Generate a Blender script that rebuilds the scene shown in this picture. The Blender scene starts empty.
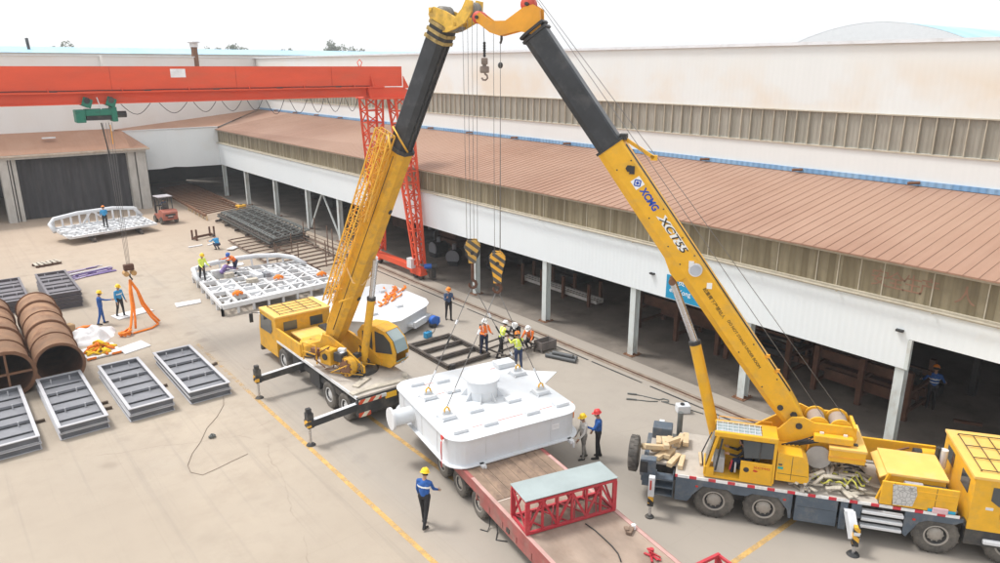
import bpy, bmesh, math, random
from mathutils import Vector, Matrix, noise
R = math.radians
HAZE = .0008
PI = math.pi
random.seed(7)
scene = bpy.context.scene
COL = scene.collection

# ------------------------------------------------------------------ materials
MATS = {}
def _nt(name):
    m = bpy.data.materials.new(name); m.use_nodes = True
    nt = m.node_tree; b = nt.nodes['Principled BSDF']
    return m, nt, b
def _mix(nt, fac, a, b):
    n = nt.nodes.new('ShaderNodeMix'); n.data_type = 'RGBA'
    if isinstance(fac, (int, float)): n.inputs[0].default_value = fac
    else: nt.links.new(fac, n.inputs[0])
    for s, v in ((6, a), (7, b)):
        if isinstance(v, (tuple, list)): n.inputs[s].default_value = (*v[:3], 1)
        else: nt.links.new(v, n.inputs[s])
    return n.outputs[2]
def _noise(nt, vec, scale, detail=5, rough=.6):
    n = nt.nodes.new('ShaderNodeTexNoise'); n.inputs['Scale'].default_value = scale
    n.inputs['Detail'].default_value = detail; n.inputs['Roughness'].default_value = rough
    nt.links.new(vec, n.inputs['Vector']); return n.outputs['Fac']
def _range(nt, v, a, b, c=0., d=1.):
    n = nt.nodes.new('ShaderNodeMapRange'); nt.links.new(v, n.inputs[0])
    for i, q in enumerate((a, b, c, d)): n.inputs[i + 1].default_value = q
    return n.outputs[0]
def _math(nt, op, a, b=None):
    n = nt.nodes.new('ShaderNodeMath'); n.operation = op
    for i, q in enumerate((a, b)):
        if q is None: continue
        if isinstance(q, (int, float)): n.inputs[i].default_value = q
        else: nt.links.new(q, n.inputs[i])
    return n.outputs[0]
def _coord(nt, scl=(1, 1, 1)):
    tc = nt.nodes.new('ShaderNodeTexCoord')
    mp = nt.nodes.new('ShaderNodeMapping'); mp.inputs['Scale'].default_value = scl
    nt.links.new(tc.outputs['Object'], mp.inputs['Vector']); return mp.outputs['Vector']
def _bump(nt, b, h, strength, dist=.02):
    n = nt.nodes.new('ShaderNodeBump'); n.inputs['Strength'].default_value = strength
    n.inputs['Distance'].default_value = dist
    nt.links.new(h, n.inputs['Height']); nt.links.new(n.outputs[0], b.inputs['Normal'])
def mat(name, col=None, rough=.6, metal=0., var=.14, scale=3., dirt=None, amt=.5, dscale=1.3, dlo=.5, dhi=.68, scl=(1, 1, 1), bump=.15, bscale=30, spec=.4):
    if name in MATS: return MATS[name]
    m, nt, b = _nt(name)
    v = _coord(nt, scl)
    n1 = _noise(nt, v, scale, 6)
    lo = tuple(c * (1 - var) for c in col); hi = tuple(min(1, c * (1 + var)) for c in col)
    c = _mix(nt, _range(nt, n1, .3, .7), lo, hi)
    if dirt:
        n2 = _noise(nt, v, dscale, 9, .68)
        c = _mix(nt, _range(nt, n2, dlo, dhi, 0, amt), c, dirt)
    nt.links.new(c, b.inputs['Base Color'])
    n3 = _noise(nt, v, bscale, 3)
    nt.links.new(_range(nt, n1, .2, .8, max(0, rough - .12), min(1, rough + .12)), b.inputs['Roughness'])
    b.inputs['Metallic'].default_value = metal
    b.inputs['Specular IOR Level'].default_value = spec
    if bump: _bump(nt, b, n3, bump, .01)
    MATS[name] = m; return m
def stripes(name, ca, cb, vec, freq, duty=.5, rough=.5):
    m, nt, b = _nt(name)
    v = _coord(nt)
    d = nt.nodes.new('ShaderNodeVectorMath'); d.operation = 'DOT_PRODUCT'
    nt.links.new(v, d.inputs[0]); d.inputs[1].default_value = vec
    f = _math(nt, 'FRACT', _math(nt, 'MULTIPLY', d.outputs['Value'], freq))
    g = _math(nt, 'GREATER_THAN', f, duty)
    c = _mix(nt, g, ca, cb)
    n = _noise(nt, v, 6, 6); c = _mix(nt, _range(nt, n, .45, .75, 0, .35), c, (.22, .19, .15))
    nt.links.new(c, b.inputs['Base Color']); b.inputs['Roughness'].default_value = rough
    MATS[name] = m; return m
def sheeting(name, col, col2, axis, period, rough=.55, stain=None, amt=.4, panel=1.0, strength=.5, sscale=.35, slo=.5, shi=.7, streak=.3, zlim=None):
    # corrugated sheet: ribs as bump along one axis, panels of slightly different age, stains
    m, nt, b = _nt(name)
    v = _coord(nt)
    sx = nt.nodes.new('ShaderNodeSeparateXYZ'); nt.links.new(v, sx.inputs[0])
    a = sx.outputs[axis]
    w = _math(nt, 'SINE', _math(nt, 'MULTIPLY', a, 2 * PI / period))
    pan = nt.nodes.new('ShaderNodeTexWhiteNoise'); pan.noise_dimensions = '1D'
    nt.links.new(_math(nt, 'FLOOR', _math(nt, 'DIVIDE', a, panel)), pan.inputs['W'])
    c = _mix(nt, pan.outputs['Value'], col, col2)
    mp = nt.nodes.new('ShaderNodeMapping'); s = [1, 1, 1]; s[2] = .35; s[axis] = 1.6
    mp.inputs['Scale'].default_value = s
    nt.links.new(v, mp.inputs['Vector'])
    n1 = _noise(nt, mp.outputs['Vector'], .9, 8, .7)
    c = _mix(nt, _range(nt, n1, .35, .7, 0, streak), c, tuple(q * .72 for q in col))
    if stain:
        n2 = _noise(nt, v, sscale, 7, .6)
        f2 = _range(nt, n2, slo, shi, 0, amt)
        if zlim: f2 = _math(nt, 'MULTIPLY', f2, _math(nt, 'MULTIPLY', _range(nt, sx.outputs[2], zlim[0], zlim[1]), _range(nt, sx.outputs[2], zlim[2], zlim[3], 1, .25)))
        c = _mix(nt, f2, c, stain)
    nt.links.new(c, b.inputs['Base Color']); b.inputs['Roughness'].default_value = rough
    b.inputs['Specular IOR Level'].default_value = .3
    _bump(nt, b, w, strength, .03)
    MATS[name] = m; return m
def glass(name, col=(.03, .04, .045)):
    m, nt, b = _nt(name)
    b.inputs['Base Color'].default_value = (*col, 1); b.inputs['Roughness'].default_value = .06
    b.inputs['Specular IOR Level'].default_value = .8
    MATS[name] = m; return m
def clear_glass(name):
    m, nt, b = _nt(name)
    tr = nt.nodes.new('ShaderNodeBsdfTransparent'); tr.inputs[0].default_value = (.72, .8, .8, 1)
    gl = nt.nodes.new('ShaderNodeBsdfGlossy'); gl.inputs['Roughness'].default_value = .04
    mx = nt.nodes.new('ShaderNodeMixShader'); fr = nt.nodes.new('ShaderNodeFresnel'); fr.inputs[0].default_value = 1.5
    nt.links.new(_math(nt, 'ADD', fr.outputs[0], .1), mx.inputs[0]); nt.links.new(tr.outputs[0], mx.inputs[1]); nt.links.new(gl.outputs[0], mx.inputs[2])
    nt.links.new(mx.outputs[0], nt.nodes['Material Output'].inputs['Surface'])
    MATS[name] = m; return m

DUST = (.42, .36, .29)
YEL = mat('crane_yellow', (.78, .42, .022), .42, var=.08, dirt=(.42, .29, .12), amt=.5, dscale=2.6, dlo=.5, dhi=.78, bump=.05)
YEL2 = mat('older_yellow', (.68, .36, .025), .48, var=.12, dirt=(.28, .19, .08), amt=.5, dscale=2.5, bump=.05)
ORNG = mat('orange_yellow_paint', (.80, .36, .03), .5, var=.08, dirt=(.3, .2, .1), amt=.3)
YROOF = mat('faded_yellow_roof', (.80, .50, .13), .6, var=.06, dirt=(.55, .42, .24), amt=.5, dscale=1.5)
BLK = mat('black_boom_steel', (.032, .036, .042), .42, var=.25, scale=1.5, dirt=(.10, .10, .10), amt=.5, dscale=1.6)
DARK = mat('dark_chassis_steel', (.035, .036, .038), .6, var=.3, dirt=(.16, .14, .11), amt=.6)
SLATE = mat('slate_grey_paint', (.085, .11, .14), .5, var=.12, dirt=(.26, .24, .21), amt=.5, dscale=1.8)
DECK = mat('dusty_deck_plate', (.46, .42, .37), .8, var=.12, scale=1.6, dirt=(.27, .23, .19), amt=.6)
RUB = mat('tyre_rubber', (.08, .074, .067), .85, var=.25, dirt=(.24, .215, .18), amt=.6, dlo=.42, dscale=2.2)
RIM = mat('wheel_rim_paint', (.36, .33, .29), .6, var=.15, dirt=(.15, .12, .1), amt=.5)
RIMW = mat('pale_wheel_rim', (.55, .55, .54), .5, var=.1, dirt=(.2, .17, .14), amt=.4)
CHROME = mat('rod_steel', (.55, .55, .56), .28, metal=.85, var=.06, bump=0)
SILV = mat('silver_paint', (.72, .74, .76), .45, metal=.2, var=.05, dirt=(.35, .33, .3), amt=.3)
WHT = mat('white_primer', (.63, .655, .68), .5, var=.03, dirt=(.62, .62, .60), amt=.6, dscale=1.4, bump=.08)
WHT2 = mat('dusty_white_primer', (.66, .67, .68), .6, var=.06, dirt=(.5, .47, .43), amt=.4, dscale=1.7)
CLOTHW = mat('white_plastic_sheet', (.66, .655, .66), .55, var=.12, bump=.1)
RED = mat('red_girder_paint', (.72, .09, .035), .5, var=.09, scale=.7, dirt=(.50, .12, .06), amt=.4, dscale=.5, scl=(.5, 1, 1.6), bump=.05)
RED2 = mat('red_frame_paint', (.46, .035, .05), .5, var=.15, dirt=(.25, .12, .1), amt=.4, dscale=3)
TRAIL = mat('trailer_red_oxide', (.33, .10, .09), .7, var=.2, dirt=(.25, .2, .17), amt=.6)
TDECK = mat('worn_trailer_deck', (.31, .24, .19), .85, var=.22, scale=1.6, dirt=(.22, .155, .115), amt=.85, dscale=.9, scl=(1, .5, 1))
WOODD = mat('trailer_planks', (.25, .175, .125), .85, var=.35, scale=1.8, dirt=(.13, .09, .07), amt=.85, dscale=1.6, scl=(1.2, .8, 1))
WOOD = mat('fresh_timber', (.62, .48, .30), .8, var=.16, scale=5, dirt=(.42, .30, .17), amt=.5, dscale=3)
WOODG = mat('weathered_timber', (.46, .42, .35), .85, var=.25, scale=4, dirt=(.25, .2, .15), amt=.5)
RUST = mat('rusty_steel', (.19, .095, .052), .85, var=.25, scale=2.2, dirt=(.14, .06, .03), amt=.75, dscale=2.4, bump=.3)
RUSTP = mat('rusty_pipe_skin', (.285, .165, .095), .8, var=.25, scale=1.3, dirt=(.15, .065, .03), amt=.85, dscale=1.4, bump=.3)
RUSTD = mat('dark_rust', (.115, .055, .035), .85, var=.3, dirt=(.05, .03, .02), amt=.6)
GSTEEL = mat('galvanised_grey', (.225, .23, .25), .55, metal=.15, var=.1, dirt=(.20, .2, .21), amt=.5, dscale=2.5)
GSTEEL2 = mat('mauve_grey_steel', (.17, .16, .175), .6, metal=.1, var=.12, dirt=(.14, .13, .14), amt=.5, dscale=2.5)
EDGE = mat('bare_rim_edge', (.47, .47, .49), .5, metal=.1, var=.08)
BLACKST = mat('black_angle_steel', (.075, .065, .058), .7, var=.25, dirt=(.2, .15, .11), amt=.5, dscale=4)
RODST = mat('dull_green_grey_steel', (.125, .135, .13), .7, var=.25, dirt=(.2, .17, .14), amt=.5, dscale=4)
HOIST = mat('hoist_green', (.02, .185, .125), .5, var=.2, dirt=(.02, .05, .04), amt=.7, dscale=3)
ORS = mat('orange_sling', (.90, .23, .02), .75, var=.15, scale=10, bump=.3)
ORS2 = mat('yellow_orange_webbing', (.92, .36, .02), .75, var=.3, scale=8, bump=.3)
CONC = mat('pier_concrete', (.47, .46, .43), .85, var=.12, dirt=(.28, .26, .22), amt=.5, dscale=1.2, scl=(1, 1, .4))
COLM = mat('column_pale_paint', (.60, .65, .64), .55, var=.06, dirt=(.38, .33, .27), amt=.5, dscale=2, scl=(1, 1, .5))
DARKIN = mat('shaded_interior', (.035, .033, .031), .9, var=.3, dirt=(.05, .04, .035), amt=.6)  # near-black stands in for the shade inside the buildings
CURT = mat('dark_door_curtain', (.040, .040, .046), .75, var=.35, scale=1.2, dirt=(.1, .095, .095), amt=.4, scl=(2.2, 1, .22))
BLUE = mat('bright_blue_plastic', (.02, .12, .48), .45, var=.1)
CYAN = mat('banner_blue', (.01, .27, .48), .6, var=.05, bump=0)
WTXT = mat('white_lettering', (.82, .84, .84), .6, var=.02, bump=0)
KTXT = mat('black_lettering', (.03, .025, .02), .6, var=.05, bump=0)
BTXT = mat('blue_lettering', (.01, .07, .42), .5, var=.03, bump=0)
RTXT = mat('red_lettering', (.55, .05, .02), .5, var=.05, bump=0)
FADEDRED = mat('faded_red_lettering', (.26, .15, .10), .8, var=.2, scale=2, bump=0)
PLATEY = mat('yellow_plate', (.85, .48, .03), .5, var=.05)
PALEG = glass('sky_reflection_glass', (.33, .40, .40)); MIRR = glass('dark_glass', (.055, .065, .07)); CLR = clear_glass('clear_cab_glass'); GLASSG = glass('teal_glass', (.10, .22, .19))  # PALEG carries the windscreen's pale sky reflection as base colour
HAZB = stripes('black_yellow_stripes', (.02, .02, .02), (.75, .40, .03), (.75, 0, 1), 3.6)
HAZR = stripes('red_white_stripes', (.62, .07, .02), (.75, .70, .55), (0, .7, .7), 3.4)
REFL = stripes('red_white_reflective_strip', (.80, .80, .79), (.60, .03, .05), (1, 0, 0), 1.9, .62)
HOOKS = stripes('hook_block_stripes', (.07, .065, .06), (.78, .40, .03), (.75, 0, 1), 3.9)
HOOKD = stripes('dirty_hook_stripes', (.08, .07, .06), (.58, .34, .06), (.75, 0, 1), 3.6)
CARD = mat('cardboard_brown', (.38, .24, .12), .85, var=.12)
PURP = mat('purple_rod', (.26, .2, .40), .8, var=.3, scale=7)
ROPE = mat('wire_rope', (.17, .165, .16), .6, var=.2, bump=0)
HOSE = mat('black_hose', (.03, .03, .032), .6, var=.2, bump=0)
YGREEN = mat('lime_strap', (.42, .40, .07), .7, var=.25, scale=6)

# ------------------------------------------------------------------ mesh builder
def frame(p0, p1, up=(0, 0, 1)):
    p0 = Vector(p0); p1 = Vector(p1); x = (p1 - p0); L = x.length; x = x.normalized()
    u = Vector(up)
    if abs(x.dot(u)) > .98: u = Vector((1, 0, 0)) if abs(x.x) < .9 else Vector((0, 1, 0))
    y = u.cross(x).normalized(); z = x.cross(y)
    M = Matrix((x, y, z)).transposed().to_4x4(); M.translation = p0
    return M, L
def TR(x, y, z): return Matrix.Translation((x, y, z))
def RZ(a): return Matrix.Rotation(a, 4, 'Z')
def basis(o, x, y, z):
    M = Matrix((Vector(x), Vector(y), Vector(z))).transposed().to_4x4(); M.translation = Vector(o); return M
class MB:
    def __init__(s, M=None):
        s.v = []; s.f = []; s.mi = []; s.sm = []; s.mats = []; s.M = M or Matrix(); s.cur = 0
    def use(s, m):
        if m not in s.mats: s.mats.append(m)
        s.cur = s.mats.index(m); return s
    def add(s, vs, fs, smooth=False, M=None):
        T = s.M @ M if M is not None else s.M
        o = len(s.v); s.v += [T @ Vector(p) for p in vs]
        for f in fs: s.f.append([i + o for i in f]); s.mi.append(s.cur); s.sm.append(smooth)
        return s
    def box(s, c, d, M=None, bev=0.):
        x, y, z = (q / 2 for q in d); T = TR(*c)
        if M is not None: T = T @ M
        if bev:
            bm = bmesh.new(); bmesh.ops.create_cube(bm, size=1)
            for v in bm.verts: v.co = Vector((v.co.x * d[0], v.co.y * d[1], v.co.z * d[2]))
            bmesh.ops.bevel(bm, geom=bm.edges[:], offset=bev, segments=2, affect='EDGES', profile=.6)
            bm.verts.index_update()
            vs = [v.co.copy() for v in bm.verts]; fs = [[v.index for v in f.verts] for f in bm.faces]; bm.free()
            return s.add(vs, fs, False, T)
        vs = [(a, b, e) for a in (-x, x) for b in (-y, y) for e in (-z, z)]
        return s.add(vs, [(0, 1, 3, 2), (4, 6, 7, 5), (0, 4, 5, 1), (2, 3, 7, 6), (0, 2, 6, 4), (1, 5, 7, 3)], False, T)
    def span(s, a, b, bev=0.):   # box between two corners
        c = [(p + q) / 2 for p, q in zip(a, b)]; d = [abs(q - p) for p, q in zip(a, b)]
        return s.box(c, d, None, bev)
    def bar(s, p0, p1, w, h=None, up=(0, 0, 1)):
        h = h or w; M, L = frame(p0, p1, up)
        return s.box((0, 0, 0), (L, w, h), None) if False else s._bar(M, L, w, h)
    def _bar(s, M, L, w, h):
        y = w / 2; z = h / 2
        vs = [(a, b, e) for a in (0, L) for b in (-y, y) for e in (-z, z)]
        return s.add(vs, [(0, 1, 3, 2), (4, 6, 7, 5), (0, 4, 5, 1), (2, 3, 7, 6), (0, 2, 6, 4), (1, 5, 7, 3)], False, M)
    def tube(s, p0, p1, r, r1=None, n=10, cap=True):
        r1 = r if r1 is None else r1; M, L = frame(p0, p1)
        a = [2 * PI * i / n for i in range(n)]
        vs = [(0, r * math.cos(t), r * math.sin(t)) for t in a] + [(L, r1 * math.cos(t), r1 * math.sin(t)) for t in a]
        s.add(vs, [(i, (i + 1) % n, n + (i + 1) % n, n + i) for i in range(n)], True, M)
        if cap:
            s.add(vs[:n], [list(range(n))[::-1]], False, M); s.add(vs[n:], [list(range(n))], False, M)
        return s
    def path(s, pts, r, n=6):
        pts = [Vector(p) for p in pts]; rings = []; prev = None
        for i, p in enumerate(pts):
            t = (pts[min(i + 1, len(pts) - 1)] - pts[max(i - 1, 0)]).normalized()
            if prev is None:
                u = Vector((0, 0, 1)) if abs(t.z) < .9 else Vector((1, 0, 0))
            else: u = prev
            y = (u - t * u.dot(t)).normalized(); prev = y; z = t.cross(y)
            rr = r[i] if isinstance(r, (list, tuple)) else r
            rings.append([p + y * rr * math.cos(2 * PI * k / n) + z * rr * math.sin(2 * PI * k / n) for k in range(n)])
        vs = [q for g in rings for q in g]; fs = []
        for i in range(len(pts) - 1):
            for k in range(n): fs.append((i * n + k, i * n + (k + 1) % n, (i + 1) * n + (k + 1) % n, (i + 1) * n + k))
        fs.append(list(range(n))[::-1]); fs.append([(len(pts) - 1) * n + k for k in range(n)])
        return s.add(vs, fs, True)
    def prism(s, poly, off, M=None):
        n = len(poly); off = Vector(off); a = [Vector(p) for p in poly]; b = [p + off for p in a]
        fs = [list(range(n))[::-1], [n + i for i in range(n)]] + [(i, (i + 1) % n, n + (i + 1) % n, n + i) for i in range(n)]
        return s.add(a + b, fs, False, M)
    def lathe(s, prof, M=None, n=24, smooth=True):
        vs = []; fs = []
        for r, z in prof: vs += [(r * math.cos(2 * PI * k / n), r * math.sin(2 * PI * k / n), z) for k in range(n)]
        for i in range(len(prof) - 1):
            for k in range(n): fs.append((i * n + k, i * n + (k + 1) % n, (i + 1) * n + (k + 1) % n, (i + 1) * n + k))
        return s.add(vs, fs, smooth, M)
    def disc(s, r, z, M=None, n=24):
        return s.add([(r * math.cos(2 * PI * k / n), r * math.sin(2 * PI * k / n), z) for k in range(n)], [list(range(n))], False, M)
    def ell(s, c, d, n=12, m=8, M=None):
        vs = []; fs = []
        for i in range(m + 1):
            t = PI * i / m
            for k in range(n): vs.append((c[0] + d[0] * math.sin(t) * math.cos(2 * PI * k / n), c[1] + d[1] * math.sin(t) * math.sin(2 * PI * k / n), c[2] + d[2] * math.cos(t)))
        for i in range(m):
            for k in range(n): fs.append((i * n + k, (i + 1) * n + k, (i + 1) * n + (k + 1) % n, i * n + (k + 1) % n))
        return s.add(vs, fs, True, M)
    def loft(s, rings, cap=True, smooth=False):
        n = len(rings[0]); vs = [p for g in rings for p in g]; fs = []
        for i in range(len(rings) - 1):
            for k in range(n): fs.append((i * n + k, i * n + (k + 1) % n, (i + 1) * n + (k + 1) % n, (i + 1) * n + k))
        if cap: fs.append(list(range(n))[::-1]); fs.append([(len(rings) - 1) * n + k for k in range(n)])
        return s.add(vs, fs, smooth)
    def lattice(s, p0, p1, u, w, a0, b0, a1, b1, n, chord=.07, lace=.045):
        # four-chord lattice column; u, w = half-axis directions; a/b half widths at the ends
        p0 = Vector(p0); p1 = Vector(p1); u = Vector(u); w = Vector(w)
        def P(t, i, j): return p0.lerp(p1, t) + u * i * (a0 + (a1 - a0) * t) + w * j * (b0 + (b1 - b0) * t)
        cs = [(-1, -1), (1, -1), (1, 1), (-1, 1)]
        for c in cs: s.bar(P(0, *c), P(1, *c), chord, chord)
        for q in range(4):
            c, d = cs[q], cs[(q + 1) % 4]
            for k in range(n):
                A, B = (c, d) if k % 2 == 0 else (d, c)
                s.bar(P(k / n, *A), P((k + 1) / n, *B), lace, lace)
                s.bar(P((k + 1) / n, *c), P((k + 1) / n, *d), lace, lace)
        return s
    def build(s, name, mats=None, parent=None, loc=None, merge=False):
        me = bpy.data.meshes.new(name)
        me.from_pydata([tuple(v) for v in s.v], [], s.f)
        for m in ([mats] if mats and not isinstance(mats, (list, tuple)) else (mats or s.mats)): me.materials.append(m)
        if s.mats and not mats: me.polygons.foreach_set('material_index', s.mi)
        me.polygons.foreach_set('use_smooth', s.sm)
        bm = bmesh.new(); bm.from_mesh(me); bmesh.ops.recalc_face_normals(bm, faces=bm.faces[:]); bm.to_mesh(me); bm.free()
        me.update()
        o = bpy.data.objects.new(name, me); COL.objects.link(o)
        if parent: o.parent = parent
        if loc: o.location = loc
        return o
def tag(o, label=None, cat=None, group=None, kind=None):
    if label: o['label'] = label
    if cat: o['category'] = cat
    if group: o['group'] = group
    if kind: o['kind'] = kind
    return o
def thing(name, label, cat, loc=(0, 0, 0), rz=0., group=None):
    o = bpy.data.objects.new(name, None); o.empty_display_size = .3; COL.objects.link(o)
    o.location = loc; o.rotation_euler = (0, 0, rz); return tag(o, label, cat, group)
def copy_tree(o, parent=None):
    c = o.copy(); COL.objects.link(c)
    if parent: c.parent = parent
    for ch in [q for q in bpy.data.objects if q.parent == o]: copy_tree(ch, c)
    return c
def text(body, size, M, m, parent=None, name='lettering', sx=1., shear=0., align='LEFT', offset=0., width=None):
    cu = bpy.data.curves.new(name, 'FONT'); cu.body = body; cu.size = size; cu.extrude = .003
    cu.align_x = align; cu.align_y = 'CENTER'; cu.shear = shear; cu.offset = offset
    t = bpy.data.objects.new(name + '_tmp', cu); COL.objects.link(t)
    dg = bpy.context.evaluated_depsgraph_get()
    me = bpy.data.meshes.new_from_object(t.evaluated_get(dg))
    bpy.data.objects.remove(t); bpy.data.curves.remove(cu)
    if width:
        xs = [v.co.x for v in me.vertices]; sx = width / (max(xs) - min(xs))
    me.transform(M @ Matrix.Diagonal((sx, 1, 1, 1))); me.materials.clear(); me.materials.append(m)
    for p in me.polygons: p.material_index = 0
    me.name = name
    o = bpy.data.objects.new(name, me); COL.objects.link(o)
    if parent: o.parent = parent
    return o

# ------------------------------------------------------------------ camera, sky, sun
cam = bpy.data.cameras.new('camera'); co = bpy.data.objects.new('camera', cam); COL.objects.link(co)
co.location = (0, 0, 12.5); co.rotation_euler = (R(90 - 16.55), 0, R(-38.69))
cam.sensor_width = 36; cam.lens = 722 / 1000 * 36; cam.clip_end = 5000
scene.camera = co
w = bpy.data.worlds.new('World'); scene.world = w; w.use_nodes = True
nt = w.node_tree; bg = nt.nodes['Background']
sky = nt.nodes.new('ShaderNodeTexSky'); sky.sky_type = 'NISHITA'; sky.sun_disc = False
SUN_EL, SUN_AZ = 60, 328
sky.sun_elevation = R(SUN_EL); sky.sun_rotation = R(SUN_AZ); sky.air_density = 1.0; sky.dust_density = 4.0; sky.ozone_density = 1.0
hs = nt.nodes.new('ShaderNodeHueSaturation'); hs.inputs['Saturation'].default_value = .22
nt.links.new(sky.outputs[0], hs.inputs['Color'])
# bright cloud layer over the clear sky
cl = nt.nodes.new('ShaderNodeMix'); cl.data_type = 'RGBA'; cl.inputs[0].default_value = .55
nt.links.new(hs.outputs[0], cl.inputs[6]); cl.inputs[7].default_value = (9.6, 9.7, 9.9, 1)
nt.links.new(cl.outputs[2], bg.inputs['Color'])
bg.inputs['Strength'].default_value = .15
sl = bpy.data.lights.new('sun', 'SUN'); so = bpy.data.objects.new('sun', sl); COL.objects.link(so)
sl.energy = 2.3; sl.angle = R(12); sl.color = (1, .975, .935)
# azimuth measured clockwise from +Y, the same way the sky's sun_rotation counts
sd = Vector((math.sin(R(SUN_AZ)) * math.cos(R(SUN_EL)), math.cos(R(SUN_AZ)) * math.cos(R(SUN_EL)), math.sin(R(SUN_EL))))
so.rotation_euler = sd.to_track_quat('Z', 'Y').to_euler()
scene.view_settings.view_transform = 'Standard'; scene.view_settings.look = 'None'
scene.view_settings.gamma = 1; scene.view_settings.exposure = .29

# ------------------------------------------------------------------ dusty air over the yard
hm, hnt, hb = _nt('pale_haze'); hnt.nodes.remove(hb)
pv = hnt.nodes.new('ShaderNodeVolumePrincipled'); pv.inputs['Color'].default_value = (.93, .95, .97, 1); pv.inputs['Density'].default_value = HAZE; pv.inputs['Anisotropy'].default_value = .2
hnt.links.new(pv.outputs[0], hnt.nodes['Material Output'].inputs['Volume'])
hz0 = MB(); hz0.span((-640, -640, -1), (640, 640, 27)); tag(hz0.build('haze', hm), kind='stuff')
# ------------------------------------------------------------------ ground and markings
def ground_material():
    m, nt, b = _nt('yard_concrete')
    v = _coord(nt)
    n1 = _noise(nt, v, .12, 8, .6); n2 = _noise(nt, v, .9, 9, .7); n3 = _noise(nt, v, 14, 4)
    c = _mix(nt, _range(nt, n1, .35, .65), (.425, .36, .285), (.385, .335, .275))
    c = _mix(nt, _range(nt, n2, .46, .70, 0, .55), c, (.29, .24, .19))
    mp = nt.nodes.new('ShaderNodeMapping'); mp.inputs['Scale'].default_value = (1.3, .16, 1); mp.inputs['Rotation'].default_value = (0, 0, R(9))
    nt.links.new(v, mp.inputs['Vector'])
    n4 = _noise(nt, mp.outputs[0], .8, 7, .65)              # long tyre scuffs
    c = _mix(nt, _range(nt, n4, .56, .74, 0, .38), c, (.27, .24, .21))
    n5 = _noise(nt, v, .5, 10, .75)
    c = _mix(nt, _range(nt, n5, .54, .70, 0, .5), c, (.47, .405, .32))
    n6 = _noise(nt, v, 2.6, 8, .8)
    c = _mix(nt, _range(nt, n6, .62, .74, 0, .45), c, (.24, .20, .165))
    # oil drips and dark blots, gathered in patches
    vo = nt.nodes.new('ShaderNodeTexVoronoi'); vo.inputs['Scale'].default_value = .62
    ds = nt.nodes.new('ShaderNodeMixRGB'); ds.blend_type = 'ADD'; ds.inputs[0].default_value = .5
    nz = nt.nodes.new('ShaderNodeTexNoise'); nz.inputs['Scale'].default_value = 2.2; nz.inputs['Detail'].default_value = 6; nt.links.new(v, nz.inputs['Vector'])
    nt.links.new(v, ds.inputs[1]); nt.links.new(nz.outputs['Color'], ds.inputs[2]); nt.links.new(ds.outputs[0], vo.inputs['Vector'])
    blot = _math(nt, 'MULTIPLY', _range(nt, vo.outputs['Distance'], .10, .24, 1, 0), _range(nt, n1, .42, .6))
    c = _mix(nt, _math(nt, 'MULTIPLY', blot, .6), c, (.19, .155, .125))
    n8 = _noise(nt, v, .07, 5, .55)
    c = _mix(nt, _range(nt, n8, .42, .58, 0, .75), c, (.355, .30, .24))
    mq = nt.nodes.new('ShaderNodeMapping'); mq.inputs['Scale'].default_value = (3.2, .05, 1); mq.inputs['Rotation'].default_value = (0, 0, R(-4)); nt.links.new(v, mq.inputs['Vector'])
    n9 = _noise(nt, mq.outputs[0], .7, 6, .7)               # tyre tracks along the yard
    c = _mix(nt, _range(nt, n9, .55, .68, 0, .38), c, (.25, .22, .19))
    wc = nt.nodes.new('ShaderNodeTexVoronoi'); wc.feature = 'DISTANCE_TO_EDGE'; wc.inputs['Scale'].default_value = .11
    dc = nt.nodes.new('ShaderNodeMixRGB'); dc.blend_type = 'ADD'; dc.inputs[0].default_value = 1.0
    nc = nt.nodes.new('ShaderNodeTexNoise'); nc.inputs['Scale'].default_value = .5; nc.inputs['Detail'].default_value = 8; nt.links.new(v, nc.inputs['Vector'])
    nt.links.new(v, dc.inputs[1]); nt.links.new(nc.outputs['Color'], dc.inputs[2]); nt.links.new(dc.outputs[0], wc.inputs['Vector'])
    crack = _math(nt, 'MULTIPLY', _range(nt, wc.outputs['Distance'], 0, .0028, 1, 0), _range(nt, n5, .42, .58))
    c = _mix(nt, _math(nt, 'MULTIPLY', crack, .55), c, (.19, .155, .125))
    # drive lane between the two yellow lines and to the right is greyer with traffic
    sx = nt.nodes.new('ShaderNodeSeparateXYZ'); nt.links.new(v, sx.inputs[0])
    lane = _range(nt, sx.outputs[0], 8.4, 9.6)
    far = _range(nt, sx.outputs[1], 44, 30)
    c = _mix(nt, _math(nt, 'MULTIPLY', _math(nt, 'MULTIPLY', lane, far), .62), c, (.32, .295, .265))
    rusty = _range(nt, sx.outputs[1], 45, 64)
    c = _mix(nt, _math(nt, 'MULTIPLY', rusty, .5), c, (.45, .33, .24))
    # joints between poured slabs
    for ax, per, off in ((0, 6.0, 2.6), (1, 5.8, 1.4)):
        f = _math(nt, 'FRACT', _math(nt, 'DIVIDE', _math(nt, 'ADD', sx.outputs[ax], off + 600 * per), per))
        j = _math(nt, 'LESS_THAN', f, .006)
        c = _mix(nt, _math(nt, 'MULTIPLY', j, .10), c, (.24, .2, .16))
    nt.links.new(c, b.inputs['Base Color']); b.inputs['Roughness'].default_value = .85; b.inputs['Specular IOR Level'].default_value = .25
    _bump(nt, b, n3, .15, .01)
    return m
g = MB(); g.add([(-630, -630, 0), (630, -630, 0), (630, 630, 0), (-630, 630, 0)], [(0, 1, 2, 3)])
tag(g.build('ground', ground_material()), kind='structure')
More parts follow.
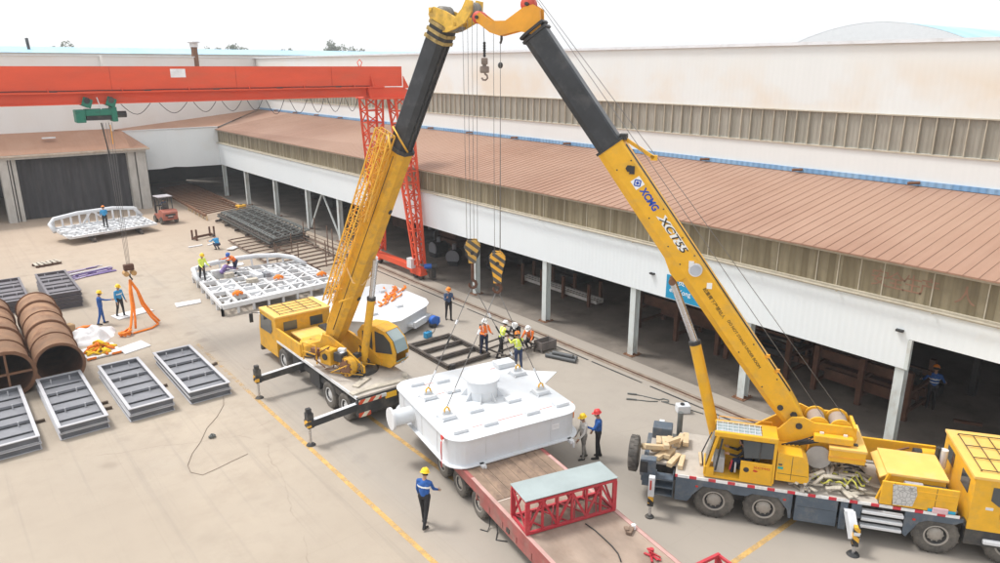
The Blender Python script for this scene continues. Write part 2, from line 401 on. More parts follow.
def paint_material():
    m, nt, b = _nt('worn_yellow_paint'); v = _coord(nt)
    n = _noise(nt, v, 2.2, 9, .75); n2 = _noise(nt, v, 16, 4)
    c = _mix(nt, _range(nt, n2, .4, .7, 0, .5), (.70, .42, .11), (.55, .42, .25))
    nt.links.new(c, b.inputs['Base Color']); b.inputs['Roughness'].default_value = .8
    tr = nt.nodes.new('ShaderNodeBsdfTransparent'); mx = nt.nodes.new('ShaderNodeMixShader')
    sx = nt.nodes.new('ShaderNodeSeparateXYZ'); nt.links.new(v, sx.inputs[0])
    wear = _math(nt, 'ADD', _range(nt, n, .42, .68, .12, .85), _range(nt, sx.outputs[1], 24, 29, 0, .55))
    nt.links.new(wear, mx.inputs[0]); nt.links.new(b.outputs[0], mx.inputs[1]); nt.links.new(tr.outputs[0], mx.inputs[2])
    nt.links.new(mx.outputs[0], nt.nodes['Material Output'].inputs['Surface']); return m
PAINT = paint_material()
g = MB()
for x0, y0, x1, y1 in ((8.63, 2, 8.79, 34), (11.34, 12, 11.50, 26), (13.4, 8.65, 21.3, 8.81)):
    g.add([(x0, y0, .004), (x1, y0, .004), (x1, y1, .004), (x0, y1, .004)], [(0, 1, 2, 3)])
tag(g.build('road_markings', PAINT), kind='structure')
# dusty floor under the long shed, its colour darkened to stand for shade
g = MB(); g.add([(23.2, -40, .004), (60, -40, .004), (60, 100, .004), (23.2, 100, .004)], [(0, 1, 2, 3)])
tag(g.build('shed_floor', mat('shaded_floor_dust', (.185, .16, .135), .9, var=.25, scale=.5, dirt=(.10, .085, .07), amt=.7, dscale=.6)), kind='structure')
# crane rail sunk in a dirty groove, and the cable trench beside it
g = MB(); g.use(mat('rail_groove_dirt', (.26, .21, .165), .9, var=.3, scale=2, dirt=(.15, .11, .08), amt=.6))
g.add([(21.98, -10, .004), (22.42, -10, .004), (22.42, 72, .004), (21.98, 72, .004)], [(0, 1, 2, 3)])
g.use(RUSTD); g.span((22.17, -10, .006), (22.23, 72, .03))
tag(g.build('crane_rail'), 'long rusty rail sunk in a dirty groove along the front of the white shed', 'rail')
g = MB(); g.use(DARK)
y = -8
while y < 60:
    L = random.uniform(2.5, 5.5); g.span((21.64, y, .003), (21.72, y + L, .012)); y += L + random.uniform(.15, .5)
tag(g.build('cable_trench'), 'thin dark broken trench line running beside the rusty rail', 'trench')

# ------------------------------------------------------------------ long shed on the right with its high hall
FASC = sheeting('white_fascia_sheet', (.74, .79, .81), (.76, .805, .82), 1, .22, streak=.07, stain=(.70, .62, .48), amt=.35, panel=3.2, strength=.07, sscale=.28, slo=.62, shi=.74)
BAND = sheeting('brown_grey_skylight_sheet', (.165, .135, .08), (.29, .25, .165), 1, .24, stain=(.13, .105, .07), amt=.5, panel=.24, strength=.5, sscale=1.2)
BAND2 = sheeting('grey_clerestory_sheet', (.28, .265, .22), (.36, .34, .29), 1, .2, stain=(.2, .17, .13), amt=.4, panel=.55, strength=.4)
ROOF = sheeting('faded_orange_roof', (.27, .145, .095), (.30, .165, .11), 1, .30, stain=(.39, .25, .18), amt=.65, panel=.8, strength=.12, sscale=.07, slo=.40, shi=.6)
WALL = sheeting('rust_stained_white_wall', (.70, .715, .70), (.72, .735, .72), 1, .25, stain=(.68, .575, .45), amt=.72, panel=4.5, strength=.04, sscale=.13, slo=.40, shi=.56, streak=.08, zlim=(9.0, 10.9, 11.9, 12.9))
BLUEF = sheeting('blue_flashing', (.17, .33, .54), (.26, .42, .60), 1, .3, panel=1.2, strength=.6)
PURL = mat('pale_rail_steel', (.46, .415, .325), .6, var=.12, dirt=(.3, .24, .17), amt=.4)
X0 = 23.6
shed = thing('workshop', 'long white open fronted workshop with faded orange lean to roof and tall stained wall', 'workshop', (X0, 30, 0))
SI = Matrix.Translation((-X0, -30, 0))
def smb(): return MB(SI.copy())
colY = [-3.4, 2.6, 8.75, 14.33, 20.03, 25.85, 31.78, 37.6, 43.1, 48.6, 54.1, 60.7, 67.6, 73.7]
for y in colY:
    g = smb(); top = 4.3 if y < 9 else 3.3
    g.use(COLM)
    for dx in (-.15, .15): g.span((X0 + .12 + dx - .012, y - .15, 0), (X0 + .12 + dx + .012, y + .15, top))
    g.span((X0 - .02, y - .008, 0), (X0 + .26, y + .008, top))
    g.use(RUST); g.span((X0 - .2, y - .27, .004), (X0 + .44, y + .27, .03))
    for a in (-.2, .2):
        for b in (-.14, .38): g.tube((X0 + b, y + a, .03), (X0 + b, y + a, .09), .025, n=6)
    g.build('column', None, shed)
g = smb(); g.use(COLM)
g.bar((X0 + .12, 53.9, .15), (X0 + .12, 51.5, 3.15), .1); g.bar((X0 + .12, 48.8, .15), (X0 + .12, 51.3, 3.15), .1)
g.build('brace', None, shed)
g = smb(); g.use(FASC)
g.span((X0 - .1, 8.62, 3.2), (X0, 74, 5.32)); g.span((X0 - .1, -14, 4.22), (X0, 8.62, 5.32))
g.use(COLM); g.span((X0 - .12, 8.5, 3.2), (X0 + .02, 8.62, 4.2))
g.build('fascia', None, shed)
g = smb(); g.use(BAND); g.span((X0 - .06, -14, 5.42), (X0, 74, 6.5)); g.build('skylight_band', None, shed)
g = smb(); g.use(PURL)
y = -14
while y < 74:
    g.span((X0 - .085, y - .016, 5.42), (X0 - .063, y + .016, 6.5)); y += random.choice((1.48, .74, .74, 1.48))
g.span((X0 - .16, -14, 5.323), (X0, 74, 5.42)); g.span((X0 - .13, -14, 6.5), (X0, 74, 6.62))
g.build('glazing_bars', None, shed)
g = smb(); g.use(PURL)
g.path([(X0 - .26, -14, 5.34), (X0 - .26, 74, 5.34)], .045, 8)
y = -13
while y < 74: g.span((X0 - .3, y, 5.27), (X0 - .16, y + .05, 5.33)); y += 3.
g.build('downpipe_rail', None, shed)
XU, ZU = 31.2, 7.87
m = (ZU - 6.65) / (XU - X0)
g = smb(); g.use(ROOF)
def rz_(x): return 6.65 + m * (x - X0)
xe = X0 - .3
g.prism([(xe, -14, rz_(xe)), (XU, -14, ZU), (XU, 82.5, ZU), (X0, 74.2, 6.66), (xe, 74.2, rz_(xe))], (0, 0, .05))
y = -13.6
while y < 74:
    g.bar((xe - .03, y, rz_(xe) + .056), (XU - .02, y, ZU + .056), .024, .014); y += .42
g.build('lean_to_roof', None, shed)
g = smb(); g.use(WALL); g.span((XU, -30, 7.2), (XU + .3, 82.4, 9.2)); g.span((XU, -30, 10.62), (XU + .3, 82.4, 13.42)); g.build('hall_wall', None, shed)
g = smb(); g.use(BAND2); g.span((XU + .06, -30, 9.2), (XU + .2, 82.4, 10.62))
g.build('clerestory', None, shed)
g = smb(); g.use(PURL)
y = -30
k = 0
while y < 82:
    g.span((XU - .03, y - .018, 9.2), (XU + .06, y + .018, 10.62)); y += (.6, .6, .5, .62)[k % 4]; k += 1
g.span((XU - .06, -30, 9.14), (XU - .003, 82.3, 9.2)); g.span((XU - .06, -30, 10.62), (XU - .003, 82.3, 10.67)); g.build('clerestory_bars', None, shed)
g = smb(); g.use(BLUEF); g.span((XU - .08, -30, 7.93), (XU - .003, 82.2, 8.13))
for y in range(-28, 80, 5):
    g.use(RUST); g.tube((XU - .42, y + .3, 8.04), (XU - .08, y, 8.06), .06, n=8)
g.build('flashing', None, shed)
g = smb(); g.use(SILV); g.span((XU - .12, -30, 13.42), (XU + 14, 82.6, 13.55))
g.build('hall_roof', None, shed)
g = smb(); g.use(DARKIN); g.span((36.5, -30, 0), (36.8, 90, 13.4)); g.span((XU + .31, 82.45, 7.2), (36.5, 82.75, 13.4)); g.span((X0 + .2, 88, 0), (36.5, 88.3, 7.2)); g.span((X0 + .3, -14.4, 0), (36.5, -14.1, 13.4)); g.span((X0 + .3, 74.6, 6.3), (36.5, 90, 6.4)); g.build('inner_wall', None, shed)  # end walls and ceiling added to keep daylight out of the shed
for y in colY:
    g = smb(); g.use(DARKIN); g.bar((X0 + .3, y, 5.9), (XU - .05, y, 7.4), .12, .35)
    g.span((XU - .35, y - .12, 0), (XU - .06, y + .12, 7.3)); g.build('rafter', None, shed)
# blue banner on the fascia
g = smb(); g.use(CYAN); g.span((X0 - .125, 16.0, 3.24), (X0 - .105, 18.2, 4.24)); bn = g.build('banner', None, shed)
MX = SI @ basis((X0 - .13, 18.02, 4.02), (0, -1, 0), (0, 0, 1), (-1, 0, 0))
text('\u8d44\u8baf', .36, SI @ basis((X0 - .13, 17.62, 4.03), (0, -1, 0), (0, 0, 1), (-1, 0, 0)), WTXT, bn, 'banner_lettering')
text('ery Yong', .29, SI @ basis((X0 - .13, 18.02, 3.62), (0, -1, 0), (0, 0, 1), (-1, 0, 0)), WTXT, bn, 'banner_lettering')
# faded red characters on the brown band
for i, ch in enumerate('\u5b89\u5168\u751f\u4ea7\u4eba\u4eba'):
    if i in (0, 1, 2, 3, 5):
        text(ch, .62, SI @ basis((X0 - .066, 10.1 - i * .5, 5.95), (0, -1, 0), (0, 0, 1), (-1, 0, 0)), FADEDRED, shed, 'faded_lettering')
for y, z in ((18.95, 4.1), (8.9, 4.45)):
    g = smb(); g.use(DARK); g.box((X0 - .16, y, z), (.12, .22, .07)); g.build('wall_lamp', None, shed)

# ------------------------------------------------------------------ building at the far end
endb = thing('end_building', 'white end building with tall dark curtain door between two concrete piers and orange roof', 'building', (14, 74, 0))
EI = Matrix.Translation((-14, -74, 0))
def emb(): return MB(EI.copy())
FASX = sheeting('white_end_fascia', (.71, .75, .76), (.73, .77, .78), 0, .3, stain=(.66, .62, .54), amt=.3, panel=2.4, strength=.06, streak=.07)
ROOFX = sheeting('orange_end_roof', (.38, .20, .125), (.40, .22, .14), 0, .32, stain=(.5, .32, .23), amt=.5, panel=1., strength=.12, sscale=.15)
WALLX = sheeting('white_end_wall', (.72, .71, .69), (.74, .73, .71), 0, .25, stain=(.66, .56, .46), amt=.5, panel=5., strength=.04, sscale=.12, slo=.45, streak=.08)
for (a, b) in ((5.05, 6.05), (14.95, 16.15)):
    g = emb(); g.use(CONC)
    xi = b - .34 if a < 10 else a
    g.span((a + (.0 if a < 10 else .42), 71.5, 0), (b - (.42 if a < 10 else 0.), 72.7, 5.2))
    if a < 10: g.span((b - .34, 71.6, 0), (b - .22, 72.7, 5.2)); g.span((b - .12, 71.7, 0), (b + .18, 72.7, 5.2))
    else: g.span((a - .25, 71.7, 0), (a + .33, 72.7, 5.2))
    g.build('pier', None, endb)
g = emb(); g.use(CURT)
n = 60; vs = []
for i in range(n + 1):
    x = 6.25 + (14.7 - 6.25) * i / n; yy = 72.45 + .07 * math.sin(i * 1.35) + .04 * math.sin(i * .41)
    vs += [(x, yy, .03), (x, yy, 4.98)]
g.add(vs, [(2 * i, 2 * i + 2, 2 * i + 3, 2 * i + 1) for i in range(n)])
g.span((6.2, 72.62, 0), (14.7, 72.72, 5.0)); g.build('door_curtain', None, endb)
g = emb(); g.use(CONC); g.span((-20, 71.3, 5.2), (16.2, 72.8, 5.38), .03)
g.use(mat('canopy_edge', (.50, .42, .34), .8, var=.15, dirt=(.3, .2, .12), amt=.5)); g.span((-20, 71.1, 5.38), (16.5, 72.85, 5.55), .06); g.build('canopy', None, endb)
g = emb(); g.use(DARKIN); g.span((-20, 87, 0), (23.6, 87.2, 6.4)); g.span((16.35, 72.9, 0), (16.5, 86.9, 5)); g.span((-20, 72.8, 4.9), (15, 76, 5.1)); g.span((-20, 74.3, 6.2), (23.8, 87.1, 6.3)); g.build('back_partition', None, endb)  # partition walls, plus a ceiling added to shut out sky light
g = emb(); g.use(FASX)
zz = lambda x: 3.12 + .02 * math.sin(x * 3)
g.prism([(15.1, 74, 5.45), (16.2, 74, 5.3), (16.22, 74, 3.22), (18, 74, 3.2), (19.2, 74, 3.3), (20.3, 74, 3.2), (23.6, 74, 3.14), (23.6, 74, 6.82), (15.1, 74, 6.86)], (0, .1, 0))
g.use(SILV); g.span((15.0, 73.92, 6.86), (23.6, 74.12, 6.93)); g.build('fascia', None, endb)
g = emb(); g.use(ROOFX)
g.add([(-20, 71.2, 5.58), (14.9, 71.2, 5.58), (15.0, 73.95, 6.9), (14.4, 75.3, 7.05), (-20, 75.4, 7.05)], [(0, 1, 2, 3, 4)])
g.add([(14.9, 71.2, 5.58), (16.4, 71.2, 5.56), (16.4, 73.9, 5.8), (15.0, 73.95, 6.9)], [(0, 1, 2, 3)])
g.add([(15.0, 74.0, 6.94), (23.6, 74.0, 6.87), (31.2, 82.5, 7.95), (14.4, 74.75, 7.0)], [(0, 1, 2), (0, 2, 3)])
g.build('roof', None, endb)
g = emb(); g.use(WALLX); g.span((-25, 75.3, 6.4), (14.4, 75.6, 13.45))
M, L = frame((14.4, 74.75, 0), (31.3, 82.5, 0)); g.prism([(0, 0, 6.5), (L, 0, 7.4), (L, 0, 13.45), (0, 0, 13.45)], (0, .3, 0), M)
g.build('upper_wall', None, endb)
g = emb(); g.use(SILV); g.span((-25, 75.2, 13.45), (14.4, 76, 13.53)); g.box((0, 0, 0), (L + .2, .5, .08), TR(0, 0, 0)) if False else None
g.prism([(0, -.1, 13.45), (L, -.1, 13.45), (L, .5, 13.45), (0, .5, 13.45)], (0, 0, .08), M); g.build('coping', None, endb)
g = emb(); g.use(DARK); g.box((8.3, 75.24, 10.6), (1.0, .1, .35), None); g.build('vent', None, endb)
g = emb(); g.use(SILV); g.span((8.6, 73.2, 6.62), (9.6, 73.6, 6.72)); g.build('roof_light', None, endb)
# two flue pipes
for i, (x, y, z0, z1, lab) in enumerate(((14.9, 124, 14.6, 16.4, 'short leaning dark flue pipe on the far left roof'), (23.8, 79.2, 12.4, 14.75, 'brown flue pipe with pale cap standing behind the red girder'))):
    t = thing('flue_pipe', lab, 'chimney', (x, y, z0))
    g = MB(); g.use(RUST if i else DARK); g.tube((0, 0, 0), ((-.1 if not i else 0), 0, z1 - z0), .32 if i else .2, n=12); g.build('pipe', None, t)
    if i:
        g = MB(); g.use(SILV); g.lathe([(.40, -.35), (.40, .05), (.62, .1), (.60, .2), (.12, .42), (.02, .44)], TR(0, 0, z1 - z0 + .03), 12); g.build('cap', None, t)
# distant sheds
BR = sheeting('sky_blue_roof', (.30, .52, .68), (.36, .58, .72), 0, 1.2, panel=3, strength=.3)
t = thing('distant_shed', 'distant long pale shed with light blue roof behind the end building', 'building', (15, 125, 0))
g = MB(TR(-15, -125, 0)); g.use(WALLX); g.span((-60, 120, 0), (90, 140, 14.4)); g.build('wall', None, t)
g = MB(TR(-15, -125, 0)); g.use(BR); g.prism([(-60, 119.5, 14.4), (-60, 128, 15.35), (-60, 141, 14.4)], (152, 0, 0)); g.build('roof', None, t)
t = thing('arched_hall', 'distant pale hall with low arched end and blue grey roof beyond the tall wall', 'building', (60, 28, 0))
g = MB(TR(-60, -28, 0)); g.use(mat('pale_gable', (.80, .82, .83), .6, var=.03))
pts = []
for i in range(25):
    a = i / 24; y = 34.6 - 12.9 * a; pts.append((60, y, 14.35 + 1.5 * math.sin(PI * (.02 + a * .96)) ** .85))
g.prism([(60, 34.6, 0)] + pts + [(60, pts[-1][1], 0)], (.4, 0, 0)); g.build('gable_wall', None, t)
g = MB(TR(-60, -28, 0)); g.use(sheeting('blue_grey_arch_roof', (.30, .50, .58), (.38, .58, .64), 0, .8, panel=2.2, strength=.3))
vs = []
for (x, y, z) in pts: vs += [(59.99, y, z + .012), (130, y, z + .012)]
g.add(vs, [(2 * i, 2 * i + 1, 2 * i + 3, 2 * i + 2) for i in range(24)]); g.build('roof', None, t)

# ------------------------------------------------------------------ distant trees
LEAF = mat('far_foliage', (.11, .14, .095), .8, var=.4, scale=.6); BARK = mat('bark', (.12, .09, .07), .9)
def tree(x, y, h, r, label, group='trees far behind the sheds'):
    h = h + 1.6
    t = thing('tree', label, 'tree', (x, y, 0), group=group)
    rnd = random.Random(int(x * 10 + y))
    g = MB(); g.use(BARK); g.path([(0, 0, 0), (.3, 0, h * .4), (0, .2, h * .75)], [.5, .35, .12], 7)
    for k in range(5):
        a = k * 1.3; g.path([(.2, 0, h * .45), (math.cos(a) * r * .6, math.sin(a) * r * .6, h * .75)], [.2, .06], 5)
    g.build('trunk', None, t)
    g = MB(); g.use(LEAF)
    clumps = [(rnd.uniform(-r, r) * .75, rnd.uniform(-r, r) * .75, h * rnd.uniform(.55, .9), r * rnd.uniform(.3, .5)) for _ in range(11)]
    for cx, cy, cz, cr in clumps:
        for _ in range(85):
            d = Vector((rnd.gauss(0, 1), rnd.gauss(0, 1), rnd.gauss(0, .8))).normalized() * cr * rnd.uniform(.6, 1.05)
            p = Vector((cx, cy, cz)) + d; s = rnd.uniform(.25, .55)
            u = Vector((rnd.gauss(0, 1), rnd.gauss(0, 1), rnd.gauss(0, 1))).normalized(); v = u.orthogonal().normalized()
            g.add([p - u * s, p + v * s * .6, p + u * s, p - v * s * .6], [(0, 1, 2, 3)])
    g.build('crown', None, t)
for x, y, h, r, lab in ((128, 262, 21.6, 3.2, 'tallest tree at the left end of the far clump above the pale wall'), (132.5, 265, 20.1, 3.6, 'rounded far tree second in the clump left of the black boom'),
                        (137, 260, 20.3, 3.6, 'rounded far tree third in the clump left of the black boom'), (141.6, 263, 20.0, 3.2, 'far tree at the right end of the clump left of the black boom'),
                        (40, 260, 20.0, 4.0, 'single far tree over the blue roof at left'), (85, 262, 19.3, 3.6, 'small far tree right of the brown flue pipe'), (92.5, 260, 19.5, 3.8, 'far tree between the flue pipe and the tree clump'),
                        (106, 266, 18.9, 3.0, 'low far tree left of the tallest clump'), (111, 262, 19.0, 2.6, 'very low far tree nearest the tallest clump on its left')):
    tree(x, y, h, r, lab)

# ------------------------------------------------------------------ people
SKIN = mat('skin', (.42, .24, .16), .6, var=.08, bump=0); HAIR = mat('black_hair', (.02, .018, .016), .7, bump=0)
CL = {
 'blue': mat('work_blue_cloth', (.025, .10, .34), .85, var=.15, scale=6), 'navy': mat('navy_cloth', (.02, .03, .07), .85, var=.2, scale=6),
 'denim': mat('denim_cloth', (.04, .06, .13), .85, var=.2, scale=6), 'black': mat('black_cloth', (.022, .022, .025), .85, var=.2, scale=6),
 'orange': mat('orange_vest_cloth', (.90, .20, .03), .75, var=.1), 'lime': mat('lime_vest_cloth', (.72, .85, .12), .75, var=.1),
 'white': mat('white_cloth', (.62, .60, .56), .85, var=.1), 'grey': mat('grey_camo_cloth', (.26, .25, .23), .9, var=.5, scale=9),
 'sky': mat('sky_blue_cloth', (.04, .28, .55), .85, var=.12), 'purple': mat('purple_cloth', (.20, .14, .33), .85, var=.2), 'shoe': mat('dark_shoe', (.03, .027, .025), .7),
 'refl': mat('reflective_tape', (.75, .77, .76), .4, bump=0), 'slate': mat('slate_blue_cloth', (.055, .09, .17), .85, var=.2, scale=6), 'brown': mat('glove_brown', (.16, .09, .06), .8)}
HEL = {'white': mat('helmet_white', (.82, .82, .80), .35, bump=0), 'yellow': mat('helmet_yellow', (.88, .58, .02), .35, bump=0), 'orange': mat('helmet_orange', (.85, .25, .02), .35, bump=0),
       'red': mat('helmet_red', (.70, .05, .05), .35, bump=0), 'blue': mat('helmet_blue', (.03, .12, .45), .35, bump=0)}
def rot_y(v, a): return Vector((v.x * math.cos(a) + v.z * math.sin(a), v.y, -v.x * math.sin(a) + v.z * math.cos(a)))
def person(loc, heading, label, top='blue', legs='navy', helmet='white', sleeves=None, lean=0, th=(6, -8), kb=(4, 8), arm=((10, 8, 20), (-6, 8, 15)), head_tilt=12, tape=None, head_turn=0, scale=1., squat_z=None, glove=None, group=None):
    """thigh angle forward, knee bend, arms = (swing forward, outward, elbow) in degrees, figure faces +x"""
    segs = []     # (p0, r0, p1, r1, zone)
    ankles = []
    for i, sd_ in enumerate((1, -1)):
        hip = Vector((0, .095 * sd_, 0)); a = R(th[i]); k = R(kb[i])
        kn = hip + Vector((math.sin(a), .01 * sd_, -math.cos(a))) * .43
        an = kn + Vector((math.sin(a - k), 0, -math.cos(a - k))) * .42
        ankles.append((hip, kn, an))
    low = min(an.z for _, _, an in ankles); hz = -low + .085
    if squat_z is not None: hz = squat_z
    up = Vector((0, 0, hz))
    for i, (hip, kn, an) in enumerate(ankles):
        hip, kn, an = hip + up, kn + up, an + up
        segs += [(hip, .098, kn, .062, 'legs'), (kn, .062, an, .048, 'legs')]
        dirx = R(th[i] - kb[i]) * .5
        toe = an + Vector((.17 * math.cos(min(0, dirx)), .03 * (1 if i == 0 else -1), -.045 + .17 * min(0, math.sin(dirx))))
        segs += [(an + Vector((-.035, 0, -.04)), .045, toe, .036, 'shoe')]
    L = R(lean); sp = Vector((math.sin(L), 0, math.cos(L))); fw = Vector((math.cos(L), 0, -math.sin(L)))
    P = up.copy(); Y = Vector((0, 1, 0))
    def S(d, y=0, f=0): return P + sp * d + Y * y + fw * f
    segs += [(S(.03, -.075), .115, S(.03, .075), .115, 'legs'), (S(.18, -.06), .105, S(.18, .06), .105, 'top'), (S(.34, -.085), .115, S(.34, .085), .115, 'top'),
             (S(.46, -.13), .072, S(.46, .13), .072, 'top'), (S(.1, 0), .125, S(.4, 0), .125, 'top'), (S(.47), .062, S(.58, 0, .02), .052, 'skin')]
    hl = R(lean * .6 + head_tilt); hd = Vector((math.sin(hl), 0, math.cos(hl))); hf = Vector((math.cos(hl), 0, -math.sin(hl)))
    tq = R(head_turn); hs_ = Vector((0, 1, 0)); hf2 = hf * math.cos(tq) + hs_ * math.sin(tq); hs2 = hd.cross(hf2)
    nk = S(.56, 0, .02); hc = nk + hd * .115
    segs += [(hc + hf2 * .015, .083, hc + hd * .05 - hf2 * .012, .094, 'skin'), (hc - hd * .05 + hf2 * .045, .052, hc + hf2 * .03, .07, 'skin'),
             (hc + hf2 * .088 - hd * .005, .014, hc + hf2 * .11 - hd * .022, .017, 'skin')]
    for q in (1, -1): segs.append((hc + hs2 * .088 * q, .016, hc + hs2 * .092 * q - hd * .025, .013, 'skin'))
    hands = []
    for i, q in enumerate((1, -1)):
        sw, out, el = (R(t) for t in arm[i])
        sh = S(.455, .185 * q)
        def dirv(a, o): return rot_y(Vector((math.sin(a) * math.cos(o), q * math.sin(o), -math.cos(a) * math.cos(o))), 0)
        elb = sh + dirv(sw, out) * .285; wr = elb + dirv(sw + el, out * .4 - (R(18) if el > 1.2 else 0)) * .25
        segs += [(S(.455, .13 * q), .07, sh, .062, 'top'), (sh, .06, elb, .045, 'sleeve'), (elb, .045, wr, .034, 'sleeve')]
        hdv = (wr - elb).normalized(); segs.append((wr, .03, wr + hdv * .085, .036, 'hand')); hands.append((wr, hdv, q))
    g = MB()
    for p0, r0, p1, r1, z in segs:
        M, Ln = frame(p0, p1)
        prof = []
        n = 10
        ring = []
        for k in range(5): t = PI / 2 * k / 4; ring.append((-r0 * math.cos(t), r0 * math.sin(t)))
        for k in range(5): t = PI / 2 * k / 4; ring.append((Ln + r1 * math.sin(t), r1 * math.cos(t)))
        vs = []; fs = []
        for (xx, rr) in ring: vs += [(xx, max(rr, .0005) * math.cos(2 * PI * j / n), max(rr, .0005) * math.sin(2 * PI * j / n)) for j in range(n)]
        for a in range(len(ring) - 1):
            for j in range(n): fs.append((a * n + j, a * n + (j + 1) % n, (a + 1) * n + (j + 1) % n, (a + 1) * n + j))
        fs.append(list(range(n))[::-1]); fs.append([(len(ring) - 1) * n + j for j in range(n)])
        g.add(vs, fs, True, M)
    o = g.build('person', SKIN)
    md = o.modifiers.new('r', 'REMESH'); md.mode = 'VOXEL'; md.voxel_size = .016
    ms = o.modifiers.new('s', 'SMOOTH'); ms.factor = .5; ms.iterations = 3
    dg = bpy.context.evaluated_depsgraph_get(); me = bpy.data.meshes.new_from_object(o.evaluated_get(dg))
    o.modifiers.clear(); old = o.data; o.data = me; bpy.data.meshes.remove(old)
    zones = ['skin', 'top', 'sleeve', 'legs', 'shoe', 'hair', 'hand', 'tape']
    zm = [SKIN, CL[top], CL[sleeves or top], CL[legs], CL['shoe'], HAIR, CL[glove] if glove else SKIN, CL['refl']]
    bm = bmesh.new(); bm.from_mesh(me)
    for f in bm.faces:
        c = f.calc_center_median(); best = 9; zn = 'skin'
        for p0, r0, p1, r1, z in segs:
            d = p1 - p0; t = max(0, min(1, (c - p0).dot(d) / max(1e-9, d.dot(d)))); q = (c - p0 - d * t).length - (r0 + (r1 - r0) * t)
            if q < best: best = q; zn = z
        if zn == 'skin' and (c - hc).dot(hd) > -.03 and (c - hc).dot(hf2) < .035 and (c - hc).length < .16: zn = 'hair'
        if tape and zn == 'top':
            s_ = (c - P).dot(sp); yy = abs((c - P).y)
            if tape == 'vest' and (.13 < s_ < .175 or (s_ > .24 and .085 < yy < .125)): zn = 'tape'
            if tape == 'band' and (.30 < s_ < .36): zn = 'tape'
            if tape == 'double' and (.28 < s_ < .33 or .16 < s_ < .2): zn = 'tape'
        if tape == 'double' and zn == 'sleeve':
            for i in (0, 1):
                wr = hands[i][0]
                if .1 < (c - wr).length < .15: zn = 'tape'
        f.material_index = zones.index(zn); f.smooth = True
    # fingers, thumbs, eyes and mouth grown on the same mesh
    def tubelet(pts, rr, mi):
        ring = None
        for k, p in enumerate(pts):
            t = (pts[min(k + 1, len(pts) - 1)] - pts[max(0, k - 1)]).normalized(); a = t.orthogonal().normalized(); b = t.cross(a)
            nr = [bm.verts.new(p + (a * math.cos(j * PI / 2.5) + b * math.sin(j * PI / 2.5)) * rr[k]) for j in range(5)]
            if ring:
                for j in range(5):
                    f = bm.faces.new((ring[j], ring[(j + 1) % 5], nr[(j + 1) % 5], nr[j])); f.material_index = mi; f.smooth = True
            ring = nr
        f = bm.faces.new(ring); f.material_index = mi
    for wr, hdv, q in hands:
        side = hdv.cross(Vector((0, 1, 0)))
        side = side.normalized() if side.length > .1 else Vector((1, 0, 0)); nrm = hdv.cross(side).normalized() * q
        for k, ln in enumerate((.068, .076, .072, .056)):
            b0 = wr + hdv * .08 + side * (.027 - .018 * k); curl = -nrm
            tubelet([b0, b0 + hdv * (.03 + ln * .4), b0 + hdv * (.03 + ln * .7) + curl * .018, b0 + hdv * (.03 + ln * .8) + curl * .04], [.0095, .009, .008, .006], 6)
        b0 = wr + hdv * .03 + side * .028
        tubelet([b0, b0 + side * .03 + hdv * .025, b0 + side * .036 + hdv * .06 - nrm * .012], [.012, .0105, .008], 6)
    for q in (1, -1):
        e = hc + hf2 * .094 + hs2 * .032 * q + hd * .016
        bmesh.ops.create_icosphere(bm, subdivisions=1, radius=.011, matrix=Matrix.Translation(e))
    for f in bm.faces:
        if not f.smooth and f.material_index == 0 and f.calc_area() < 3e-4: f.material_index = 5
    mo = hc + hf2 * .098 - hd * .055
    tubelet([mo - hs2 * .022, mo, mo + hs2 * .022], [.004, .006, .004], 5)
    bm.to_mesh(me); bm.free()
    idx = [p.material_index for p in me.polygons]
    me.materials.clear()
    for z in zm: me.materials.append(z)
    me.polygons.foreach_set('material_index', idx)
    o.location = loc; o.rotation_euler = (0, 0, heading); o.scale = (scale,) * 3
    tag(o, label, 'person', group)
    if helmet:
        hm = MB(basis(hc + hd * .055 - hf2 * .005, hf2, hs2, hd)); hm.use(HEL[helmet])
        hm.lathe([(.145, -.004), (.122, .004), (.12, .03), (.108, .075), (.08, .108), (.04, .124), (.001, .128)], None, 16)
        hm.prism([(.09, -.085, -.006), (.185, -.05, -.012), (.195, 0, -.012), (.185, .05, -.012), (.09, .085, -.006)], (0, 0, .012))
        hm.box((0, 0, .118), (.17, .03, .02), None, .006)
        hm.build('helmet', None, o)
    return o
def hd_(dx, dy): return math.atan2(dy, dx)
person((9.42, 15.17, 0), hd_(.85, .5), 'man in blue jacket and yellow helmet standing left of the trailer wheels in the foreground', 'blue', 'black', 'yellow', th=(10, -12), kb=(4, 12), arm=((6, 12, 18), (26, 8, 30)), tape='band', lean=4)
person((15.91, 14.69, 0), hd_(-.75, .65), 'man in blue jacket and red helmet standing right of the big white casing', 'blue', 'black', 'red', th=(3, -3), arm=((35, 6, 70), (10, 8, 15)))
person((15.5, 14.95, 0), hd_(-.9, .4), 'man in pale jacket and yellow helmet standing right in front of the red helmeted man', 'white', 'grey', 'yellow', th=(4, -6), arm=((15, 8, 30), (8, 8, 20)), scale=.93)
person((19.89, 29.05, 0), hd_(-.3, -.9), 'man in dark blue jacket and orange helmet standing alone before the shed', 'slate', 'black', 'orange', arm=((35, 10, 95), (30, 10, 100)), tape=None)
person((18.40, 24.1, 0), hd_(-.2, -1), 'worker in orange vest over dark sleeves and white helmet facing the casing, legs apart', 'orange', 'navy', 'white', 'orange', arm=((28, 12, 70), (25, 10, 75)), tape='vest')
person((18.85, 23.45, 0), hd_(.9, -.2), 'worker in lime vest and white helmet bending between black frames', 'lime', 'black', 'white', 'black', lean=14, th=(12, -14), kb=(10, 8), arm=((45, 5, 25), (40, 5, 20)), tape='vest')
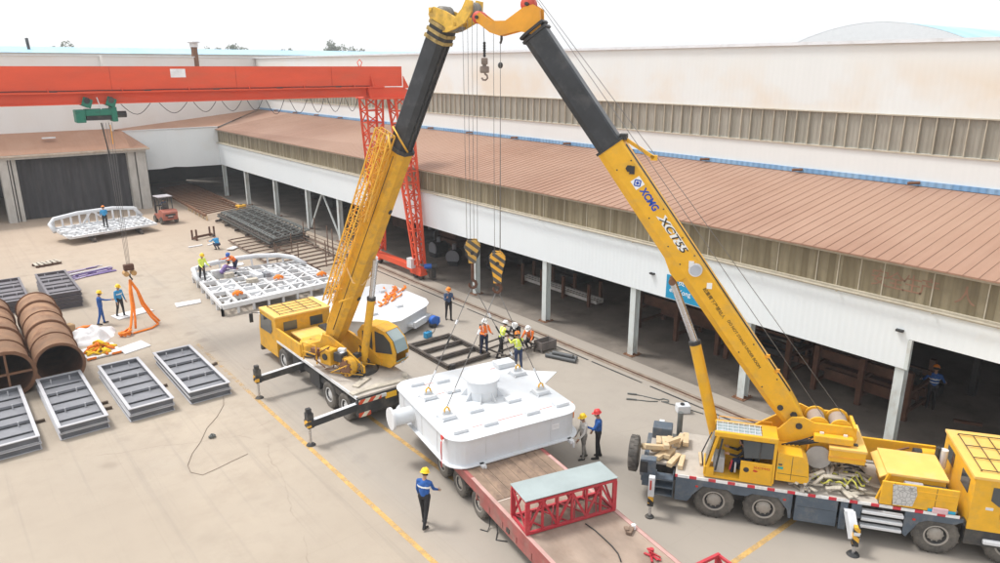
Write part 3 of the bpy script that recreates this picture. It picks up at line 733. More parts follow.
person((20.0, 23.75, 0), hd_(-.7, -.6), 'worker in black with white helmet leaning over the black trestle frame', 'black', 'black', 'white', 'black', lean=48, th=(18, -5), kb=(16, 10), arm=((60, 6, 20), (65, 6, 15)), head_tilt=20)
person((20.62, 23.5, 0), hd_(-.8, -.5), 'crouching worker in orange vest and white helmet beside the low dark crate', 'orange', 'black', 'white', 'orange', lean=32, th=(95, 70), kb=(135, 120), arm=((50, 8, 30), (55, 8, 25)), tape='vest')
person((18.5, 21.85, 0), hd_(.3, .9), 'rigger in lime vest and orange helmet seen from behind at the rear of the casing', 'lime', 'denim', 'orange', 'lime', th=(4, -6), arm=((50, 8, 60), (45, 8, 60)), tape='vest', lean=6)
person((5.84, 39.52, 0), hd_(.95, -.1), 'man in blue overalls and yellow helmet pointing toward the orange sling', 'blue', 'blue', 'yellow', th=(8, -10), arm=((-10, 10, 15), (70, 4, 15)))
person((6.85, 40.15, 0), hd_(.5, -.9), 'man in sky blue jacket and dark trousers standing behind the orange sling', 'sky', 'black', 'yellow', arm=((5, 12, 15), (10, 18, 25)), th=(8, -10), tape='band')
person((15.6, 51.6, 0), hd_(-.2, .9), 'crouching person in sky blue jacket without helmet beside the dark grid panel stack', 'sky', 'navy', None, lean=35, th=(95, 90), kb=(138, 136), arm=((55, 8, 30), (55, 8, 30)))
person((10.3, 61.0, .66), hd_(.1, .9), 'worker in sky blue jacket and orange helmet standing at the far white bridge panel', 'sky', 'black', 'orange', lean=12, arm=((30, 8, 30), (35, 8, 30)), th=(6, -8))
person((11.75, 42.4, .45), hd_(.3, -.9), 'worker in lime vest standing inside the white frame near its left end', 'lime', 'black', 'yellow', 'lime', lean=10, arm=((20, 8, 40), (20, 8, 40)))
person((12.9, 42.6, .3), hd_(.9, -.1), 'worker in purple shirt sitting low inside the white frame', 'purple', 'purple', None, lean=40, th=(95, 85), kb=(120, 110), arm=((60, 8, 20), (60, 8, 20)))
person((13.8, 42.7, .4), hd_(-.8, -.4), 'worker in orange vest and blue helmet bending inside the white frame', 'orange', 'navy', 'blue', 'orange', lean=46, th=(20, 5), kb=(20, 10), arm=((75, 8, 20), (75, 8, 20)))
person((28.45, 9.3, 0), hd_(.9, .4), 'worker in blue jacket with white reflective bands and orange helmet in the dark shed', 'blue', 'black', 'orange', arm=((10, 30, 55), (10, 30, 55)), tape='double', th=(4, -4), head_tilt=25)

# ------------------------------------------------------------------ wheels
def wheel_mesh(r, wd, rimmat):
    g = MB(Matrix.Rotation(PI / 2, 4, 'X')); h = wd / 2; rr = r * .56
    g.use(RUB); g.lathe([(rr, -h * .85), (r * .80, -h), (r * .95, -h * .88), (r, -h * .6), (r, h * .6), (r * .95, h * .88), (r * .80, h), (rr, h * .85)], None, 32)
    for k in range(32):
        a = 2 * PI * k / 32
        g.box((math.cos(a) * r, math.sin(a) * r, (h * .38 if k % 2 else -h * .38)), (.028, r * .11, h * .72), RZ(a))
    o = MB(Matrix.Rotation(PI / 2, 4, 'X'))
    for q in (1, -1):
        o.use(rimmat); o.lathe([(rr, q * h * .84), (rr * .93, q * h * .92), (rr * .84, q * h * .75)], None, 24)
        o.use(DARK); o.lathe([(rr * .84, q * h * .75), (rr * .78, q * h * .25), (rr * .5, q * h * .2)], None, 24)  # recess between ring and hub coloured dark to stand for its shade
        o.use(rimmat); o.lathe([(rr * .66, q * h * .3), (rr * .47, q * h * .62), (rr * .3, q * h * .7), (.001, q * h * .7)], None, 24)
        for k in range(10): a = 2 * PI * k / 10; o.tube((math.cos(a) * rr * .62, math.sin(a) * rr * .62, q * h * .3), (math.cos(a) * rr * .62, math.sin(a) * rr * .62, q * h * .5), .022, n=6)
    return g, o
_wc = {}
def wheel(parent, c, r=.55, wd=.33, rimmat=None, rz=0.):
    rimmat = rimmat or RIM; key = (r, wd, rimmat.name)
    if key not in _wc:
        g, o = wheel_mesh(r, wd, rimmat); t = g.build('wheel', None, parent); rm = o.build('rim', None, t); _wc[key] = (t.data, rm.data)
    else:
        t = bpy.data.objects.new('wheel', _wc[key][0]); COL.objects.link(t); t.parent = parent
        rm = bpy.data.objects.new('rim', _wc[key][1]); COL.objects.link(rm); rm.parent = t
    t.location = c; t.rotation_euler = (0, 0, rz); return t

# boom loft helper: origin, axis e, up t, side v; rings (s, half width, t top, t bottom, t chamfer)
def boom_section(g, o, e, t, v, rings):
    out = []
    for s_, hw, tt, tb, tc in rings:
        P = lambda a, b: o + e * s_ + v * a + t * b
        out.append([P(-hw, tt - .05), P(-hw + .05, tt), P(hw - .05, tt), P(hw, tt - .05), P(hw, tc), P(hw * .62, tb), P(-hw * .62, tb), P(-hw, tc)])
    return g.loft(out)

# ------------------------------------------------------------------ crane on the right (local x = towards its driving cab, y = away from camera)
CB = thing('mobile_crane', 'newer bright yellow truck crane with slate chassis at right, boom raised over its tail', 'crane', (16.04, 10.24, 0), math.atan2(-.8204, .5722))
W_ = 2.6
g = MB(); g.use(DARK)
g.span((-1.9, .75, .62), (8.0, 1.85, 1.12)); g.span((-1.0, .4, .5), (6, .7, .95)); g.span((3.2, .1, .45), (4.9, 2.5, .6))
for x in (0, 1.35, 5.68, 7.35): g.tube((x, .2, .55), (x, 2.4, .55), .1, n=10)
g.span((2.1, 1.9, .4), (4.9, 2.5, 1.15)); g.span((-1.95, .9, .55), (-1.5, 1.75, .8))
g.build('chassis', None, CB)
g = MB(); g.use(DECK)
g.span((-1.12, .012, 1.19), (4.2, W_, 1.26)); g.span((-1.95, .55, 1.19), (-1.12, 2.15, 1.255)); g.span((4.2, .3, 1.15), (6.15, 2.3, 1.22))
g.build('deck', None, CB)
g = MB(); g.use(REFL); g.span((-1.12, -.012, 1.19), (6.12, .01, 1.272)); g.build('reflective_strip', None, CB)
# side skirts with trapezoid wheel arches
def skirt(parent, y0, dy):
    g = MB(); g.use(SLATE)
    def pl(pts): g = MB(); g.use(SLATE); g.prism([(x, y0, z) for x, z in pts], (0, dy, 0)); g.build('side_skirt', None, parent)
    pl([(-1.1, 1.185), (-1.1, .45), (-.74, .45), (-.62, .62), (-.62, 1.185)])
    pl([(-.62, 1.185), (-.62, .66), (-.34, 1.0), (.34, 1.0), (.5, .9), (.85, .9), (1.0, 1.0), (1.69, 1.0), (1.95, .68), (2.0, .42), (2.06, .42), (2.06, 1.185)])
    pl([(4.86, 1.12), (4.86, .5), (4.95, .42), (5.2, .9), (5.4, 1.0), (6.05, 1.0), (6.22, 1.1), (6.22, 1.18), (4.86, 1.18)])
    b = MB(); b.use(SLATE); b.span((2.14, y0 - .005, .38), (3.22, y0 + (.5 if dy > 0 else -.5), 1.18), .02)
    b.use(DARK); b.span((2.2, y0 - .009, .84), (3.16, y0 - .006, .85)); b.build('toolbox', None, parent)
skirt(CB, .0, .05); skirt(CB, 2.6, -.05)
g = MB(); g.use(mat('small_red_lamp', (.55, .03, .02), .3)); 
for x, z in ((-.5, .98), (1.86, .98), (5.08, .98)): g.box((x, -.012, z), (.07, .02, .045))
g.build('marker_lamp', None, CB)
g = MB(); g.use(SILV)
for z in (.98, .76, .54): g.span((3.82, -.03, z - .045), (4.84, .12, z + .045), .02)
g.build('side_steps', None, CB)
g = MB(); g.use(SLATE)
for x, y0 in ((-1.48, .02), ):
    for z in (.5, .76, 1.02): g.span((x - .3, y0, z - .025), (x + .3, y0 + .34, z + .02))
    for a in (-.31, .3): g.span((x + a, y0 + .02, .45), (x + a + .02, y0 + .36, 1.22))
g.build('rear_ladder', None, CB)
for x in (0, 1.35, 5.68, 7.35):
    for y in (.19, 2.41): wheel(CB, (x, y, .55))
# rear frame, winch box and spare wheel
g = MB(); g.use(SLATE)
g.span((-2.12, -.05, 1.1), (-1.68, .22, 1.62)); g.span((-2.05, .0, .75), (-1.75, .2, 1.1)); g.span((-1.95, 2.0, 1.2), (-1.35, 2.5, 1.62), .03); g.span((-2.1, .2, .78), (-1.95, 2.5, 1.15))
g.use(DARK); g.span((-2.13, .0, 1.2), (-1.9, -.06, 1.56))
g.use(RODST); g.tube((-1.15, 2.72, .3), (-1.15, 2.72, 1.9), .09, n=10); g.span((-1.35, 2.3, .8), (-1.0, 2.75, 1.1))
g.build('rear_frame', None, CB)
sp_ = wheel(CB, (-2.38, .78, 1.32), .53, .30, RIM, PI / 2)
def outrigger(parent, x, y, top, stripe=True, lean_=0., name='outrigger'):
    g = MB(); g.use(SILV); g.box((x, y, top - .32), (.17, .17, .62), None, .02)
    g.use(mat('outrigger_red', (.5, .06, .04), .5)); g.box((x - .02, y - .088, top - .25), (.05, .012, .3))
    g.use(HAZB); g.box((x, y, top - .74), (.15, .15, .24))
    g.use(DARK); g.box((x, y, top - .9), (.17, .17, .07)); g.use(CHROME); g.tube((x, y, .06), (x, y, top - .9), .045, n=10)
    g.use(DARK); g.lathe([(.02, .06), (.1, .05), (.13, .02), (.13, .0)], TR(x, y, .001), 14); g.tube((x, y, .02), (x, y, .07), .08, n=12)
    return g.build(name, None, parent)
outrigger(CB, -1.74, -.42, 1.34)
g = MB(); g.use(SLATE); g.span((-1.83, -.36, .98), (-1.65, .3, 1.15)); g.build('outrigger_beam', None, CB)
outrigger(CB, -1.74, 3.4, 1.2)
g = MB(); g.use(SLATE); g.span((-1.83, 2.4, .85), (-1.65, 3.35, 1.1)); g.build('outrigger_beam', None, CB)
g = MB(); g.use(SLATE); g.span((3.28, -.02, .35), (3.46, .12, 1.17)); g.span((3.56, .0, .75), (3.8, .12, 1.17))
g.use(SILV); g.prism([(3.36, -.05, 1.02), (3.6, -.05, 1.02), (3.78, -.45, .55), (3.58, -.45, .5)], (0, .13, -.05))
g.bar((3.5, -.1, .98), (3.62, -.5, .42), .22, .2); g.use(HAZB); g.box((3.63, -.6, .62), (.15, .15, .5)); g.use(SILV); g.box((3.63, -.681, .68), (.15, .012, .09))
g.use(DARK); g.box((3.63, -.6, .33), (.16, .16, .06)); g.use(CHROME); g.tube((3.63, -.6, .05), (3.63, -.6, .33), .045, n=10)
g.use(DARK); g.tube((3.63, -.6, .004), (3.63, -.6, .06), .17, .13, n=14); g.build('outrigger', None, CB)
# engine deck behind the driving cab
g = MB(); g.use(YEL); g.span((4.2, .0, 1.29), (6.02, .06, 1.98), .02); g.use(YEL); g.span((5.05, -.012, 1.62), (5.98, .0, 1.66)); g.span((5.05, -.012, 1.8), (5.98, .0, 1.83))
sidep = g.build('engine_side_panel', None, CB)
def crackle():
    m, nt, b = _nt('crackle_patterned_plate'); v = _coord(nt)
    vo = nt.nodes.new('ShaderNodeTexVoronoi'); vo.feature = 'DISTANCE_TO_EDGE'; vo.inputs['Scale'].default_value = 9; nt.links.new(v, vo.inputs['Vector'])
    c = _mix(nt, _range(nt, vo.outputs['Distance'], .02, .09), (.30, .29, .28), (.55, .54, .52)); nt.links.new(c, b.inputs['Base Color']); b.inputs['Roughness'].default_value = .6; return m
g = MB(); g.use(crackle()); g.prism([(4.52, -.006, 1.33), (4.45, -.006, 1.93), (5.0, -.006, 1.95), (5.05, -.006, 1.72), (4.98, -.006, 1.36)], (0, -.012, 0)); g.build('patterned_panel', None, sidep)
g = MB(); g.use(mat('cyan_sticker', (.02, .35, .55), .4)); g.span((5.35, -.024, 1.3), (6.0, -.014, 1.38)); g.use(mat('pink_cloth', (.68, .45, .47), .8)); g.span((5.45, -.06, 1.28), (5.82, -.02, 1.44), .02); g.build('sticker', None, sidep)
g = MB(); g.use(YEL); g.span((3.95, 2.42, 1.26), (6.05, 2.5, 1.98), .02); g.build('engine_side_panel', None, CB)
g = MB(); g.use(YROOF); g.span((4.36, .34, 1.98), (5.85, 1.75, 2.06), .02); g.use(YEL); g.span((4.42, .4, 1.3), (5.8, 1.7, 1.98)); g.use(YROOF); g.prism([(4.36, .36, 2.0), (4.2, .36, 1.9), (4.2, 1.7, 1.9), (4.36, 1.7, 2.0)], (0, 0, -.04))
g.use(YEL); g.bar((4.2, .3, 1.25), (4.42, .34, 2.05), .07); g.use(DARK); g.span((5.15, .1, 1.6), (5.8, .34, 1.86)); g.use(mat('grey_tank', (.35, .34, .36), .5)); g.tube((4.78, .2, 1.82), (5.2, .2, 1.82), .13, n=12)
g.build('engine_hood', None, CB)
g = MB(); g.use(YEL); g.tube((5.55, 1.95, 1.95), (5.95, 1.95, 1.95), .16, n=14); g.use(DARK); g.tube((5.35, 1.95, 1.95), (5.55, 1.95, 1.95), .13, n=14); g.tube((5.9, 1.75, 1.7), (5.9, 1.75, 2.3), .07, n=10)
g.use(SILV); g.tube((6.05, 1.75, 1.7), (6.05, 1.75, 2.25), .11, n=12); g.use(RUST); g.bar((4.6, 2.1, 1.7), (5.3, 2.2, 1.95), .04); g.build('air_filter', None, CB)
# driving cab
def driver_cab(parent, x0, x1, y0, y1, z0, z1, M, yel, roofm, slope=.28, name='driving_cab'):
    g = MB(); g.use(yel)
    g.prism([(x0, y0, z0), (x0, y0, z1), (x1 - slope, y0, z1), (x1 - .02, y0, z0 + .75 * (z1 - z0) * .62), (x1, y0, z0)], (0, y1 - y0, 0))
    cabo = g.build(name, None, parent)
    g = MB(); g.use(roofm); g.prism([(x0 - .05, y0 - .02, z1 + .003), (x1 - slope + .06, y0 - .02, z1 + .003), (x1 - slope + .06, y1 + .02, z1 + .003), (x0 - .05, y1 + .02, z1 + .003)], (0, 0, .07))
    g.use(M['rack']); nx, ny = 4, 3; a0, a1 = x0 + .18, x1 - slope - .12; b0, b1 = y0 + .3, y1 - .3
    for i in range(nx + 1): xx = a0 + (a1 - a0) * i / nx; g.tube((xx, b0, z1 + .12), (xx, b1, z1 + .12), .014, n=6)
    for i in range(ny + 1): yy = b0 + (b1 - b0) * i / ny; g.tube((a0, yy, z1 + .12), (a1, yy, z1 + .12), .014, n=6)
    for xx in (a0, a1):
        for yy in (b0, b1): g.tube((xx, yy, z1 + .06), (xx, yy, z1 + .12), .014, n=6)
    g.build('roof', None, cabo)
    hgt_ = z1 - z0
    for y, dy in ((y0 - .004, -.012), (y1 + .004, .012)):
        g = MB(); g.use(MIRR); g.prism([(x0 + .42, y, z1 - .18), (x1 - slope - .06, y, z1 - .18), (x1 - .2, y, z0 + .5 * hgt_), (x0 + .62, y, z0 + .52 * hgt_), (x0 + .42, y, z0 + .62 * hgt_)], (0, dy, 0)); g.build('window', None, cabo)
    g = MB(); g.use(MIRR)
    n1 = Vector((x1 - slope, 0, z1)); n2 = Vector((x1 - .02, 0, z0 + .465 * hgt_)); d = n2 - n1; nn = Vector((-d.z, 0, d.x)).normalized() * -1
    if nn.x < 0: nn = -nn
    A = n1 + d * .06 + nn * .006; B = n1 + d * .98 + nn * .006
    g.prism([(A.x, y0 + .15, A.z), (A.x, y1 - .15, A.z), (B.x, y1 - .12, B.z), (B.x, y0 + .12, B.z)], nn * .012); g.build('windscreen', None, cabo)
    for q in (0, 1):
        ya_ = y0 + .35 if q == 0 else y1 - .95
        g = MB(); g.use(MIRR); g.span((x0 - .014, ya_, z1 - .62), (x0 - .003, ya_ + .6, z1 - .22)); g.build('rear_window', None, cabo)
    g = MB(); g.use(DARK); g.span((x1 - .1, y0, z0 - .25), (x1 + .08, y1, z0 + .02), .03); g.build('bumper', None, cabo)
    return cabo
MR = {'rack': mat('thin_dark_rack', (.10, .07, .03), .6)}
cab = driver_cab(CB, 6.3, 8.35, -.02, 2.58, .95, 2.42, MR, YEL, YROOF)
g = MB(); g.use(SILV); g.span((6.72, -.1, .60), (7.7, .02, .72), .03); g.use(DARK); g.span((6.3, .0, .5), (7.9, .3, .94)); g.bar((6.2, .1, 1.15), (6.7, .05, .62), .12); g.build('cab_step', None, cab)
g = MB(); g.use(SILV); g.box((6.72, -.03, 1.62), (.17, .02, .07)); g.build('marker_light', None, cab); g = MB(); g.use(DARK); g.prism([(6.98, -.025, 1.5), (7.0, -.025, 1.36), (7.24, -.025, 1.36), (7.1, -.025, 1.52)], (0, -.02, 0)); g.build('door_handle', None, cab)
g = MB(); g.use(DARK); g.path([(7.9, -.02, 2.3), (8.3, -.3, 2.35), (8.35, -.32, 2.1)], .018); g.box((8.35, -.32, 1.95), (.06, .2, .36), None, .02); g.build('mirror', None, cab)
text('XCMG', .14, basis((7.3, -.034, 1.42), (1, 0, 0), (0, 0, 1), (0, -1, 0)), BTXT, cab, 'cab_lettering')
# superstructure
g = MB(); g.use(DARK); g.lathe([(.80, 0), (.84, .05), (.84, .2), (.7, .26), (.01, .26)], TR(1.0, 1.33, 1.26), 32); g.build('slewing_ring', None, CB)
g = MB(); g.use(YEL)
for y in (.84, 1.74): g.prism([(.3, y, 1.5), (1.2, y, 1.5), (2.0, y, 1.6), (3.5, y, 2.15), (3.62, y, 2.7), (3.45, y, 3.0), (2.5, y, 3.0), (2.2, y, 3.12), (1.9, y, 3.08), (1.6, y, 2.7), (.5, y, 1.9), (.3, y, 1.85)], (0, .08, 0))
g.span((.3, .92, 1.5), (2.2, 1.74, 1.6)); g.span((3.52, .92, 2.2), (3.6, 1.74, 2.95)); g.span((2.2, .92, 2.15), (3.5, 1.74, 2.22))
g.use(DARK)
for y in (.82, 1.83): g.tube((2.1, y - .02, 2.86), (2.1, y + .03, 2.86), .09, n=12)
g.build('slewing_frame', None, CB)
for i, x in enumerate((2.62, 3.2)):
    g = MB(); g.use(mat('winch_rope_drum', (.33, .26, .21), .6, var=.2, scale=20, scl=(1, 12, 1))); g.tube((x, 1.0, 2.84), (x, 1.66, 2.84), .235, n=24); g.use(YEL)
    for y in (.95, 1.66): g.tube((x, y, 2.84), (x, y + .05, 2.84), .30, n=24)
    g.build('winch', None, CB)
g = MB(); g.use(ORNG); g.path([(1.9, .78, 2.3), (2.4, .72, 2.55), (3.5, .72, 2.6)], .03); g.path([(2.4, .72, 2.55), (2.38, .72, 2.2)], .03); g.use(SILV); g.box((2.7, .76, 2.7), (.1, .06, .2)); g.box((3.3, .76, 2.7), (.1, .06, .2)); g.use(YEL); g.span((2.5, .6, 2.55), (3.5, .82, 2.75), .03); g.build('hydraulic_pipes', None, CB)
g = MB(); g.use(YROOF); g.span((2.9, .5, 2.42), (3.86, 2.16, 2.5), .02); g.use(YEL); g.span((2.92, .52, 2.06), (3.84, 2.14, 2.42), .03); g.use(ORNG); g.span((2.91, .505, 2.2), (3.85, .52, 2.24))
g.use(DARK); g.box((3.3, .75, 2.51), (.14, .05, .03)); g.box((3.6, .8, 2.51), (.1, .1, .06)); g.build('counterweight', None, CB)
g = MB(); g.use(mat('grey_sheave_disc', (.34, .33, .32), .6)); g.tube((2.68, .66, 2.06), (2.68, .7, 2.06), .34, n=24); g.build('grey_disc', None, CB)
# operator cab
g = MB(); g.use(YEL)
xa, xb, ya, yb = -.34, 1.5, .06, .84
g.span((.62, ya, 1.36), (xb, ya + .05, 1.95), .015)                                       # sliding door panel
g.span((xa + .02, ya, 1.36), (xa + .26, ya + .05, 1.62)); g.span((xa, ya, 1.30), (xb, yb, 1.37))
g.bar((xa + .08, ya + .03, 1.6), (xa + .3, ya + .03, 2.62), .1, .07); g.bar((xa + .08, yb - .03, 1.4), (xa + .3, yb - .03, 2.62), .06, .06)
g.span((xa + .2, ya - .01, 2.6), (xb + .04, ya + .09, 2.76), .03); g.span((xa + .2, yb - .09, 2.6), (xb + .04, yb, 2.76), .03)
g.span((xb - .05, ya, 1.37), (xb + .03, yb, 2.65)); g.span((xa + .26, yb - .05, 1.37), (xb, yb, 2.6)); g.span((1.12, ya + .01, 2.6), (xb + .02, yb, 2.75))
g.span((xa - .02, ya, 1.36), (xa + .06, yb, 1.62), .02)
ocab = g.build('operator_cab', None, CB)
g = MB(); g.use(CLR); g.prism([(xa + .02, ya + .06, 1.62), (xa + .24, ya + .06, 2.64), (xa + .24, yb - .06, 2.64), (xa + .02, yb - .06, 1.62)], (-.012, 0, 0)); g.build('windscreen', None, ocab)
g = MB(); g.use(DARK); g.bar((xa + .3, ya + .0, 1.55), (xa + .42, ya + .0, 2.55), .05); g.path([(xa - .05, ya + .1, 1.6), (xa - .1, ya + .1, 2.0), (xa + .12, ya + .1, 2.66)], .018); g.build('grab_rail', None, ocab)
g = MB(); g.use(mat('pale_roof_glass', (.36, .44, .46), .25, var=.2, scale=12)); g.span((xa + .24, ya + .1, 2.70), (1.1, yb - .1, 2.72)); g.use(SILV)
for i in range(9): x = xa + .26 + i * .145; g.tube((x, ya + .08, 2.75), (x, yb - .08, 2.75), .009, n=5)
for i in range(4): y = ya + .12 + i * .18; g.tube((xa + .24, y, 2.76), (1.12, y, 2.76), .009, n=5)
g.use(ORNG); g.path([(xa + .3, yb, 2.76), (xa + .3, yb, 2.86), (1.4, yb, 2.86), (1.4, yb, 2.76)], .014); g.build('roof_window', None, ocab)
g = MB(); g.use(MIRR); g.prism([(.7, ya + .02, 2.04), (.62, ya + .02, 2.58), (1.46, ya + .02, 2.58), (1.46, ya + .02, 2.12)], (0, .02, 0)); g.use(DARK); g.span((1.08, ya + .012, 2.08), (1.12, ya + .018, 2.58)); g.build('door_window', None, ocab)
g = MB(); g.use(DARK); g.box((.85, .5, 1.62), (.5, .5, .14), None, .04); g.box((1.08, .5, 1.95), (.12, .46, .6), None, .04); g.build('seat', None, ocab)
g = MB(); g.use(mat('grey_console', (.45, .46, .47), .5)); g.box((.05, .5, 1.62), (.3, .5, .5), None, .04); g.use(mat('red_lever', (.5, .05, .06), .5)); g.tube((.35, .3, 1.5), (.4, .3, 1.8), .03, n=6); g.use(SILV); g.tube((.5, .28, 1.45), (.5, .28, 1.75), .03, n=6); g.build('console', None, ocab)
g = MB(); g.use(YEL); g.prism([(1.56, .08, 1.5), (2.36, .08, 1.5), (2.42, .08, 1.62), (2.36, .08, 2.12), (2.2, .08, 2.3), (1.56, .08, 2.34)], (0, .74, 0)); g.use(DARK); g.box((1.65, .073, 2.0), (.1, .012, .05)); g.use(mat('teal_sticker', (.03, .35, .3), .5)); g.box((1.66, .07, 1.9), (.14, .012, .07)); g.build('pump_housing', None, CB)
g = MB(); g.use(DARK)
for x in (1.95,): g.span((x - .006, .074, 1.56), (x + .006, .079, 2.28))
g.span((1.6, .074, 1.72), (2.38, .079, 1.73)); g.build('panel_seam', None, CB)
for x, y0_, z0_, z1_ in ((4.5, -.003, 1.3, 1.97), (5.5, -.003, 1.3, 1.97)):
    g = MB(); g.use(DARK); g.span((x - .005, y0_ - .004, z0_), (x + .005, y0_, z1_)); g.build('panel_seam', None, CB)
g = MB(); g.use(HOSE)
for k in range(5): g.path([(1.6 + .1 * k, .95, 2.0), (1.7 + .12 * k, .6 + .03 * k, 2.35), (2.2 + .1 * k, .62, 2.55), (2.6 + .1 * k, .9, 2.6)], .02, 6)
g.build('hose_bundle', None, CB); g = MB(); g.use(HOSE)
for k in range(4): g.path([(4.1, .9 + .2 * k, 1.3), (3.9, .85 + .2 * k, 1.5), (3.6, .8 + .22 * k, 1.55), (3.3, .9 + .2 * k, 1.4)], .025, 6)
g.build('hose_bundle', None, CB)
g = MB(); g.use(DARK); g.tube((.78, .062, 1.7), (.78, .048, 1.7), .075, n=16); g.build('door_emblem', None, ocab)
text('XCMG', .09, basis((.96, .054, 1.80), (1, 0, 0), (0, 0, 1), (0, -1, 0)), RTXT, ocab, 'door_lettering', sx=1.7)
g = MB(); g.use(RTXT); g.prism([(.95, .056, 1.68), (.98, .056, 1.74), (1.1, .056, 1.70), (1.04, .056, 1.66)], (0, -.006, 0)); g.build('door_mark', None, ocab)
# boom
e = Vector((-.5912, 0, .8065)); t_ = Vector((.8065, 0, .5912)); vv = Vector((0, 1, 0)); O_ = Vector((1.94, 1.33, 2.79))
g = MB(); g.use(YEL)
boom_section(g, O_, e, t_, vv, [(-.35, .30, .28, -.16, -.05), (.2, .33, .40, -.2, -.05), (.8, .36, .44, -.26, -.12), (2.5, .36, .44, -.31, -.16), (5.1, .36, .44, -.34, -.16), (5.2, .36, .44, -.48, -.16), (5.5, .36, .44, -.50, -.16), (5.95, .36, .44, -.39, -.16), (9.38, .36, .45, -.34, -.16)])
boomo = g.build('boom', None, CB)
g = MB(); g.use(BLK); boom_section(g, O_, e, t_, vv, [(9.2, .315, .41, -.29, -.14), (13.1, .315, .41, -.29, -.14)])
for a, b in ((-.3, -.2), (.2, .3)):
    pass
g.build('inner_boom', None, boomo)
for s_ in (9.36, 13.02, 13.16):
    g = MB(); g.use(DARK); boom_section(g, O_, e, t_, vv, [(s_, .385 if s_ < 10 else .36, .48 if s_ < 10 else .46, -.37 if s_ < 10 else -.34, -.17), (s_ + .07, .385 if s_ < 10 else .36, .48 if s_ < 10 else .46, -.37 if s_ < 10 else -.34, -.17)]); g.build('boom_collar', None, boomo)
P = lambda s_, tt, y=1.33: O_ + e * s_ + t_ * tt + vv * (y - 1.33)
g = MB(); g.use(SILV); q0 = P(5.25, .17, .965); g.tube(q0, q0 + Vector((0, -.06, 0)), .19, n=20); g.box(q0 + Vector((-.12, -.04, .16)), (.14, .07, .16)); g.use(mat('grey_cap', (.42, .45, .5), .5)); g.tube(q0 + Vector((0, -.06, 0)), q0 + Vector((0, -.09, 0)), .15, n=20); g.build('pivot_cap', None, boomo)
for s_, tt, r in ((.62, .0, .085), (.26, .2, .10), (8.6, .2, .10)):
    g = MB(); g.use(DARK); q0 = P(s_, tt, .968); g.tube(q0, q0 + Vector((0, -.03, 0)), r, n=8 if r < .09 else 6)
    if s_ > 8: g.box(P(8.52, .24, .95), (.14, .06, .22))
    g.build('access_hole', None, boomo)
g = MB(); g.use(YEL); g.bar(P(9.42, .46), P(8.45, .86), .12, .09); g.box(P(8.45, .86), (.18, .12, .14)); g.use(DARK); g.box(P(9.4, .5), (.2, .3, .16)); g.build('rope_guide', None, boomo)
for s_ in (1.4, 2.6, 5.6, 6.2, 7.15, 8.75):
    for tt in (-.1, .36):
        g = MB(); g.use(DARK); q0 = P(s_, tt, .968); g.tube(q0, q0 + Vector((0, -.012, 0)), .022, n=6); g.build('bolt', None, boomo)
g = MB(); g.use(HOSE); g.path([P(.9, .47, 1.05), P(4, .475, 1.02), P(9.2, .48, 1.05)], .02, 6); g.build('boom_cable', None, boomo)
g = MB(); g.use(ORNG)
for s_ in (1.6, 2.1): g.box(P(s_, .5, 1.0), (.1, .06, .1))
g.build('cable_bracket', None, boomo)
xd, yd = -e, t_
def bt(body, s_, tt, size, m, nm, **k): return text(body, size, basis(P(s_, tt, .966), xd, yd, (0, -1, 0)), m, boomo, nm, **k)
bt('XCMG', 7.93, .18, .27, BTXT, 'maker_lettering', width=.72, offset=.010, shear=.1)
g = MB(); g.use(WTXT); a = P(8.28, .03, .967); b = P(8.28, .31, .967); c = P(8.0, .31, .967); d = P(8.0, .03, .967); g.prism([a, b, c, d], (0, -.003, 0)); g.use(BTXT)
cc = P(8.14, .17, .963)
for an in range(4):
    q1 = cc + e * .11 * math.cos(an * PI / 2) + t_ * .11 * math.sin(an * PI / 2); q2 = cc + e * .11 * math.cos((an + 1) * PI / 2) + t_ * .11 * math.sin((an + 1) * PI / 2); g.bar(q1, q2, .035, .005, up=(0, -1, 0))
g.tube(cc, cc + Vector((0, -.004, 0)), .045, n=10); g.build('maker_emblem', None, boomo)
bt('XCT55', 7.02, .19, .27, WTXT, 'model_backing', width=1.26, shear=.25, offset=.022)
text('XCT55', .27, basis(P(6.99, .19, .9615), xd, yd, (0, -1, 0)), KTXT, boomo, 'model_lettering', width=1.2, shear=.25, offset=.002)
bt('\u8d77\u91cd\u81c2\u4e0b\u4e25\u7981\u7ad9\u4eba', 4.68, .08, .12, KTXT, 'warning_characters', width=1.02)
bt('DO NOT STAND UNDER BOOM', 3.55, .14, .115, KTXT, 'warning_lettering', width=1.62)
g = MB(); g.use(WTXT); q0 = P(4.66, .24, .966); g.box(q0, (.14, .01, .17)); g.build('white_sticker', None, boomo)
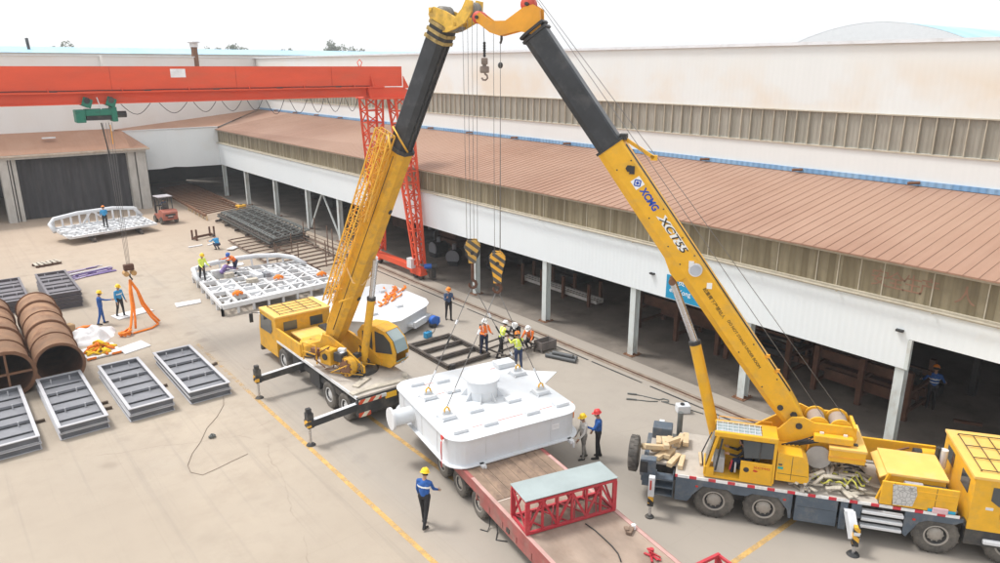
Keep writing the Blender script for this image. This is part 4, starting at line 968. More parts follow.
# boom head
g = MB(); g.use(ORNG)
for y in (1.08, 1.5):
    g.prism([(-5.58, y, 14.0), (-5.78, y, 14.12), (-6.05, y, 14.05), (-6.55, y, 13.72), (-6.95, y, 13.72), (-7.28, y, 13.95), (-7.42, y, 13.86), (-7.38, y, 13.7), (-7.0, y, 13.42), (-6.72, y, 13.33), (-6.2, y, 13.45), (-5.55, y, 13.3)], (0, .07, 0))
g.span((-6.8, 1.15, 13.42), (-6.6, 1.5, 13.5)); g.span((-6.1, 1.15, 13.7), (-5.9, 1.5, 13.95))
head = g.build('boom_head', None, CB)
for nm, c, r in (('upper_sheave', (-5.95, 14.13), .2), ('nose_sheave', (-7.36, 13.82), .17)):
    g = MB(); g.use(mat('red_sheave', (.55, .08, .05), .5)); M = basis((c[0], 1.33, c[1]), (1, 0, 0), (0, 0, 1), (0, -1, 0)); g.lathe([(.02, -.16), (r, -.16), (r, -.11), (r * .85, -.08), (r, -.05), (r, .05), (r * .85, .08), (r, .11), (r, .16), (.02, .16)], M, 24); g.use(DARK); g.tube((c[0], 1.02, c[1]), (c[0], 1.64, c[1]), .05, n=10); g.build(nm, None, head)
# lift cylinder
g = MB(); g.use(YEL); g.tube((-.02, 1.33, 1.75), (-.88, 1.33, 4.83), .165, n=20); g.use(DARK); g.tube((-.87, 1.33, 4.80), (-.9, 1.33, 4.9), .175, n=20); cyl = g.build('lift_cylinder', None, CB)
g = MB(); g.use(CHROME); g.tube((-.88, 1.33, 4.85), (-1.64, 1.33, 6.66), .105, n=18); g.use(RUST); g.tube((-1.64, 1.12, 6.66), (-1.64, 1.54, 6.66), .1, n=12); g.build('piston_rod', None, cyl)
# hoist ropes along the boom
g = MB(); g.use(ROPE)
g.path([(2.75, 1.2, 3.07), (-1.5, 1.2, 8.75), (-5.75, 1.2, 14.3)], .009); g.path([(3.3, 1.45, 3.07), (-1.3, 1.45, 8.9), (-5.75, 1.45, 14.33)], .009); g.build('hoist_rope', None, CB)
# operator in the cab
op = person((0, 0, 0), 0, 'crane operator in dark clothes and black cap seated in the open yellow operator cab', 'black', 'navy', None, lean=18, th=(88, 80), kb=(80, 75), arm=((45, 6, 55), (45, 6, 55)), squat_z=.12, scale=.92)
ML = Matrix.Translation((16.04, 10.24, 0)) @ RZ(math.atan2(-.8204, .5722))
op.location = ML @ Vector((.86, .5, 1.62)); op.rotation_euler = (0, 0, math.atan2(-.8204, .5722) + PI)

# timber blocks on its tail, and scrap slats under the counterweight
def on_crane(p): return ML @ Vector(p)
rnd = random.Random(3)
blocks = [(-1.9, 1.0, 1.47, 20, .1), (-1.55, .85, 1.35, 62, 0), (-1.62, 1.2, 1.36, 40, .1), (-1.35, .95, 1.36, 75, .05), (-1.72, 1.55, 1.40, 95, .15), (-1.45, 1.45, 1.5, 80, .2), (-1.2, .62, 1.35, 70, 0), (-.98, .6, 1.33, 85, 0), (-1.1, 1.75, 1.42, 78, .0), (-.92, 1.85, 1.42, 92, .0), (-1.78, .8, 1.6, 30, .2), (-1.5, 1.1, 1.62, 100, .1), (-1.3, 1.25, 1.62, 55, .1), (-.45, 1.0, 1.31, 95, 0)]
bl0 = MB(); bl0.use(WOOD); bl0.box((0, 0, 0), (.66, .16, .13), None, .008); bl0 = bl0.build('timber_block')
blabs = ['pale timber block lying at the left edge of the heap on the crane tail', 'pale timber block at the near edge of the heap on the crane tail', 'pale timber block lying crooked in the middle of the heap on the crane tail', 'pale timber block beside the stacked ones in the heap on the crane tail',
         'pale timber block at the far left of the heap beside the blue grey box', 'pale timber block propped on others at the far side of the heap', 'pale timber block flat on the deck at the near right of the heap', 'pale timber block flat on the deck rightmost at the near side of the heap',
         'left of two parallel timber blocks beside the blue grey box', 'right of two parallel timber blocks beside the blue grey box', 'pale timber block on top of the heap near the spare wheel', 'topmost pale timber block crossing the heap', 'second topmost pale timber block turned across the heap', 'lone timber stick on the deck between heap and operator cab']
for i, (x, y, z, a, tl) in enumerate(blocks):
    o = bl0 if i == 0 else bl0.copy()
    if i: COL.objects.link(o)
    o.location = on_crane((x, y, z + .01)); o.rotation_euler = (0, tl, R(a) + math.atan2(-.8204, .5722)); o.scale = (rnd.uniform(.85, 1.15), rnd.uniform(.8, 1.2), 1) if i < 13 else (1, .5, .5)
    tag(o, blabs[i], 'timber block', 'timber blocks heaped on the crane tail')
slatm = [WOODG, DECK, mat('dark_weathered_slat', (.27, .24, .19), .85, var=.25)]
sl0 = []
for m_ in slatm:
    b = MB(); b.use(m_); b.box((0, 0, 0), (.7, .09, .05), None, .008); sl0.append(b)
base = []
n_s = 84
for i in range(n_s):
    k = rnd.choice((0, 0, 1, 2))
    if i < 3: k = i; o = sl0[k].build('scrap_slat'); base.append(o)
    else: o = base[k].copy(); COL.objects.link(o)
    x = rnd.uniform(2.1, 4.05); y = rnd.uniform(.15, 1.9); hh = 1.30 + .055 * rnd.randint(0, 4) + .25 * max(0, 1 - abs(x - 3) / 1.0) * max(0, 1 - abs(y - 1) / 1.)
    o.location = on_crane((x, y, hh)); o.rotation_euler = (rnd.uniform(-.3, .3), rnd.uniform(-.3, .3), rnd.uniform(0, PI)); o.scale = (rnd.uniform(.45, 1.15), rnd.uniform(.7, 1.6), rnd.uniform(.7, 1.4))
    tag(o, 'grey weathered scrap slat in the jumble under the yellow counterweight', 'slat', 'scrap slats heaped under the counterweight')
g = MB(); g.use(YGREEN)
for k in range(6):
    x, y = 2.55 + k * .2, .35 + .22 * (k % 3)
    g.path([on_crane((x + .55 * q / 8, y + .13 * math.sin(q * .9 + k), 1.55 + .09 * math.sin(q * 1.3 + k * 2))) for q in range(9)], .026, 6)
tag(g.build('lime_strap'), 'tangled lime green lifting strap on the scrap slats below counterweight', 'strap')

# ------------------------------------------------------------------ crane on the left (local x = towards its driving cab = world +y)
CAo = (11.85, 23.5, 0)
CA = thing('mobile_crane', 'older dusty yellow truck crane at left with lattice jib folded on its raised boom', 'crane', CAo, PI / 2)
# local: x = Y-23.5, y = 11.85-X
g = MB(); g.use(DARK); g.span((-2.0, -.45, .6), (6.6, .45, 1.15)); g.span((-1.9, -1.2, .75), (3.6, 1.15, 1.0))
for x in (.2, -1.1, 4.5): g.tube((x, -1.1, .52), (x, 1.1, .52), .1, n=10)
g.span((1.0, 1.0, .45), (1.9, 1.2, 1.2)); g.span((2.9, .9, .5), (3.6, 1.18, 1.15)); g.build('chassis', None, CA)
g = MB(); g.use(DECK); g.span((-2.15, -1.25, 1.22), (3.3, 1.25, 1.29)); g.use(SILV); g.span((-2.15, 1.2, 1.2), (5.0, 1.262, 1.3)); g.build('deck', None, CA)
for x in (.2, -1.1, 4.5):
    for y in (1.08, -1.08): wheel(CA, (x, y, .52), .52, .32, RIMW)
g = MB(); g.use(DARK); g.span((-2.2, -1.25, .55), (-2.05, 1.25, 1.2)); g.use(HAZR); g.span((-2.225, .3, 1.02), (-2.2, 1.2, 1.17)); g.span((-2.225, -1.2, 1.02), (-2.2, -.45, 1.17)); g.span((-2.225, .75, .52), (-2.2, 1.22, .68)); g.span((-2.225, -1.2, .52), (-2.2, -.75, .68))
g.use(PLATEY); g.span((-2.235, -.33, .95), (-2.2, .13, 1.15)); g.use(SILV); g.box((-2.22, .2, 1.12), (.05, .2, .12)); g.build('rear_bumper', None, CA)
for x in (2.68, -2.05):
    g = MB(); g.use(DARK); g.bar((x, .6, .92), (x, 2.95, .80), .2, .22); g.span((x - .13, 2.9, .68), (x + .13, 3.12, 1.22)); g.use(SILV); g.bar((x, 1.0, 1.035), (x, 2.9, .925), .16, .012); g.use(HAZB); g.span((x - .135, 3.0, .72), (x + .135, 3.14, .96))
    g.use(DARK); g.box((x, 3.02, 1.3), (.16, .16, .16)); g.use(CHROME); g.tube((x, 3.02, .05), (x, 3.02, .7), .045, n=10); g.use(DARK); g.tube((x, 3.02, .002), (x, 3.02, .06), .17, .12, n=14); g.build('outrigger', None, CA)
    g = MB(); g.use(DARK); g.span((x - .1, -1.75, .7), (x + .1, -.6, .95)); g.use(CHROME); g.tube((x, -1.7, .05), (x, -1.7, .9), .045, n=10); g.use(DARK); g.tube((x, -1.7, .002), (x, -1.7, .06), .17, .12, n=14); g.build('outrigger', None, CA)
cab2 = driver_cab(CA, 5.0, 7.0, -1.25, 1.25, .5, 2.25, MR, YEL2, YROOF)
g = MB(); g.use(DARK); g.path([(6.6, 1.25, 2.1), (6.95, 1.55, 2.1)], .018); g.box((6.95, 1.58, 1.85), (.08, .16, .42), None, .02); g.build('mirror', None, cab2)
g = MB(); g.use(YEL2); g.span((2.55, 1.16, 1.3), (5.0, 1.25, 1.85), .02); g.build('side_panel', None, CA)
g = MB(); g.use(YEL2); g.span((2.5, -1.2, 1.3), (4.8, -1.1, 1.75)); g.use(YROOF); g.span((3.4, -.5, 1.55), (4.8, .7, 1.62), .02); g.use(YEL2); g.span((3.5, -.4, 1.28), (4.7, .6, 1.54)); g.use(DARK); g.span((3.55, -.85, 1.3), (4.6, -.5, 1.72)); g.build('engine_hood', None, CA)
g = MB(); g.use(YEL2); g.lathe([(.05, 1.95), (.42, 1.9), (.46, 1.8), (.46, 1.45), (.4, 1.35)], TR(2.6, .75, 0), 18); g.span((2.2, .2, 1.85), (3.0, .95, 1.93), .02); g.span((2.2, -.7, 1.8), (2.9, .1, 2.0), .03); g.build('counterweight', None, CA)
h = Vector((.311, -.950, 0)); 
# heading in local frame: world (hx,hy) -> local (hy, -hx)
hl = Vector((-.950, -.311, 0)); rl = Vector((-.311, .950, 0))    # forward and right of the raised boom, in the crane's frame
SA = basis((0, 0, 0), hl, -rl, (0, 0, 1))                        # super frame: x forward, y left
g = MB(SA); g.use(DARK); g.lathe([(.74, 1.29), (.74, 1.40), (.66, 1.5), (.01, 1.5)], None, 32); g.build('slewing_ring', None, CA)
g = MB(SA); g.use(YEL2)
for y in (-.5, .42): g.prism([(.75, y, 1.5), (.75, y, 1.75), (-.3, y, 2.35), (-1.0, y, 2.62), (-1.35, y, 2.62), (-1.5, y, 2.3), (-1.9, y, 2.1), (-1.9, y, 1.75), (-1.0, y, 1.5)], (0, .08, 0))
g.span((-1.9, -.42, 1.75), (-1.8, .42, 2.1)); g.build('slewing_frame', None, CA)
g = MB(SA); g.use(YEL2); g.tube((.15, -.85, 1.72), (.15, -.55, 1.72), .36, n=20); g.use(mat('winch_rope_drum')if False else RUST); g.tube((.15, -.8, 1.72), (.15, -.9, 1.72), .26, n=16)
for k in range(10): a = 2 * PI * k / 10; g.box((.15 + .3 * math.cos(a), -.87, 1.72 + .3 * math.sin(a)), (.06, .04, .06))
g.use(YEL2); g.box((-.75, -.78, 1.98), (.55, .42, .6), None, .03); g.use(DARK); g.tube((-.75, -.985, 2.0), (-.75, -1.02, 2.0), .13, n=14); g.box((-.2, -.72, 2.05), (.4, .35, .35), None, .03); g.build('winch', None, CA)
g = MB(SA); g.use(ROPE)
for k in range(7):
    a = k * .9; g.path([(-.2 + .12 * k, -.6, 1.6), (-.1 + .13 * k, -.62 - .1 * math.sin(a), 1.9 + .12 * math.cos(a)), (.1 + .1 * k, -.5, 1.55)], .022, 5)
g.build('hydraulic_hoses', None, CA)
rr = random.Random(12)
g = MB(SA)
for k in range(16):
    g.use((HOSE, HOSE, RUST, YEL2)[k % 4]); x, y, z = rr.uniform(-1.9, .5), rr.uniform(-1.0, .2), rr.uniform(1.6, 2.3)
    g.path([(x, y, z), (x + rr.uniform(-.3, .3), y + rr.uniform(-.2, .2), z + rr.uniform(.1, .35)), (x + rr.uniform(-.5, .5), y + rr.uniform(-.3, .3), z - rr.uniform(.0, .3)), (x + rr.uniform(-.6, .6), y + rr.uniform(-.3, .3), z - rr.uniform(.1, .4))], rr.choice((.022, .03, .04)), 6)
g.build('hose_bundle', None, CA)
for k in range(9):
    g = MB(SA); g.use((YEL2, DARK, ORNG, SILV, RUST)[k % 5]); x, y, z = rr.uniform(-2.2, .3), rr.uniform(-1.0, .3), rr.uniform(1.65, 2.25)
    g.box((x, y, z), (rr.uniform(.12, .4), rr.uniform(.1, .3), rr.uniform(.1, .3)), RZ(rr.uniform(-.3, .3)), .015); g.build('valve_block', None, CA)
g = MB(SA); g.use(YEL2); g.bar((-2.0, -.95, 2.3), (-1.2, -1.0, 2.35), .04); g.bar((-2.0, -.95, 1.6), (-2.0, -.95, 2.3), .04); g.bar((-1.2, -1.0, 1.6), (-1.2, -1.0, 2.35), .04); g.bar((-2.0, -.95, 1.95), (-1.2, -1.0, 1.98), .04); g.build('handrail', None, CA)
pl0 = None
for i, (x, y, a, sx, lab) in enumerate(((11.2, 21.7, 4, 1.0, 'long grey plank along the left rear of the left crane deck'), (11.95, 21.62, -6, 1.25, 'long grey plank crossing the rear edge of the left crane deck'), (11.35, 22.35, 30, .7, 'shorter grey plank near the turntable on the left crane deck'), (12.85, 21.75, 60, .45, 'short timber block under the operator cab of the left crane'), (12.6, 21.45, 50, .5, 'short timber block at the right rear corner of the left crane deck'))):
    if pl0 is None: g_ = MB(); g_.use(WOODG); g_.box((0, 0, .035), (1.3, .26, .07), None, .01); o = pl0 = g_.build('plank')
    else: o = pl0.copy(); COL.objects.link(o)
    o.location = (x, y, 1.292); o.rotation_euler = (0, 0, R(a)); o.scale = (sx, 1 if i < 3 else .7, 1.3 if i > 2 else 1); tag(o, lab, 'plank', 'planks lying on the left crane deck')
# operator cab: bulging front glass
g = MB(SA); g.use(YEL2)
prof = [(-.35, 1.48), (1.15, 1.48), (1.42, 1.72), (1.46, 2.1), (1.3, 2.55), (.95, 2.85), (.45, 2.98), (-.2, 2.92), (-.45, 2.6)]
for y in (.5, 1.22): g.prism([(x, y, z) for x, z in prof], (0, .05, 0))
for a, b in zip(prof, prof[1:] + prof[:1]):
    if a[0] > 1.1 and b[0] > .9 and a[1] > 1.7 and b[1] > 1.7: continue
    g.bar((a[0], .885, a[1]), (b[0], .885, b[1]), .78, .05)
oc = g.build('operator_cab', None, CA)
g = MB(SA); g.use(MIRR); g.mats.clear(); g.use(PALEG); g.loft([[(x + .02, .58, z) for x, z in prof[3:7]] + [(x, .58, z) for x, z in reversed(prof[3:7])], [(x + .02, 1.2, z) for x, z in prof[3:7]] + [(x, 1.2, z) for x, z in reversed(prof[3:7])]]); g.build('windscreen', None, oc)
g = MB(SA); g.use(GLASSG); g.prism([(1.2, .58, 1.55), (1.2, 1.2, 1.55), (1.42, 1.2, 1.76), (1.42, .58, 1.76)], (.03, 0, -.03)); g.build('lower_window', None, oc)
for y in (.49, 1.275):
    g = MB(SA); g.use(MIRR); g.prism([(.45, y, 1.95), (1.3, y, 2.05), (1.2, y, 2.5), (.9, y, 2.75), (.45, y, 2.82)], (0, .006 if y > 1 else -.006, 0)); g.build('side_window', None, oc); g = MB(SA); g.use(MIRR); g.prism([(-.25, y, 2.0), (.3, y, 2.0), (.3, y, 2.75), (-.2, y, 2.72)], (0, .006 if y > 1 else -.006, 0)); g.build('side_window', None, oc)
g = MB(SA); g.use(SILV); g.box((1.47, 1.15, 1.85), (.05, .12, .14)); g.box((1.4, .95, 1.62), (.05, .16, .08)); g.build('work_lamp', None, oc)
# boom
eA = (hl * .4475 + Vector((0, 0, .8943))); tA = (hl * -.8943 + Vector((0, 0, .4475))); vA = -rl
OA = hl * -1.2 + Vector((0, 0, 2.36))
g = MB(); g.use(YEL2); boom_section(g, OA, eA, tA, vA, [(-.3, .28, .25, -.2, -.08), (.6, .34, .36, -.32, -.16), (2.0, .35, .38, -.36, -.2), (8.4, .35, .38, -.36, -.2)]); boa = g.build('boom', None, CA)
g = MB(); g.use(BLK); boom_section(g, OA, eA, tA, vA, [(8.2, .31, .34, -.32, -.18), (12.4, .31, .34, -.32, -.18)])
g.use(DARK)
for y in (-.1, .1): g.bar(OA + eA * 8.5 + tA * -.335 + vA * y, OA + eA * 12.3 + tA * -.335 + vA * y, .03, .03)
g.build('inner_boom', None, boa)
g = MB(); g.use(DARK); boom_section(g, OA, eA, tA, vA, [(8.36, .385, .42, -.4, -.2), (8.48, .385, .42, -.4, -.2)]); g.build('boom_collar', None, boa); g = MB()
g.use(mat('worn_yellow_black', (.35, .25, .09), .6, var=.5, scale=5))
for s_ in (12.2, 12.42, 12.64): boom_section(g, OA, eA, tA, vA, [(s_, .37, .38, -.37, -.18), (s_ + .1, .37, .38, -.37, -.18)])
g.use(DARK); boom_section(g, OA, eA, tA, vA, [(12.3, .33, .34, -.34, -.18), (12.75, .33, .34, -.34, -.18)])
g.build('boom_collar', None, boa)
PA = lambda s_, tt, y=0: OA + eA * s_ + tA * tt + vA * y
g = MB(); g.use(mat('worn_head_yellow', (.68, .42, .06), .55, var=.3, scale=4, dirt=(.12, .1, .08), amt=.6))
def SAp(x, y, z): return hl * x + vA * y + Vector((0, 0, z))
hp = [(4.3, 13.55), (4.1, 14.05), (4.3, 14.25), (4.75, 14.1), (5.1, 13.92), (5.35, 14.15), (5.5, 14.4), (5.72, 14.35), (5.7, 14.05), (5.45, 13.75), (5.05, 13.58), (4.75, 13.5)]
for y in (-.3, .22): g.prism([SAp(x, y, z) for x, z in hp], vA * .08)
g.bar(SAp(4.2, -.3, 14.15), SAp(4.2, .3, 14.15), .16); g.bar(SAp(5.1, -.3, 13.72), SAp(5.1, .3, 13.72), .12); hA = g.build('boom_head', None, CA)
for x, z, r in ((5.52, 14.12, .22), (4.5, 14.05, .22), (4.95, 13.72, .2)):
    g = MB(); g.use(mat('grey_sheave', (.2, .19, .17), .5, var=.2)); M = basis(SAp(x, 0, z), hl, (0, 0, 1), hl.cross(Vector((0, 0, 1))))
    g.lathe([(.02, -.2), (r, -.2), (r, -.14), (r * .8, -.1), (r, -.06), (r, .06), (r * .8, .1), (r, .14), (r, .2), (.02, .2)], M, 20); g.build('sheave', None, hA)
g = MB(); g.use(YEL2); g.tube(SAp(.25, 0, 1.6), SAp(.84, 0, 4.3), .15, n=18); g.use(DARK); g.tube(SAp(.835, 0, 4.28), SAp(.85, 0, 4.38), .165, n=18); cyA = g.build('lift_cylinder', None, CA)
g = MB(); g.use(CHROME); g.tube(SAp(.84, 0, 4.3), SAp(1.16, 0, 5.85), .10, n=16); g.build('piston_rod', None, cyA)
# folded lattice jib on the boom's right side
g = MB(); g.use(mat('jib_yellow', (.80, .44, .05), .5, var=.15, dirt=(.4, .3, .15), amt=.4))
g.lattice(PA(1.7, .42, -.60), PA(8.9, .46, -.64), vA, tA, .12, .15, .14, .2, 18, .042, .022)
g.lattice(PA(5.6, .1, -.56), PA(8.9, .25, -.62), vA, tA, .09, .12, .14, .2, 8, .04, .024)
g.bar(PA(.8, .2, -.50), PA(5.6, .2, -.52), .05, .05)
for s_ in (2.4, 5.5, 8.2): g.bar(PA(s_, .2, -.34), PA(s_, .3, -.6), .1, .06)
g.use(DARK); g.bar(PA(.6, -.05, -.357), PA(8.2, -.05, -.357), .03, .012)
for s_ in (2.2, 6.1): g.tube(PA(s_, -.37, .1), PA(s_, -.39, .1), .09, n=8)
g.use(mat('jib_yellow'))
g.path([PA(8.4, .2, -.4), PA(9.0, .0, -.9), PA(8.7, -.3, -1.0)], .035); g.path([PA(8.5, .38, .1), PA(9.1, .3, -.4), PA(9.0, -.2, -.6), PA(8.5, -.36, -.1)], .035); g.bar(PA(2.4, -.36, -.3), PA(2.4, -.36, -1.0), .05); g.build('lattice_jib', None, boa)
g = MB(); g.use(mat('pale_strap', (.80, .55, .25), .7)); g.path([PA(3.4, .36, -.36), PA(3.0, -.2, -.37), PA(2.9, -.38, 0), PA(3.3, -.38, .34), PA(3.7, .0, .37)], .03); g.use(SILV); g.tube(PA(3.6, -.25, .38), PA(4.0, -.25, .38), .09, n=10); g.build('boom_strap', None, boa)

# hook blocks with their falls of rope
def hook_block(x, y, ztop, zbot, tipz, label, nfalls, wd, mt, spread, tips=None, rz=0., frac=.55):
    t = thing('hook_block', label, 'hook block', (x, y, zbot), rz)
    H = ztop - zbot
    g = MB(); g.use(mt)
    k = H * frac
    for yy in (-.17, .12): g.prism([(-wd * .55, yy, k + .02), (-wd, yy, H * .86), (-wd * .5, yy, H), (wd * .5, yy, H), (wd, yy, H * .86), (wd * .55, yy, k + .02), (.12, yy, k - H * .2), (-.12, yy, k - H * .2)], (0, .05, 0))
    g.build('cheek_plates', None, t)
    g = MB(); g.use(DARK); g.tube((0, -.11, H * .74), (0, .11, H * .74), wd * .92, n=20); g.tube((0, -.2, H * .74), (0, .2, H * .74), .06, n=10); g.build('sheave', None, t)
    g = MB(); g.use(RUSTD); g.tube((0, 0, k - H * .15), (0, 0, H * .12), .055, n=10)
    g.path([(0, 0, .24)] + [(.12 * math.sin(a), 0, .05 + .13 * math.cos(a)) for a in [R(q) for q in (10, 50, 90, 130, 170, 210, 250, 285)]], [.05, .05, .05, .05, .055, .055, .05, .04, .025], 8); g.build('hook', None, t)
    g = MB(); g.use(ROPE)
    for i in range(nfalls):
        a = (i - (nfalls - 1) / 2) * spread; yy = .06 if i % 2 else -.06
        g.path([(a * .8, yy, H * .8), (a, yy * 2, tipz - zbot)], .008, 5)
    g.build('rope_falls', None, t)
    return t
hook_block(13.52, 18.32, 7.15, 5.6, 14.0, 'weathered striped hook block hanging from the left crane over the white casing', 4, .27, HOOKD, .14, rz=R(-38), frac=.72)
hook_block(13.25, 16.68, 7.1, 5.9, 13.75, 'bright yellow and black striped hook block hanging from the right crane', 2, .25, HOOKS, .2, rz=R(-38), frac=.42)
# auxiliary hook of left crane, ball weight of right crane
t = thing('auxiliary_hook', 'small grey auxiliary hook dangling on a short chain under the left boom tip', 'hook', (13.78, 17.95, 12.15))
g = MB(); g.use(mat('dull_brown_grey', (.26, .21, .18), .6, var=.2)); g.box((0, 0, .52), (.2, .2, .2), None, .04); g.tube((0, 0, .22), (0, 0, .36), .13, n=12); g.tube((0, 0, .34), (0, 0, .44), .06, n=8); g.box((0, 0, .28), (.28, .14, .2), None, .04)
g.path([(0, 0, .2)] + [(.09 * math.sin(a), 0, .06 + .09 * math.cos(a)) for a in [R(q) for q in (10, 60, 110, 160, 210, 260)]], .03, 7); g.build('hook', None, t)
g = MB(); g.use(DARK)
for k in range(6): g.ell((0, 0, .68 + k * .07), (.045, .03, .05), 8, 6)
g.path([(0, 0, 1.0), (-.05, .05, 1.95)], .011, 5); g.build('chain', None, t); t.rotation_euler = (0, 0, R(-38))
t = thing('ball_weight', 'small dark ball weight on a thin rope beside the right boom nose', 'weight', (13.55, 16.9, 12.55))
g = MB(); g.use(DARK); g.ell((0, 0, 0), (.075, .075, .09)); g.build('ball', None, t)
g = MB(); g.use(ROPE); g.path([(0, 0, -7.0), (0, 0, .75)], .009, 5); g.use(DARK); g.path([(-.12, .05, 1.08), (.03, 0, .98), (.05, 0, .72), (0, 0, .6)], .035, 6); g.build('rope', None, t)

# ------------------------------------------------------------------ trailer and white casing
LA = R(-9.77); P0 = (10.57, 15.43)
LM = Matrix.Translation((*P0, 0)) @ RZ(LA)
def onL(p): return LM @ Vector(p)
T = thing('lowbed_trailer', 'long red oxide lowbed trailer with worn planked deck under the white casing', 'trailer', (*P0, 0), LA)
x0, x1 = .36, 3.08
g = MB(); g.use(TDECK); g.span((x0 + .1, -11, 1.0), (x1 - .1, 1.0, 1.09)); g.build('deck', None, T)
g = MB(); g.use(WOODD)
for k in range(9): a = x0 + .1 + k * .28; g.span((a, -1.85, 1.093), (a + .265, 4.4, 1.1 + .004 * (k % 3)))
g.use(TDECK); g.span((x0 + .1, 1.0, .98), (x1 - .1, 4.5, 1.07)); g.build('planks', None, T)
for xx in (x0, x1 - .1):
    g = MB(); g.use(TRAIL); g.span((xx, -11, .78), (xx + .1, 4.5, 1.098)); s_ = -1 if xx < 1 else 1; o_ = xx - .01 if xx < 1 else xx + .11
    g.span((min(o_, o_ - s_ * .0), -11, 1.04), (o_ + .012, 4.5, 1.1)); y = -10.6
    while y < -.4: g.prism([(xx + (.0 if s_ < 0 else .1), y, .8), (xx + (.0 if s_ < 0 else .1), y, .58), (xx + (.1 if s_ < 0 else 0), y, .5), (xx + (.1 if s_ < 0 else 0), y, .8)], (0, .05, 0)); y += .75
    g.use(mat('pink_worn_edge', (.48, .30, .27), .8, var=.15)); g.span((xx - .004, -11, 1.1), (xx + .104, -.5, 1.106)); g.build('side_rail', None, T)
g = MB(); g.use(TRAIL); g.span((x0 + .02, -11, .5), (x0 + .09, -1.0, .8)); g.use(DARK); g.span((x0 + .6, -11, .55), (x1 - .6, 4.4, .98)); g.span((x0 + .5, -.6, .4), (x1 - .5, 3.6, .6)); g.box((x0 + .02, -2.65, .68), (.06, .14, .12)); g.build('chassis', None, T)
g = MB(); g.use(mat('pale_chalk_line', (.62, .54, .47), .9)); g.span((x0 + .1, -1.92, 1.094), (1.5, -1.89, 1.098)); g.build('chalk_line', None, T)
for y in (-.85, .42, 1.66):
    for x in (x0 + .16, x0 + .62, x1 - .62, x1 - .16): wheel(T, (x, y, .42), .42, .26, RIM, PI / 2)
# casing
C = thing('steel_casing', 'big white primed steel casing with round turret hung above the lowbed trailer', 'casing', (*P0, 0), LA)
def rrect(x0, y0, x1, y1, r, n=6, rs=None):
    out = []
    for i, (cx, cy, a0) in enumerate(((x1 - r, y0 + r, -90), (x1 - r, y1 - r, 0), (x0 + r, y1 - r, 90), (x0 + r, y0 + r, 180))):
        for k in range(n + 1): a = R(a0 + 90 * k / n); out.append((cx + r * math.cos(a), cy + r * math.sin(a)))
    return out
outer = rrect(0, 0, 4.62, 4.9, .62); inner = rrect(.07, .07, 4.55, 4.83, .56)
g = MB(); g.use(WHT); g.prism([(x, y, 1.985) for x, y in outer], (0, 0, .03)); g.use(WHT); g.prism([(4.5, 2.2, 1.987), (5.55, 2.95, 1.987), (4.5, 3.7, 1.987)], (0, 0, .026)); g.build('top_plate', None, C)
g = MB(); g.use(WHT); g.loft([[(x, y, 1.17) for x, y in inner], [(x, y, 1.985) for x, y in inner]], cap=False); g.build('side_wall', None, C)
g = MB(); g.use(WHT); g.prism([(x, y, 1.14) for x, y in rrect(-.05, -.08, 4.67, 4.95, .66)], (0, 0, .03)); g.build('bottom_plate', None, C)
g = MB(); g.use(WHT); g.tube((2.3, 2.5, 2.016), (2.3, 2.5, 2.62), .5, n=32); g.use(WHT)
lid = [(-.62, .0), (-.42, -.42), (.1, -.55), (.55, -.4), (.68, .05), (.5, .55), (.05, .75), (-.45, .5)]
g.prism([(2.32 + x, 2.52 + y, 2.62) for x, y in rrect(-.56, -.53, .56, .78, .5)], (0, 0, .05)); g.build('turret', None, C)
lugs = [(.66, 3.2), (.6, 1.62), (4.2, 3.42), (4.1, 1.72)]
for x, y in lugs:
    g = MB(); g.use(WHT); g.span((x - .24, y - .2, 2.017), (x + .24, y + .2, 2.15), .03); g.box((x, y, 2.2), (.3, .05, .12)); g.use(YEL); g.path([(x - .09, y, 2.2), (x - .07, y, 2.33), (x, y, 2.39), (x + .07, y, 2.33), (x + .09, y, 2.2)], .03, 7); g.tube((x - .14, y, 2.21), (x + .14, y, 2.21), .025, n=8); g.build('lifting_lug', None, C)
for x, y in lugs:
    for q in range(4):
        a = q * PI / 2 + PI / 4; g = MB(); g.use(WHT); g.prism([(x + .24 * math.cos(a), y + .2 * math.sin(a), 2.018), (x + .40 * math.cos(a), y + .36 * math.sin(a), 2.018), (x + .24 * math.cos(a), y + .2 * math.sin(a), 2.16)], (-.03 * math.sin(a), .03 * math.cos(a), 0)); g.build('gusset', None, C)
for k in range(8):
    a = k * PI / 4 + .2; g = MB(); g.use(WHT); c_, s_ = math.cos(a), math.sin(a); g.prism([(2.3 + .5 * c_, 2.5 + .5 * s_, 2.018), (2.3 + .72 * c_, 2.5 + .72 * s_, 2.018), (2.3 + .5 * c_, 2.5 + .5 * s_, 2.3)], (-.025 * s_, .025 * c_, 0)); g.build('gusset', None, C)
g = MB(); g.use(WHT2); g.lathe([(.5, 2.3), (.512, 2.31), (.5, 2.32)], TR(2.3, 2.5, 0), 32); g.build('weld_seam', None, C)
for x in (1.15, 2.3, 3.45): g = MB(); g.use(WHT2); g.span((x - .008, .058, 1.18), (x + .008, .069, 1.98)); g.build('weld_seam', None, C)
for y in (1.2, 2.4, 3.9): g = MB(); g.use(WHT2); g.span((.058, y - .008, 1.18), (.069, y + .008, 1.98)); g.build('weld_seam', None, C)
pads = [(.55, .66), (1.57, .66), (3.08, .67), (4.2, .69), (1.59, 1.65), (3.0, 1.7), (1.57, 3.3), (1.59, 4.2), (.71, 4.38), (3.1, 3.4)]
for x, y in pads:
    g = MB(); g.use(WHT); g.span((x - .24, y - .17, 2.017), (x + .24, y + .17, 2.12), .012); g.build('pad', None, C)
g = MB(); g.use(WHT); g.span((3.8, 4.1, 2.017), (4.5, 4.6, 2.2), .03); g.build('pad', None, C)
